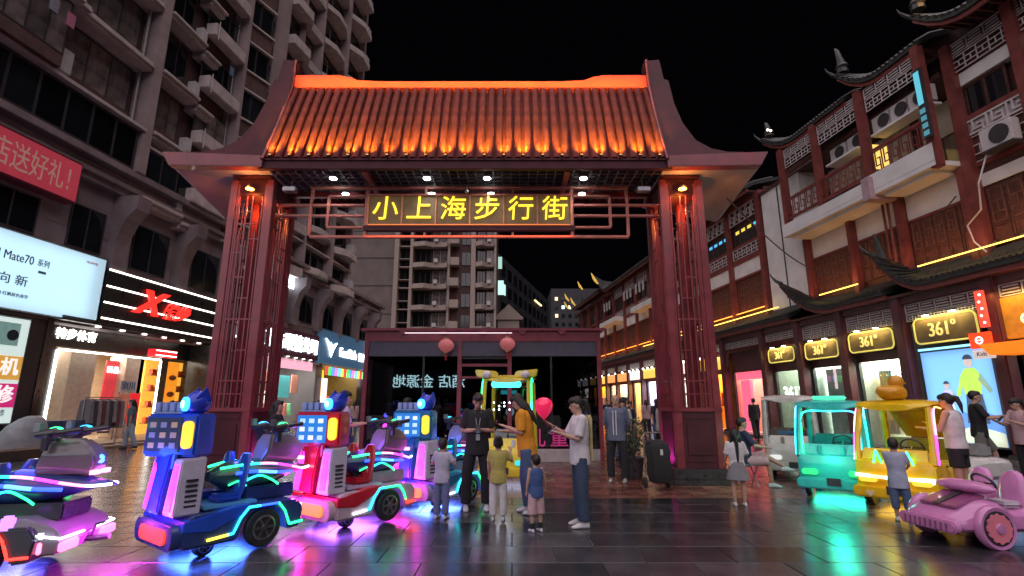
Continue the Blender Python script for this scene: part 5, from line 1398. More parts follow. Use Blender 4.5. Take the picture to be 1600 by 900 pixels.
    if hair != 'bald':
        b = MB()
        hball(b, (0, .030, .032), (.083, .092, .103)); hball(b, (0, -.028, .072), (.070, .065, .052))
        if hair in ('long', 'bob'):
            L_ = .34 if hair == 'long' else .12
            b.tube([Hd((0, .06, 0)), Hd((0, .085, -.10)), Hd((0, .09, -.10 - L_ * .5)), Hd((0, .085, -.10 - L_))], [(.080 * K * hs, .05 * K), (.088 * K * hs, .045 * K), (.085 * K, .04 * K), (.05 * K, .02 * K)], 12)
            for s in (-1, 1): b.tube([Hd((s * .066, .02, .02)), Hd((s * .082, .03, -.10)), Hd((s * .075, .05, -.16))], [.03 * K * hs, .025 * K * hs, .012 * K], 8)
        if hair == 'pony':
            b.tube([Hd((0, .11, .05)), Hd((0, .155, .03)), Hd((0, .165, -.08)), Hd((0, .15, -.22))], [q * K * hs for q in (.028, .036, .034, .010)], 10)
        if hair == 'bun': hball(b, (0, .09, .105), (.045, .045, .042), 10, 7)
        link_mesh(remesh(b, .012, 2), 'hair', hm, t)
    elif hair == 'bald':
        b = MB(); hball(b, (0, .045, .0), (.080, .075, .07)); link_mesh(remesh(b, .012, 2), 'hair', mat('grey_hair', (.2, .19, .18), .6), t)
    if face:
        for s in (-1, 1):
            b = MB(); hball(b, (s * .030, -.080, .012), (.011, .006, .007), 8, 5); b.build('eye', m_eye, t, smooth=True)
            b = MB(); b.tube([Hd((s * .014, -.088, .034)), Hd((s * .030, -.086, .040)), Hd((s * .048, -.074, .034))], .0035 * K * hs, 5); b.build('eyebrow', hm, t)
        b = MB(); hball(b, (0, -.083, -.058), (.020, .007, .006), 8, 5); b.build('mouth', m_lip, t, smooth=True)
    t['_w'] = 0
    del t['_w']
    MW = Matrix.Translation(Vector(loc)) @ Matrix.Rotation(R(yaw), 4, 'Z')
    pos = {'wr': [MW @ U(w_) for w_ in wr], 'hand': [MW @ U(w_ + (w_ - e).normalized() * .09) for w_, e in zip(wr, elb)], 'local': U, 'K': K}
    return t, pos

fwd2 = [((-.05, -.25, -.95), (.45, -.85, .10)), ((.05, -.25, -.95), (-.45, -.85, .10))]
down = None
c_black = cl('black', (.016, .016, .02)); c_navy = cl('navy', (.02, .03, .07)); c_jean = cl('jean', (.07, .12, .22)); c_djean = cl('dark_jean', (.035, .06, .11))
c_white = cl('white', (.62, .60, .62)); c_yel = cl('mustard', (.72, .30, .02)); c_cream = cl('cream', (.55, .50, .42)); c_grey = cl('grey', (.20, .20, .22))
c_lil = cl('lilac', (.45, .42, .55)); c_pink = cl('pink', (.50, .32, .34)); c_olive = cl('olive_yellow', (.42, .36, .10)); c_blue = cl('slate_blue', (.07, .12, .22)); c_stripe = cl('grey_blue_jacket', (.11, .13, .20))

p1, q1 = person('man in black polo with a lanyard badge looking down at his phone', (-.53, 8.2, 0), 6, 1.72, [((-.22, -.05, -.97), (.80, -.58, .10)), ((.22, -.05, -.97), (-.80, -.58, .10))],
    [((-.16, 0, -1), (-.02, .02, -1)), ((.12, -.02, -1), (.02, .03, -1))], bow=24, lean=3, top=c_black, top_len=.8, sleeve=.42, bottom=c_black, shoes=m_shoe_w, wide=.02)
b = MB(); U = q1['local']
b.tube([U((-.05, -.09, 1.44)), U((-.02, -.155, 1.25)), U((.0, -.165, 1.12))], .006, 5); b.tube([U((.05, -.09, 1.44)), U((.02, -.155, 1.25)), U((.0, -.165, 1.12))], .006, 5)
b.build('lanyard', mat('lanyard_grey', (.3, .3, .34), .6), p1)
b = MB(); c_ = U((0, -.175, 1.07)); b.box(c_.x - .03, c_.x + .03, c_.y - .006, c_.y + .004, c_.z - .045, c_.z + .045); b.build('badge', mat('badge_grey', (.35, .38, .42), .4), p1)
ph = (q1['hand'][0] + q1['hand'][1]) / 2
def phone(label, p, rz, lit=(.5, .7, 1)):
    t = thing('phone', label, 'phone', p, rz)
    b = MB(); b.box(-.037, .037, -.006, .006, -.075, .075); b.build('case', m_dark, t, bevel=.006)
    b = MB(); b.box(-.033, .033, .0062, .0075, -.070, .070); b.build('screen', glow('phone_screen', lit, 1.0), t)
    t.rotation_euler = (R(-50), 0, rz); return t
phone('phone held in both hands by the man in the black polo', ph + Vector((0, -.03, .02)), R(6))

p2, q2 = person('woman in mustard t-shirt and jeans leaning to the yellow cabin cart', (.22, 7.95, 0), -100, 1.72, [((-.12, -.30, -.93), (.25, -.95, .10)), ((.12, -.10, -.97), (-.2, -.85, .40))],
    [((-.04, -.12, -1), (0, .12, -1)), ((.04, .10, -1), (0, .2, -1))], bow=26, lean=6, top=c_yel, sleeve=.46, bottom=c_jean, hair='long', shoes=m_shoe_w, slim=.93)
p3, q3 = person('small child in pale shirt and blue trousers with back to the camera', (-.98, 7.62, 0), 160, 1.08, [((-.5, -.2, -.9), (.35, -.8, .2)), ((.5, -.2, -.9), (-.35, -.8, .2))], top=c_lil, sleeve=.4, bottom=cl('lav_blue', (.14, .16, .34)), hair='short', shoes=m_shoe_w, child=True)
p4, q4 = person('small child with hair bun in olive yellow shirt and white trousers', (-.19, 7.5, 0), 178, 1.12, [((-.55, -.3, -.75), (.2, -.5, .85)), ((.2, -.1, -.95), (0, -.3, -.9))], top=c_olive, sleeve=.4, bottom=c_white, hair='bun', shoes=m_shoe_w, child=True, bow=-8)
p5, q5 = person('toddler in blue sleeveless top and patterned pink shorts', (.30, 6.86, 0), 205, .93, [((-.35, .0, -.95), (-.15, -.2, -.9)), ((.2, 0, -.95), (.05, -.2, -.9))], top=cl('toddler_blue', (.05, .10, .26)), sleeve=0, bottom=cl('pink_pattern', (.50, .34, .36)), bot_len=.62, hair='short', shoes=m_shoe_w, child=True, socks=c_black, wide=.045)
p6, q6 = person('woman in white t-shirt and jeans holding a pink balloon and a phone', (.90, 7.15, 0), -82, 1.64, [((-.12, -.45, -.85), (.1, -.85, .55)), ((.1, -.25, -.93), (-.1, -.93, .30))],
    [((-.08, .02, -1), (0, .03, -1)), ((.08, -.04, -1), (0, .05, -1))], bow=12, top=c_white, sleeve=.44, bottom=c_djean, hair='pony', shoes=m_shoe_w, wide=.026)
phone('phone in the left hand of the woman with the balloon', q6['hand'][1] + Vector((-.03, 0, .03)), R(-82))
U = q6['local']; b = MB()
rings = []
for z, w_, d_ in ((1.47, .10, .05), (1.42, .17, .05), (1.25, .16, .045), (1.05, .15, .05), (.86, .13, .04)):
    rings.append([U((math.sin(a) * w_ * (1 + .08 * math.sin(5 * a)), .135 + .02 * (1.45 - z) + math.cos(a) * d_ * .5, z)) for a in [2 * math.pi * k / 16 for k in range(16)]])
b.loft(rings); b.build('shawl', cl('pale_yellow', (.55, .48, .24)), p6, smooth=True)
hd = q6['hand'][0]
bl = thing('balloon', 'glossy pink balloon held out by the woman in the white t-shirt', 'balloon', (hd.x - .05, hd.y, hd.z + .20))
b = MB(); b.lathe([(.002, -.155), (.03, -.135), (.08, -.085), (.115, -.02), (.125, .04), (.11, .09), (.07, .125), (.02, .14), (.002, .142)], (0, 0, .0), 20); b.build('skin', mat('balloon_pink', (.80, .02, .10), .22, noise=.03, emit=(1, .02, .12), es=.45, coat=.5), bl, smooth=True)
b = MB(); b.lathe([(.004, -.155), (.02, -.172), (.004, -.165)], (0, 0, 0), 10); b.tube([(0, 0, -.165), (.03, 0, -.21), (.05, 0, -.25)], .004, 5); b.build('knot', mat('balloon_knot', (.7, .02, .1), .4), bl)

p7, q7 = person('older man in a striped grey jacket standing with hands behind his back', (2.15, 11.0, 0), -22, 1.73, [((-.22, .25, -.9), (.35, .35, -.8)), ((.22, .25, -.9), (-.35, .35, -.8))],
    [((-.13, 0, -1), (0, .02, -1)), ((.13, 0, -1), (0, .02, -1))], turn=12, top=c_stripe, sleeve=.97, bottom=c_black, shoes=mat('shoe_grey', (.3, .3, .32), .5), hair='bald', slim=1.05, top_len=.8)
U = q7['local']; b = MB(); b.box(-.05, .05, -.15, -.14, 1.0, 1.42)
b.tube([U((-.03, -.135, 1.4)), U((-.03, -.150, 1.2)), U((-.03, -.142, .92))], .012, 5); b.tube([U((.03, -.135, 1.4)), U((.03, -.150, 1.2)), U((.03, -.142, .92))], .012, 5)
b.v = b.v[8:]; b.f = [tuple(i - 8 for i in f) for f in b.f[6:]]; b.mi = b.mi[6:]
b.build('zip_band', c_white, p7)
p8, q8 = person('girl with long black hair in white top and grey skirt seen from behind', (3.53, 8.5, 0), 172, 1.17, [((-.35, -.1, -.9), (.2, -.8, -.3)), ((.25, -.1, -.95), (0, -.5, -.8))], top=c_white, top_len=.95, sleeve=.5, skirt=c_grey, hair='long', shoes=m_shoe_w, child=True)
# seated
stl = thing('folding_stool', 'low stool under the seated person by the right gate pillar', 'stool', (4.50, 10.45, 0))
b = MB(); b.box(-.2, .2, -.18, .18, .38, .43); b.build('seat', c_grey, stl, bevel=.015)
for x in (-.16, .16):
    b = MB(); b.tube([(x, -.15, 0), (x, .15, .38)], .012, 6); b.build('leg', m_steel, stl)
    b = MB(); b.tube([(x, .15, 0), (x, -.15, .38)], .012, 6); b.build('leg', m_steel, stl)
p9, q9 = person('seated person with one leg crossed and white shoe behind the girl in the grey skirt', (4.50, 10.45, 0), 82, 1.66, [((-.2, -.5, -.8), (.2, -.8, -.1)), ((.2, -.5, -.8), (-.2, -.8, -.1))],
    [((-.1, -1, -.02), (.05, -.1, -1)), ((-.05, -1, .22), (-.35, -.75, -.45))], top=c_navy, sleeve=.45, bottom=c_pink, bot_len=.5, hair='short', shoes=m_shoe_w)

def far(label, x, y, yaw, H, top, bottom, hair='short', group=None, **k):
    return person(label, (x, y, 0), yaw, H, top=top, bottom=bottom, hair=hair, vox=.016, face=False, shoes=m_shoe_b, group=group, **k)
walk = [((-.05, -.28, -1), (0, .05, -1)), ((.05, .22, -1), (0, .35, -1))]
far('man all in black walking away towards the pink boutique', 10.7, 23.4, 176, 1.78, c_black, c_black, legs=walk, sleeve=.97)
p10, q10 = person('woman in a lilac top with a dark shoulder bag standing behind the red cart', (-2.95, 9.25, 0), 120, 1.76, [((-.2, -.2, -.9), (.2, -.9, .1)), ((.2, -.2, -.9), (-.2, -.9, .1))], top=c_lil, sleeve=.45, bottom=c_djean, hair='long', shoes=m_shoe_w, bow=8)
U = q10['local']; b = MB(); b.tube([U((.13, -.02, 1.47)), U((.02, -.155, 1.28)), U((-.14, -.13, 1.0))], (.014), 6); b.tube([U((.13, .02, 1.47)), U((.0, .15, 1.28)), U((-.16, .12, 1.0))], .014, 6); b.build('bag_strap', c_navy, p10)
b = MB(); c_ = U((-.20, 0, .92)); b.box(c_.x - .05, c_.x + .05, c_.y - .15, c_.y + .15, c_.z - .13, c_.z + .10); b.build('shoulder_bag', c_navy, p10, bevel=.03)
far('person in a pale grey shirt standing beside the left gate pillar', -9.9, 16.8, 170, 1.74, cl('pale_grey', (.36, .36, .40)), c_black)
far('person in denim walking past the sports shop', -13.3, 18.6, -60, 1.70, cl('denim_top', (.10, .13, .16)), cl('pale_denim', (.30, .36, .44)), hair='long', legs=walk, lean=5)
far('shop assistant in a white shirt in the sports shop doorway', -13.9, 21.6, -10, 1.66, c_white, c_black)
far('dark haired person in black in front of the sports shop posters', -12.6, 20.2, 60, 1.65, c_black, c_black)
# right hand group
person('small child in pale blue shirt reaching towards the pink car', (5.28, 7.45, 0), 150, 1.10, [((-.3, -.3, -.85), (.1, -.9, -.4)), ((-.15, -.1, -.95), (0, -.2, -.9))], top=cl('pale_blue', (.34, .38, .50)), top_len=.95, sleeve=.4, bottom=c_jean, bot_len=.8, hair='short', shoes=m_shoe_w, child=True)
person('woman in sleeveless white top and black skirt beside the yellow cart', (6.72, 8.12, 0), -150, 1.70, [((-.25, -.35, -.85), (.1, -.9, .25)), ((.25, -.3, -.85), (-.3, -.9, .1))], top=c_white, top_len=.6, sleeve=.0, bottom=c_black, bot_len=.34, hair='pony', shoes=m_shoe_b, bow=12, wide=.06)
person('man in a dark t-shirt and grey shorts leaning by the glowing poster', (10.15, 11.6, 0), 55, 1.82, [((-.2, -.5, -.85), (.3, -.8, .1)), ((.2, -.4, -.85), (-.3, -.8, .2))], [((-.05, .1, -1), (0, .15, -1)), ((.05, -.45, -.9), (0, -.1, -1))], top=c_black, sleeve=.45, bottom=cl('khaki_grey', (.16, .16, .13)), bot_len=.5, hair='short', shoes=m_shoe_b, lean=2, vox=.013)
person('woman in a pink top and black trousers looking at a phone at the right edge', (9.95, 10.4, 0), -88, 1.66, [((-.2, -.4, -.9), (.2, -.9, .3)), ((.2, -.4, -.9), (-.2, -.9, .3))], top=c_pink, sleeve=.45, bottom=c_black, hair='pony', shoes=m_shoe_b, bow=22, vox=.013)
phone('phone held by the woman in the pink top at the right edge', (9.58, 10.42, 1.25), R(-88))
ppl = [(3.35, 16.2, 20, 1.70, c_black, c_black, 'short', 'man in black standing between the pavilion and the right pillar'),
       (3.9, 17.5, -60, 1.62, c_navy, c_grey, 'bun', 'person in navy behind the older man near the orange shop'),
       (4.35, 15.6, 80, 1.68, c_white, c_black, 'long', 'long haired woman in white beside the right gate pillar'),
       (3.0, 19.5, 170, 1.72, c_grey, c_black, 'short', 'person in grey walking away beyond the pavilion corner'),
       (5.6, 20.5, 10, 1.70, c_navy, c_jean, 'short', 'man in navy seen through the open bars of the right pillar'),
       (6.6, 26.0, 175, 1.7, c_pink, c_black, 'long', 'distant woman in pink walking away in the street'),
       (5.4, 30.0, 0, 1.75, c_black, c_djean, 'short', 'distant man in black walking up the street'),
       (4.6, 24.0, -30, 1.6, c_cream, c_jean, 'bob', 'woman in cream walking behind the pavilion corner'),
       (-9.0, 24.5, 30, 1.7, c_black, c_black, 'short', 'person in black before the optician shop'),
       (-8.2, 27.5, -160, 1.65, c_pink, c_jean, 'long', 'woman in pink walking by the optician window'),
       (-4.25, 9.6, 100, 1.6, c_black, c_black, 'bob', 'person in black with bobbed hair behind the blue cart'),
       (-2.3, 11.6, 150, 1.68, c_grey, c_black, 'short', 'man in grey standing behind the red cart near the pavilion'),
       (1.75, 13.2, 190, 1.66, c_navy, c_black, 'bob', 'person in navy standing close to the pavilion glass'),
       (2.85, 13.6, -40, 1.64, c_cream, c_black, 'bob', 'woman in cream standing just behind the potted plant'),
       (3.1, 14.6, 120, 1.72, c_black, c_jean, 'short', 'man in black and jeans between the plant and the right pillar'),
       (-6.6, 31.0, 0, 1.7, c_navy, c_black, 'short', 'person in navy near the yellow lit doorway')]
for (x, y, a, h, tp, bt, hr, lb) in ppl: far(lb, x, y, a, h, tp, bt, hr, legs=walk if int(x * 10) % 2 else None)

# shopping trolley, plant
tr = thing('shopping_trolley', 'black fabric shopping trolley with a curved handle by the right gate pillar', 'trolley', (2.72, 10.05, 0), R(8))
b = MB(); b.loft([[(dx * w_, dy * d_ + oy, z) for dx, dy in ((-1, -1), (1, -1), (1, 1), (-1, 1))] for w_, d_, z, oy in ((.15, .11, .12, 0), (.19, .15, .30, -.01), (.17, .15, .52, .0), (.20, .16, .70, .01), (.16, .15, .80, .03), (.17, .08, .84, .05), (.10, .04, .88, .08))]); b.build('bag', cl('trolley_black', (.018, .018, .02)), tr, bevel=.02)
b = MB(); b.tube([(-.19, .18, .1), (-.19, .20, .92), (-.15, .20, 1.0), (.15, .20, 1.0), (.19, .20, .92), (.19, .18, .1)], .014, 7); b.build('handle', mat('handle_grey', (.3, .22, .2), .4, metal=.5), tr)
for x in (-.22, .22):
    b = MB(); b.lathe([(.09, -.02), (.10, 0), (.09, .02)], (x, .14, .10), 16, axis='x'); b.build('wheel', m_blackrub, tr)
b = MB(); b.box(-.02, .03, -.165, -.158, .62, .72); b.build('tag', c_white, tr)
pl_ = thing('potted_plant', 'bushy dark leaved plant in a pot left of the shopping trolley', 'plant', (2.62, 11.6, 0))
b = MB(); b.lathe([(.16, 0), (.20, .3), (.22, .42), (.19, .42), (.18, .38)], (0, 0, 0), 14); b.build('pot', m_granite, pl_, smooth=True)
b = MB(); rp = random.Random(4)
for k in range(9):
    a = k * .7; b.tube([(0, 0, .38), (math.cos(a) * .1, math.sin(a) * .1, .7), (math.cos(a) * .26, math.sin(a) * .26, .95 + .2 * rp.random())], .010, 5)
b.build('stem', mat('stem', (.08, .07, .03), .7), pl_)
b = MB()
for k in range(260):
    a = rp.random() * 6.28; r = .34 * rp.random() ** .5; z = .55 + rp.random() * .65
    c = Vector((math.cos(a) * r, math.sin(a) * r, z)); d = Vector((rp.uniform(-1, 1), rp.uniform(-1, 1), rp.uniform(-.3, 1))).normalized(); e = d.cross(Vector((rp.uniform(-1, 1), rp.uniform(-1, 1), .3))).normalized()
    L_ = .09; b.add([c, c + d * L_ * .5 + e * .02, c + d * L_, c + d * L_ * .5 - e * .02], [(0, 1, 2, 3)])
b.build('foliage', mat('leaf', (.05, .09, .035), .5, noise=.4, scale=6), pl_, kind='stuff')
# ------------------------------------------------------------------ electric ride carts
def plastic(n, c, rough=.28): return mat('plastic_' + n, c, rough, noise=.08, scale=4, coat=.35, bump=.02)
m_rim = mat('alloy_rim', (.32, .32, .34), .3, metal=.9)
def wheel(par, x, y, z, r, w_=.10, spokes=6):
    q = MB(); q.lathe([(r * .62, -w_ / 2), (r * .93, -w_ / 2), (r, -w_ * .3), (r, w_ * .3), (r * .93, w_ / 2), (r * .62, w_ / 2)], (0, 0, 0), 28, axis='y')
    t = q.build('wheel', m_blackrub, par, loc=(x, y, z), smooth=True)
    sg = 1 if y > 0 else -1
    q = MB(); q.lathe([(r * .66, -.02), (r * .66, .012), (r * .56, .02), (r * .52, -.01)], (0, sg * w_ * .42, 0), 24, axis='y')
    for k in range(spokes):
        a = 2 * math.pi * k / spokes
        c, s = math.cos(a), math.sin(a)
        M = Matrix(((c, 0, -s, 0), (0, 1, 0, sg * w_ * .42), (s, 0, c, 0), (0, 0, 0, 1)))
        q.box(r * .08, r * .60, -.012, .015, -r * .07, r * .07, M=M)
    q.lathe([(r * .15, -.02), (r * .15, .03)], (0, sg * w_ * .42, 0), 10, axis='y')
    q.build('rim', m_rim, t)
    return t
def strip(par, pts, cols_, r=.013, s=6, name='light_strip', seg=None):
    """light strip along pts, its colours changing along the way: one piece per colour"""
    P = [Vector(p) for p in pts]; n = len(cols_)
    L_ = [0]
    for a, c in zip(P, P[1:]): L_.append(L_[-1] + (c - a).length)
    def at(u):
        d = u * L_[-1]
        for i in range(len(P) - 1):
            if d <= L_[i + 1] + 1e-9: return P[i].lerp(P[i + 1], (d - L_[i]) / max(1e-9, L_[i + 1] - L_[i]))
        return P[-1]
    for k, c in enumerate(cols_):
        m_ = max(2, 9 - n); q = MB(); us = [(k + j / m_) / n for j in range(m_ + 1)] + [l / L_[-1] for l in L_ if k / n < l / L_[-1] < (k + 1) / n]
        q.tube([at(u) for u in sorted(us)], r, 6)
        q.build(name, glow('led_%s_%s' % ('_'.join('%.2f' % v for v in c), s), c, s), par)
CY, GR, MG, RD, YL, BL, PK, WH, OR = (.02, .75, .9), (.02, .95, .25), (.95, .04, .9), (1, .03, .02), (1, .75, .05), (.02, .08, 1), (1, .25, .6), (.9, .95, 1), (1, .25, .02)

def smooth_path(pts, n=5):
    out = []; P = [Vector(p) for p in pts]
    for i in range(len(P) - 1):
        p0 = P[max(i - 1, 0)]; p1 = P[i]; p2 = P[i + 1]; p3 = P[min(i + 2, len(P) - 1)]
        for k in range(n):
            t = k / n; out.append(.5 * ((2 * p1) + (-p0 + p2) * t + (2 * p0 - 5 * p1 + 4 * p2 - p3) * t * t + (-p0 + 3 * p1 - 3 * p2 + p3) * t ** 3))
    out.append(P[-1]); return out

def squash(o, a, c):
    n_ = o.name.split('.')[0]
    o.location.x *= a; o.location.y *= c
    if n_ == 'wheel': o.scale = (.92, .92, .92) if o.location.z > .2 else (1, 1, 1); return
    if n_ in ('search_head', 'ear_fin', 'lens', 'lens_ring', 'neck'):
        cx = .55
        if n_ == 'search_head': o.location.x -= cx * (1 - a); o.location.y -= .24 * (1 - c)
        return
    if n_ in ('screen_box', 'screen', 'icon', 'top_box', 'rib', 'signal_lamp'):
        P_ = Vector((.52, 0, 0)); RZ = Matrix.Rotation(R(27), 4, 'Z'); lp = Vector((o.location.x / a, o.location.y / c, o.location.z))
        if n_ == 'signal_lamp':
            o.location = RZ @ (lp - P_) + P_; o.rotation_euler = (0, 0, R(27))
        else:
            o.data.transform(Matrix.Translation(P_) @ RZ @ Matrix.Translation(-P_))
            if n_ in ('screen_box', 'top_box'): o.location.x = lp.x * a - .52 * (1 - a) + .02
        for ch in o.children: squash(ch, a, c)
        return
    if o.type == 'MESH': o.data.transform(Matrix.Diagonal((a, c, 1, 1)))
    for ch in o.children: squash(ch, a, c)
def ride_cart(label, loc, h, main, trim, bumper, screen_on, arch_cols, lit=(.15, .2, 1), floorc=None, tower=MG, group='electric ride carts coupled into a train', col_front=True):
    t = thing('ride_cart', label, 'ride cart', (loc[0], loc[1], 0), math.atan2(h[1], h[0]), group)
    pm_ = plastic(*main); pt = plastic(*trim); pl = plastic('lilac_white', (.55, .52, .66)); dk = plastic('charcoal', (.035, .035, .045), .35)
    # chassis with wheel arch
    prof = [(.78, .14), (.78, .36), (.68, .44), (.10, .46), (-.72, .46), (-.82, .36), (-.79, .17), (-.60, .15), (-.55, .30), (-.46, .41), (-.04, .41), (.05, .30), (.11, .14)]
    q = MB(); q.prism(prof, -.53, .53, 'y'); q.build('chassis', pt, t, bevel=.02)
    q = MB(); q.prism([(.785, .30), (.79, .40), (.2, .47), (-.05, .48), (.10, .38), (.45, .27)], -.542, .542, 'y'); q.build('skirt_panel', pm_, t, bevel=.01)
    q = MB(); q.box(-.2, .5, -.40, .40, .462, .50); q.build('floor_mat', plastic(*(floorc or ('floor_blue', (.10, .35, .6)))), t, bevel=.01)
    for s in (-1, 1):
        strip(t, [(.50, .548 * s, .20), (.18, .548 * s, .22), (.10, .548 * s, .36), (.0, .548 * s, .455), (-.42, .548 * s, .455), (-.52, .548 * s, .36), (-.60, .548 * s, .21), (-.80, .548 * s, .22)], arch_cols, .013, 4)
    for x, r in ((-.25, .215), (.40, .10)):
        for s in (-1, 1): wheel(t, x, (.475 if x < 0 else .28) * s, r, r)
    # bumper and its light
    q = MB(); q.prism([(x + 0, z) for x, z in rounded(1.0, .24, .11)], -.07, .07, 'x'); q.v = [(a, b_, c) for a, b_, c in q.v]
    bo = q.build('bumper', pt, t, bevel=.01, loc=(.82, 0, .25))
    q = MB(); q.prism(rounded(.66, .14, .066), -.015, .015, 'x'); q.build('bumper_light', glow('bumper_%.2f' % bumper[1], bumper, 1.5), bo, loc=(.08, .03, .0))
    # column, side towers
    q = MB(); q.loft([[(x, y, z) for x, y in ((a, -w_), (c, -w_), (c, w_), (a, w_))] for a, c, w_, z in ((.44, .84, .16, .44), (.46, .82, .14, .62), (.44, .78, .15, .85), (.42, .78, .21, 1.03))]); q.build('column', pm_, t, bevel=.02)
    for s in (-1, 1):
        q = MB(); q.hexa([(.60, s * .15, .44), (.92, s * .15, .44), (.92, s * .42, .44), (.60, s * .42, .44), (.56, s * .17, 1.0), (.86, s * .17, .98), (.86, s * .38, .98), (.56, s * .38, 1.0)][::1] if s > 0 else [(.60, -.42, .44), (.92, -.42, .44), (.92, -.15, .44), (.60, -.15, .44), (.56, -.38, 1.0), (.86, -.38, .98), (.86, -.17, .98), (.56, -.17, 1.0)])
        tw_ = q.build('side_tower', pl, t, bevel=.015)
        q = MB(); q.hexa([(.905, s * .285 - .055, .49), (.925, s * .285 - .055, .49), (.925, s * .285 + .055, .49), (.905, s * .285 + .055, .49), (.855, s * .275 - .045, .93), (.882, s * .275 - .045, .93), (.882, s * .275 + .045, .93), (.855, s * .275 + .045, .93)]); q.build('light_panel', glow('tower_light_%.2f' % tower[1], tower, 3), tw_)
        q = MB()
        for k in range(6): q.box(.66, .80, s * .405 - .012, s * .405 + .012, .52 + k * .05, .54 + k * .05)
        q.build('vent', dk, tw_, kind='stuff')
        q = MB(); q.tube([(.74, s * .22, .88), (.72, s * .20, 1.02)], .035, 8); q.build('strut', pm_, t)
    # screen box turned to the front
    q = MB(); q.box(.46, .74, -.31, .33, 1.00, 1.44); sb = q.build('screen_box', pm_, t, bevel=.025)
    scr_m = mat('screen_%s' % screen_on, (.02, .03, .06), .15, emit=((.02, .22, .75) if screen_on else (.03, .04, .06)), es=1.0 if screen_on else .6)
    q = MB(); q.box(.742, .752, -.27, .14, 1.05, 1.395); so = q.build('screen', scr_m, sb)
    for i in range(3):
        for j in range(3):
            y = -.195 + i * .128; z = 1.115 + j * .105
            c_ = ((.55, .75, 1), (.8, .9, 1), (.4, .7, .9))[(i + j) % 3]
            if not screen_on: c_ = ((.5, .35, .2), (.2, .22, .4), (.4, .3, .3))[(i * 2 + j) % 3]
            q = MB(); q.box(.7525, .756, y - .036, y + .036, z - .028, z + .028); q.build('icon', glow('icon_%d_%d' % (screen_on, (i + j) % 3 if screen_on else (i * 2 + j) % 3), c_, .9 if screen_on else .35), sb)
    q = MB(); q.prism(rounded(.11, .28, .05), -.02, .02, 'x'); q.build('signal_lamp', glow('signal_amber', (1, .50, .02), 1.9), sb, loc=(.755, .235, 1.225))
    # battery ribs and round search light head
    q = MB(); q.box(.48, .72, -.26, .10, 1.442, 1.46); br = q.build('top_box', plastic('sky', (.28, .36, .62)), t)
    for k in range(4):
        q = MB(); y = -.25 + k * .088; q.box(.49, .71, y, y + .065, 1.46, 1.56); q.build('rib', plastic('sky', (.28, .36, .62)), br, bevel=.008)
    q = MB(); q.ball((.55, .24, 1.555), (.13, .125, .13), 18, 12); 
    hd_ = q.build('search_head', plastic('deep_blue', (.02, .05, .55)), t, smooth=True)
    for s in (-1, 1):
        q = MB(); q.prism([(.46, 1.58), (.62, 1.60), (.52, 1.72)], .24 + s * .10 - .012, .24 + s * .10 + .012, 'y'); q.build('ear_fin', plastic('deep_blue', (.02, .05, .55)), hd_)
    q = MB(); q.lathe([(.075, .66), (.075, .69), (.05, .70)], (0, .24, 1.54), 18, axis='x'); q.build('lens_ring', glow('head_ring', (.02, .25, 1), 5), hd_)
    q = MB(); q.lathe([(.042, .69), (.042, .705)], (0, .24, 1.54), 16, axis='x'); q.build('lens', glow('head_lens', (.15, .85, 1), 7), hd_)
    q = MB(); q.tube([(.56, .20, 1.40), (.55, .24, 1.47)], .04, 8); q.build('neck', dk, hd_)
    # seats
    for s in (-1, 1):
        q = MB()
        q.loft([[(x + math.cos(a) * .045, s * .2 + math.sin(a) * w_, z) for a in [2 * math.pi * k / 12 for k in range(12)]] for x, w_, z in ((.12, .12, .50), (.08, .15, .62), (.04, .15, .80), (.01, .12, .93), (.0, .06, .99))])
        q.build('seat_back', plastic('seat_%s' % main[0], [c * .8 for c in main[1]]), t, smooth=True)
        q = MB(); q.box(.12, .40, s * .2 - .14, s * .2 + .14, .50, .58); q.build('seat', plastic('seat_%s' % main[0], [c * .8 for c in main[1]]), t, bevel=.03)
    # motorcycle shaped pod facing the rear
    rings = []
    for x, z0, z1, w_ in ((.30, .70, .80, .10), (.1, .60, .88, .22), (-.2, .56, .92, .27), (-.55, .60, .90, .27), (-.85, .68, .86, .20), (-1.10, .735, .80, .10), (-1.24, .745, .765, .02)):
        cz = (z0 + z1) / 2; hz = (z1 - z0) / 2
        rings.append([(x, math.cos(a) * w_, cz + math.sin(a) * hz) for a in [2 * math.pi * k / 14 for k in range(14)]])
    q = MB(); q.loft(rings); q.build('pod', plastic('pod_green' if main[0] == 'blue' else 'pod_navy', (.02, .09, .07) if main[0] == 'blue' else (.02, .04, .16), .2), t, smooth=True)
    q = MB(); q.box(-.85, -.1, -.24, .24, .46, .62); q.build('pod_base', plastic('base_' + trim[0], [c * .6 for c in trim[1]]), t, bevel=.02)
    for s in (-1, 1):
        strip(t, smooth_path([(.22, .15 * s, .84), (-.10, .25 * s, .87), (-.45, .285 * s, .86), (-.80, .25 * s, .80), (-1.02, .16 * s, .76), (-1.22, .05 * s, .76)]), (GR, CY, PK, MG, PK, WH), .015, 3.5)
        strip(t, smooth_path([(.05, .245 * s, .78), (-.2, .285 * s, .79), (-.5, .287 * s, .76), (-.8, .24 * s, .74)]), (BL, (.1, .3, 1), BL), .02, 3)
        strip(t, smooth_path([(.0, .25 * s, .66), (-.25, .28 * s, .74), (-.45, .285 * s, .68), (-.56, .28 * s, .62)]), (CY, GR), .012, 3.5)
        strip(t, smooth_path([(.12, .21 * s, .66), (-.02, .25 * s, .70), (-.10, .26 * s, .64)]), (GR, CY), .010, 3.5)
    # fairing + handlebar with toy guns
    q = MB(); q.loft([[(x, y, z) for x, y in ((a, -w_), (c, -w_ * .7), (c, w_ * .7), (a, w_))] for a, c, w_, z in ((-.35, -.98, .12, .84), (-.42, -1.05, .19, .97), (-.46, -.98, .18, 1.10), (-.52, -.80, .12, 1.20))])
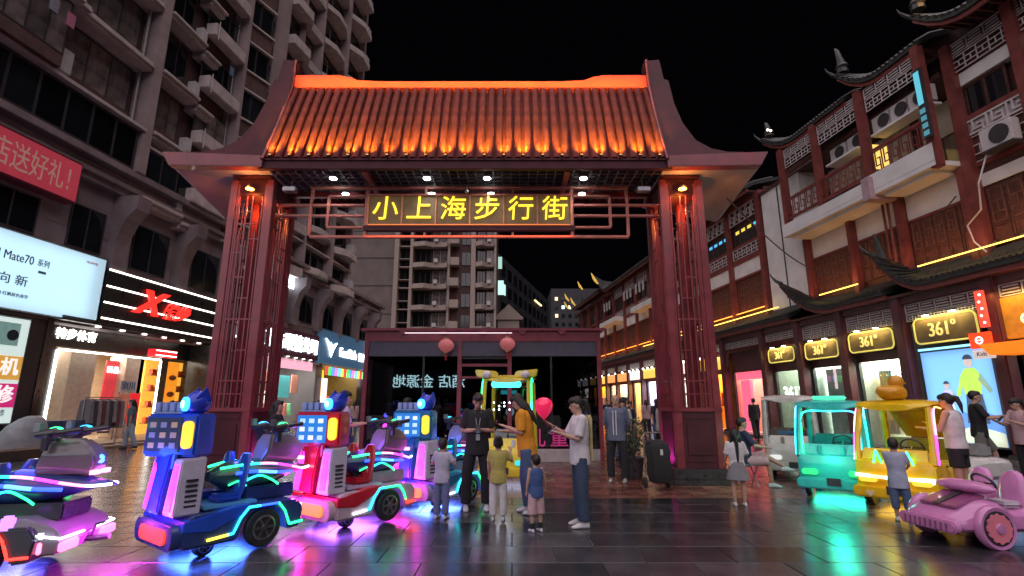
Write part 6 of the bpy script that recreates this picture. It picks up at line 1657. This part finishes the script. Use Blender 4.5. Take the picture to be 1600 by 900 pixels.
    q.build('fairing', plastic('smoke_grey', (.20, .16, .18), .2), t, bevel=.03)
    q = MB(); q.ball((-.99, 0, .99), (.05, .09, .06), 12, 8); q.build('headlight', glow('pod_head', lit, 6), t)
    q = MB(); q.box(-1.06, -1.0, -.14, -.04, .86, .90); q.box(-1.06, -1.0, .04, .14, .86, .90); q.build('lower_lamp', glow('pod_low', (.95, .2, .8), 5), t, kind='stuff')
    q = MB(); q.tube([(-.60, -.36, 1.24), (-.56, -.16, 1.21), (-.55, 0, 1.18), (-.56, .16, 1.21), (-.60, .36, 1.24)], .022, 8); hbr = q.build('handlebar', dk, t)
    for s in (-1, 1):
        q = MB(); q.tube([(-.42, .24 * s, 1.25), (-.62, .24 * s, 1.27), (-.66, .24 * s, 1.27), (-.90, .24 * s, 1.30)], [.035, .05, .03, .026], 10); q.box(-.56, -.50, .24 * s - .02, .24 * s + .02, 1.10, 1.25)
        gn = q.build('toy_gun', dk, hbr, smooth=False)
        q = MB(); q.ball((-.60, .24 * s - .045 * s * 0 - .03, 1.29), (.085, .045, .035), 12, 7); q.build('gun_light', glow('gun_%d' % s, GR if s > 0 else (.02, .45, 1), 3.5), gn)
        q = MB(); q.box(-.46, -.40, .24 * s - .03, .24 * s + .03, 1.28, 1.36); q.build('sight', m_steel, gn)
    # tail lamps and tow bar
    for s in (-1, 1):
        q = MB(); q.box(-.845, -.80, s * .36 - .11, s * .36 + .11, .22, .32); q.build('tail_lamp', glow('tail_pink', (1, .15, .35), 4), t, bevel=.01)
        q = MB(); q.box(-.84, -.79, s * .36 - .10, s * .36 + .10, .345, .40); q.build('tail_reflector', glow('tail_white', (.75, .75, 1), 1.6), t)
    q = MB(); q.tube([(-.78, 0, .28), (-1.05, 0, .25), (-1.25, .0, .27)], .028, 8); q.tube([(-1.05, 0, .27), (-1.08, 0, .38), (-1.18, 0, .40)], .014, 6)
    q.build('tow_bar', dk, t)
    for o in t.children:
        n_ = o.name.split('.')[0]
        if n_ in ('column', 'side_tower', 'strut', 'screen_box', 'screen', 'top_box', 'search_head'): o.location.x += .08 if n_ != 'side_tower' else -.04; o.location.y -= .06 if n_ != 'side_tower' else 0
        elif n_ in ('seat_back', 'seat'): o.location.x -= .10
    for o in t.children: squash(o, .80, .96)
    lamp('AREA', 'floor_glow', (0.1, 0, .12), 44, lit, t, .8, rot=(0, 0, 0), sy=.7)
    lamp('POINT', 'tower_glow', (.92, 0, .50), 26, tower, t, .12)
    a_ = lamp('AREA', 'front_glow', (.98, 0, .30), 20, tower, t, .5, sy=.3); aim(a_, (.5, 0, -1)) ; a_.rotation_euler = Vector((.6, 0, -1)).to_track_quat('-Z', 'Y').to_euler()  # added lamp, strengthens the coloured spill on the paving
    lamp('POINT', 'column_glow', (.92, .0, 1.0), 7, lit, t, .1)
    lamp('POINT', 'pod_glow', (-.15, 0, 1.02), 6, lit, t, .15)
    return t

H1 = (-.60, -.80)
blue = ('blue', (.02, .09, .62)); lil = ('trim_lilac', (.40, .34, .52)); navy = ('trim_navy', (.03, .06, .22)); red = ('red', (.55, .015, .04)); teal = ('teal_blue', (.02, .16, .38))
ride_cart('blue ride cart with dark menu screen, frontmost full cart of the train', (-3.25, 6.25), H1, blue, navy, (1, .05, .02), 0, (YL, CY, CY, BL, GR, GR), (.05, .15, 1))
ride_cart('red ride cart with bright menu screen and orange bumper light, second full cart', (-2.16, 7.52), H1, red, ('trim_pinkwhite', (.55, .40, .50)), (1, .22, .015), 1, (WH, CY, CY, GR, GR, RD), (.35, .1, 1), floorc=('floor_lilac', (.45, .42, .6)))
ride_cart('teal ride cart behind the small child in the pale shirt, third full cart', (-1.18, 8.86), H1, teal, ('trim_lilac2', (.42, .36, .56)), (1, .20, .015), 1, (WH, CY, CY, CY, GR, GR), (.1, .2, 1), floorc=('floor_cyan', (.1, .5, .6)))
c0 = ride_cart('dark grey ride cart cut by the left picture edge with white and pink tail lamps', (-4.98, 5.36), (-.97, -.16), ('slate', (.06, .08, .14)), ('trim_slate', (.05, .06, .08)), (1, .05, .02), 0, (GR, GR, GR, GR, RD, RD), (.1, .1, 1))
# tail block of the front cart
q = MB(); q.loft([[(x, y, z) for x, y in ((a, -.48), (c, -.40), (c, .40), (a, .48))] for a, c, z in ((-.65, -.96, .20), (-.65, -1.00, .32), (-.60, -.92, .42), (-.50, -.66, .52))]); q.build('tail_block', plastic('pale_smoke', (.20, .18, .22), .2), c0, bevel=.02)
for s in (-1, 1):
    q = MB(); q.box(-1.02, -.975, s * .30 - .12, s * .30 + .12, .23, .31); q.build('tail_light', glow('tail_rose', (1, .12, .42), 4), c0, bevel=.01)
    strip(c0, [(-.72, .49 * s, .40), (-.99, .42 * s, .345), (-1.00, .1 * s, .345)], (WH, WH), .010, 6)
    q = MB(); q.box(-.62, -.52, s * .46 - .04, s * .46 + .04, .42, .56); q.build('lilac_lamp', glow('lilac_lamp', (.55, .25, 1), 1.6), c0, bevel=.02)

for o in list(c0.children):
    if o.name.split('.')[0] in ('tail_block', 'tail_light', 'lilac_lamp'): o.location.x += .18
for o in [o for o in c0.children if o.name.startswith('light_strip')][-4:]: o.location.x += .18

# ---------------- cabin carts
def cabin_cart(label, loc, h, body, accent, led_front, led_side, kind='plain', Hh=1.62, Lh=.86, group='small cabin ride carts', es=5, glowp=None):
    t = thing('cabin_cart', label, 'ride cart', (loc[0], loc[1], 0), math.atan2(h[1], h[0]), group)
    pb = plastic(*body); pa = plastic(*accent); dk = plastic('charcoal', (.035, .035, .045), .35); W2 = .54
    # lower body: cross sections along x, rounded nose
    secs = [(-Lh, .20, .62, .44), (-Lh + .06, .16, .68, W2), (-.35, .15, .62, W2), (-.30, .15, .42, W2), (.25, .15, .42, W2), (.32, .15, .66, W2), (Lh - .18, .16, .74, W2), (Lh - .04, .18, .68, W2 - .03), (Lh, .22, .58, W2 - .10)]
    rings = []
    for x, z0, z1, w_ in secs:
        r = .06
        pts = [(-w_, z0 + r), (-w_ + r, z0), (w_ - r, z0), (w_, z0 + r), (w_, z1 - r), (w_ - r, z1), (-w_ + r, z1), (-w_, z1 - r)]
        rings.append([(x, y, z) for y, z in pts])
    q = MB(); q.loft(rings); q.build('body', pb, t, smooth=True)
    q = MB(); q.prism(rounded(2 * W2 + .02, .17, .07), -.09, .09, 'x'); bmp = q.build('bumper', pb if kind != 'duck' else pb, t, loc=(Lh - .02, 0, .24), bevel=.02)
    q = MB(); q.box(.092, .102, -.10, .10, -.02, .10); q.build('plate', dk, bmp)
    for s in (-1, 1):
        q = MB(); q.prism(rounded(.24, .09, .04), -.02, .03, 'x'); q.build('fog_light', glow('fog_%s' % body[0], led_front[0], .9), t, loc=(Lh + .01, s * .34, .42))
        q = MB(); q.tube([(.24, s * (W2 - .02), .62), (.30, s * (W2 - .02), .66)], .02, 6); q.build('trim', pa, t)
    # cabin pillars (front raked)
    fz = Hh - .14
    for s in (-1, 1):
        y = s * (W2 - .05)
        q = MB(); q.tube([(Lh - .12, y, .66), (Lh - .22, y * .98, 1.05), (Lh - .40, y * .93, fz)], [(.05, .06), (.045, .06), (.045, .06)], 8); q.build('front_pillar', pb, t, smooth=True)
        q = MB(); q.tube([(-Lh + .10, y, .62), (-Lh + .14, y * .98, 1.0), (-Lh + .22, y * .93, fz)], [(.05, .05), (.05, .05), (.045, .06)], 8); q.build('rear_pillar', pb, t, smooth=True)
        strip(t, smooth_path([(Lh - .13, y * 1.10, .68), (Lh - .24, y * 1.09, 1.05), (Lh - .43, y * 1.05, fz - .02), (0, y * 1.03, fz - .01)]), led_side, .012, es)
    q = MB(); q.loft([[(x, math.cos(a) * W2 * w_, z + math.sin(a) * .05) for a in [2 * math.pi * k / 16 for k in range(16)]] for x, w_, z in ((Lh - .26, .55, fz + .00), (Lh - .34, .90, fz + .03), (Lh - .5, 1.0, fz + .07), (-Lh + .35, 1.0, fz + .08), (-Lh + .16, .9, fz + .05), (-Lh + .08, .5, fz + .02))]); q.build('roof', pb, t, smooth=True)
    q = MB(); q.box(-.25, .35, -.43, .43, fz - .0, fz + .02); q.build('roof_lining', pa, t)
    # dashboard face panel below the windscreen
    q = MB(); q.hexa([(Lh - .22, -.46, .62), (Lh - .07, -.46, .62), (Lh - .07, .46, .62), (Lh - .22, .46, .62), (Lh - .30, -.44, .86), (Lh - .17, -.44, .86), (Lh - .17, .44, .86), (Lh - .30, .44, .86)]); dp = q.build('face_panel', pb, t, bevel=.03)
    for s in (-1, 1):
        q = MB(); q.box(Lh - .12, Lh - .08, s * .17 - .035, s * .17 + .035, .70, .84); q.build('eye_panel', pa, dp, bevel=.01)
    if kind == 'taxi':
        strip(t, smooth_path([(Lh - .10, -.43, .70), (Lh - .20, -.43, 1.0), (Lh - .36, -.40, fz - .10), (Lh - .37, 0, fz - .07), (Lh - .36, .40, fz - .10), (Lh - .20, .43, 1.0), (Lh - .10, .43, .70)]), led_front, .014, es)
        q = MB(); q.box(.0, .3, -.26, .26, fz + .13, fz + .20); q.build('roof_light', glow('roof_green', (.08, .8, .5), 1.0), t, bevel=.02)
    if kind == 'duck':
        for s in (-1, 1):
            strip(t, [(Lh - .02, s * .20 - .05, .66), (Lh - .09, s * .20 - .02, .84), (Lh - .02, s * .20 + .06, .66)], (GR, GR), .012, 7)
        strip(t, [(Lh + .03, -.5, .47), (Lh + .05, 0, .455), (Lh + .03, .5, .47)], ((.6, .7, 1), (1, .5, .3), (.3, .8, 1), (1, .8, .4), (.5, .9, 1)), .028, 2.2)
        q = MB(); q.prism([(-.05, .04), (0, .0), (.05, .04), (.06, .07), (.03, .09), (0, .07), (-.03, .09), (-.06, .07)], Lh + .072, Lh + .082, 'x'); q.build('heart_mark', plastic('pale_print', (.7, .6, .4)), t, loc=(0, -.32, .17))
    if kind == 'bus':
        q = MB(); q.tube([(Lh - .05, math.cos(a) * .13, .52 + math.sin(a) * .13) for a in [2 * math.pi * k / 20 for k in range(20)]], .018, 6, close=True); q.build('round_emblem', pa, t)
        for s in (-1, 1):
            q = MB(); q.ball((Lh - .04, s * .38, .50), (.05, .10, .10), 14, 9); q.build('headlight', plastic('lamp_glass', (.6, .6, .62), .15), t, smooth=True)
        q = MB(); q.box(Lh - .21, Lh - .19, -.25, .25, .90, .96); q.build('name_strip', plastic('blue_strip', (.03, .12, .3)), t)
        q = MB(); q.box(Lh + .08, Lh + .10, .28, .44, .22, .30); q.build('marker_light', glow('marker_red', (1, .08, .05), 3), t)
        q = MB(); q.box(Lh + .08, Lh + .10, .10, .26, .22, .30); q.build('marker_light', glow('marker_blue', (.1, .1, .8), 1), t)
    # seat, steering wheel
    q = MB(); q.box(-.62, -.18, -.40, .40, .42, .56); q.box(-.70, -.58, -.42, .42, .45, .98); q.build('bench', plastic('bench_%s' % accent[0], [c * .7 for c in accent[1]]), t, bevel=.04)
    q = MB(); q.tube([(.36 + math.cos(a) * .07, .15 + math.sin(a) * .15, .88 + math.cos(a) * .13) for a in [2 * math.pi * k / 18 for k in range(18)]], .016, 6, close=True); q.tube([(.55, .15, .75), (.36, .15, .88)], .02, 6)
    q.tube([(.36, .0, .88), (.36, .30, .88)], .012, 5); q.build('steering_wheel', dk, t)
    for x in (-.58, .58):
        for s in (-1, 1): wheel(t, x, .42 * s, .14, .14, .09)
    if glowp:
        lamp('AREA', 'floor_glow', (.3, 0, .14), glowp[1], glowp[0], t, .9, rot=(0, 0, 0), sy=.8)
        lamp('POINT', 'cabin_glow', (.15, 0, 1.25), glowp[1] * .55, glowp[0], t, .15)
        lamp('POINT', 'nose_glow', (Lh + .30, 0, .75), glowp[1] * .45, glowp[0], t, .15)
    return t
cabin_cart('teal and green glowing cabin cart with a neon framed windscreen', (5.86, 9.72), (-.60, -.80), ('teal', (.03, .50, .48)), ('teal_dark', (.02, .30, .32)), (GR, (.02, .9, .6), CY, (.05, .4, 1), (.02, .7, 1)), (CY, (.1, .5, 1)), 'taxi', glowp=((.03, 1, .62), 20))
ye = cabin_cart('yellow cabin cart with orange roof, green headlight chevrons and a duck on top', (6.38, 8.66), (-.78, -.62), ('yellow', (.75, .50, .01)), ('olive', (.35, .28, .02)), (YL, YL), (MG, PK, (1, .3, .1)), 'duck', glowp=((1, .55, .05), 9))
cabin_cart('cream and white bus shaped cabin cart between the pillar and the teal cart', (6.35, 12.2), (-.45, -.89), ('cream_white', (.58, .55, .50)), ('brown_cream', (.30, .26, .20)), ((.8, .8, .8), WH), ((.3, .3, .3),), 'bus', Hh=1.75, es=.3)
ar_ = cabin_cart('yellow arcade cabin cart with a cyan brow light behind the man in black', (-.05, 11.4), (-.12, -.99), ('lemon', (.70, .55, .04)), ('grey_trim', (.4, .38, .42)), (CY, CY), (CY, GR), 'plain', Hh=2.15, Lh=.9, glowp=((.6, .7, 1), 4), group='small cabin ride carts')
q = MB(); q.prism(rounded(.62, .13, .06), -.02, .03, 'x'); q.build('brow_light', glow('brow_cyan', (.05, .75, 1), 2.6), ar_, loc=(.56, 0, 1.93))
for s in (-1, 1):
    q = MB(); q.prism([(s * .15, 2.05), (s * .62, 2.08), (s * .66, 2.24), (s * .2, 2.20)], .42, .60, 'x'); q.build('ear_wing', plastic('lemon', (.70, .55, .04)), ar_, bevel=.02)
    q = MB(); q.ball((.60, s * .40, 2.13), (.06, .09, .08), 12, 8); q.build('eye_boss', plastic('pearl', (.6, .55, .62)), ar_, smooth=True)
    q = MB(); q.ball((.64, s * .46, .55), (.05, .06, .05), 10, 7); q.build('side_lamp', glow('side_orange', OR, 4), ar_, smooth=True)
strip(ar_, [(.88, .50, .75), (.92, .52, .5), (.92, .50, .28), (.92, .2, .22)], (OR, OR, WH), .02, 6)
for k in range(9):
    q = MB(); q.ball((.42, -.28 + (k % 5) * .11, 1.42 + .07 * (k % 3)), .018, 6, 5); q.build('sparkle_light', glow('sparkle', (.8, .9, 1), 7), ar_)

# raked rear arm and low step of the yellow cart
q = MB(); q.tube([(-.55, .0, 1.53), (-.86, 0, 1.46), (-1.08, 0, 1.12), (-1.12, 0, .98)], [(.46, .05), (.45, .06), (.36, .05), (.30, .03)], 12); q.build('rear_arm', plastic('orange_arm', (.70, .30, .01)), ye, smooth=True)
q = MB(); q.box(-1.35, -.80, -.46, .46, .20, .46); q.build('rear_step', plastic('yellow', (.75, .50, .01)), ye, bevel=.05)
# rubber duck on the yellow roof
dk_ = thing('toy_duck', 'orange yellow toy duck sitting on the roof of the yellow cabin cart', 'duck', (6.16, 8.52, 1.60), math.atan2(.15, 1))
m_duck = plastic('duck', (.70, .33, .015), .35)
q = MB(); q.loft([[(x + .0, math.cos(a) * w_, cz + math.sin(a) * hh) for a in [2 * math.pi * k / 16 for k in range(16)]] for x, w_, hh, cz in ((-.27, .02, .02, .17), (-.22, .08, .06, .15), (-.12, .16, .11, .11), (.0, .19, .125, .115), (.12, .16, .12, .11), (.19, .08, .07, .12), (.21, .02, .02, .12))]); q.build('body', m_duck, dk_, smooth=True)
q = MB(); q.ball((.10, 0, .29), (.115, .105, .105), 16, 11); q.ball((.08, 0, .20), (.09, .09, .07), 12, 8); q.build('head', m_duck, dk_, smooth=True)
q = MB(); q.loft([[(x, math.cos(a) * w_, .27 + math.sin(a) * h_) for a in [2 * math.pi * k / 10 for k in range(10)]] for x, w_, h_ in ((.19, .055, .03), (.24, .05, .015), (.275, .02, .008))]); q.build('beak', plastic('beak', (.7, .12, .01)), dk_, smooth=True)
for s in (-1, 1):
    q = MB(); q.ball((.18, s * .065, .32), .016, 8, 6); q.build('eye', m_eye, dk_)
    q = MB(); q.ball((-.03, s * .17, .13), (.12, .03, .06), 12, 8); q.build('wing', m_duck, dk_, smooth=True)

# ---------------- pink toy car
pc = thing('toy_car', 'glossy pink open toy car with slotted grille at the lower right', 'toy car', (5.50, 6.52, 0), math.atan2(-.12, -1)); pc.scale = (.88, .88, .88)
pk = plastic('pink', (.56, .22, .46), .2); pkd = plastic('plum', (.28, .08, .20), .2)
secs = [(-.80, .20, .50, .36), (-.72, .16, .58, .44), (-.45, .15, .60, .46), (-.30, .15, .44, .46), (.02, .15, .44, .46), (.10, .15, .58, .47), (.32, .15, .56, .46), (.52, .15, .46, .45), (.68, .16, .38, .42), (.76, .19, .32, .34)]
rings = []
for x, z0, z1, w_ in secs:
    r = .05; pts = [(-w_, z0 + r), (-w_ + r, z0), (w_ - r, z0), (w_, z0 + r), (w_, z1 - r * 1.4), (w_ - r * 1.8, z1), (-w_ + r * 1.8, z1), (-w_, z1 - r * 1.4)]
    rings.append([(x, y, z) for y, z in pts])
q = MB(); q.loft(rings); q.build('body', pk, pc, smooth=True, sub=1)
q = MB(); q.hexa([(.15, -.30, .565), (.60, -.27, .43), (.60, .27, .43), (.15, .30, .565), (.15, -.29, .60), (.60, -.26, .46), (.60, .26, .46), (.15, .29, .60)]); q.build('hood', pkd, pc, bevel=.02)
q = MB(); q.hexa([(.20, -.05, .602), (.60, -.045, .462), (.60, .045, .462), (.20, .05, .602), (.20, -.05, .612), (.60, -.045, .472), (.60, .045, .472), (.20, .05, .612)]); q.build('hood_stripe', plastic('charcoal', (.035, .035, .045), .35), pc)
q = MB(); q.ball((.12, 0, .67), (.15, .41, .085), 22, 12); q.build('cowl', pk, pc, smooth=True)
q = MB(); q.prism(rounded(.84, .15, .07), -.05, .06, 'x'); bp_ = q.build('bumper', pk, pc, loc=(.74, 0, .235), bevel=.02)
for k in range(9):
    q = MB(); y = -.30 + k * .075; q.hexa([(.062, y - .014, -.05), (.070, y - .014, -.05), (.070, y + .006, -.05), (.062, y + .006, -.05), (.062, y - .004, .045), (.070, y - .004, .045), (.070, y + .018, .045), (.062, y + .018, .045)]); q.build('grille_slot', pkd, bp_)
for s in (-1, 1):
    for x, r in ((.30, .225), (-.50, .225)):
        q = MB(); q.lathe([(r * .5, -.05), (r * 1.12, -.05), (r * 1.18, -.02), (r * 1.18, .03), (r * 1.08, .055), (r * .95, .045)], (0, 0, 0), 32, axis='y'); f_ = q.build('wheel', pk, pc, loc=(x, s * .47, r * 1.1), smooth=True)
        q = MB(); q.lathe([(r * .9, .02), (r * .9, .05), (r * .80, .052)], (0, (0 if s > 0 else -.07), 0), 28, axis='y'); q.build('tyre_gap', plastic('charcoal', (.035, .035, .045), .35), f_)
        q = MB(); n = 48; rr_ = [r * (.72 + .07 * (1 if math.cos(k * 2 * math.pi / n * 12) > 0 else 0)) for k in range(n)]
        yy = .058 * s
        q.prism([(rr_[k] * math.cos(2 * math.pi * k / n), rr_[k] * math.sin(2 * math.pi * k / n)) for k in range(n)], yy - .03 * s, yy + .012 * s, 'y'); q.build('rim', plastic('rose', (.75, .22, .30), .3), f_)
        q = MB(); q.lathe([(r * .28, 0), (r * .25, .02 * s), (r * .05, .024 * s)], (0, yy + .012 * s, 0), 18, axis='y'); q.build('hub', pk, f_, smooth=True)
    q = MB(); q.loft([[(x + math.cos(a) * .05, s * .21 + math.sin(a) * w_, z) for a in [2 * math.pi * k / 14 for k in range(14)]] for x, w_, z in ((-.30, .15, .45), (-.34, .18, .60), (-.38, .17, .76), (-.41, .11, .85), (-.42, .04, .88))]); q.build('seat_back', pk, pc, smooth=True)
    q = MB(); q.box(-.32, -.02, s * .21 - .16, s * .21 + .16, .44, .52); q.build('seat', plastic('pale_seat', (.55, .5, .56)), pc, bevel=.04)
    q = MB(); q.box(-.84, -.80, s * .30 - .08, s * .30 + .08, .28, .46); q.build('tail_light', glow('car_tail', (1, .03, .10), 5), pc, bevel=.01)
q = MB(); q.tube([(-.0 + math.cos(a) * .07, .16 + math.sin(a) * .14, .73 + math.cos(a) * .11) for a in [2 * math.pi * k / 18 for k in range(18)]], .017, 6, close=True); q.tube([(0, .03, .73), (0, .29, .73)], .012, 5); q.tube([(.1, .16, .66), (0, .16, .73)], .018, 5); q.build('steering_wheel', plastic('charcoal', (.035, .035, .045), .35), pc)
q = MB(); q.ball((.28, -.30, .655), .018, 8, 6); q.build('lamp_dot', glow('dot_white', (1, .9, 1), 4), pc)
lamp('POINT', 'tail_glow', (-.95, .1, .4), 2.0, (1, .05, .15), pc, .08)
# second small white car behind and yellow one at the edge
wc = thing('toy_car', 'white toy car behind the black skirted woman near the shop step', 'toy car', (8.65, 10.3, 0), math.atan2(-.3, -1))
rings = []
for x, z0, z1, w_ in [(-.70, .2, .45, .3), (-.62, .15, .55, .42), (-.3, .15, .58, .44), (.2, .15, .58, .44), (.55, .15, .5, .43), (.7, .2, .42, .34)]:
    r = .06; rings.append([(x, y, z) for y, z in [(-w_, z0 + r), (-w_ + r, z0), (w_ - r, z0), (w_, z0 + r), (w_, z1 - r), (w_ - r, z1), (-w_ + r, z1), (-w_, z1 - r)]])
q = MB(); q.loft(rings); q.build('body', plastic('toy_white', (.62, .62, .60)), wc, smooth=True, sub=1)
for x in (-.42, .42):
    for s in (-1, 1): wheel(wc, x, .42 * s, .16, .16, .1)
q = MB(); q.box(-.3, .0, -.3, .3, .55, .80); q.build('seat', plastic('toy_grey', (.3, .3, .3)), wc, bevel=.05)
q = MB(); q.tube([(.15 + math.cos(a) * .06, math.sin(a) * .13, .72 + math.cos(a) * .1) for a in [2 * math.pi * k / 16 for k in range(16)]], .015, 5, close=True); q.build('steering_wheel', m_dark, wc)

# LED board behind the viewer: it shows as a reflection in the dark glass
lb_ = thing('led_sign', 'shop letters glowing across the square behind the viewer, mirrored in the dark glass', 'sign', (-5.6, -6.0, 2.95), 0)
q = MB(); q.box(-3.2, 3.2, -.25, -.08, -.9, .9); q.build('board', m_dark, lb_)
g_cy = glow('mirror_letters', (.55, .9, 1), 9)
text('金源地', .95, .04, g_cy, 'lettering', lb_, (-1.2, .0, .0), (R(90), 0, R(180)))
text('酒店', .95, .04, g_cy, 'lettering', lb_, (1.45, .0, .0), (R(90), 0, R(180)))
for x in (-2.6, 2.6):
    q = MB(); q.box(x - .08, x + .08, -.24, -.1, -2.95, -.9); q.build('post', m_dark, lb_)
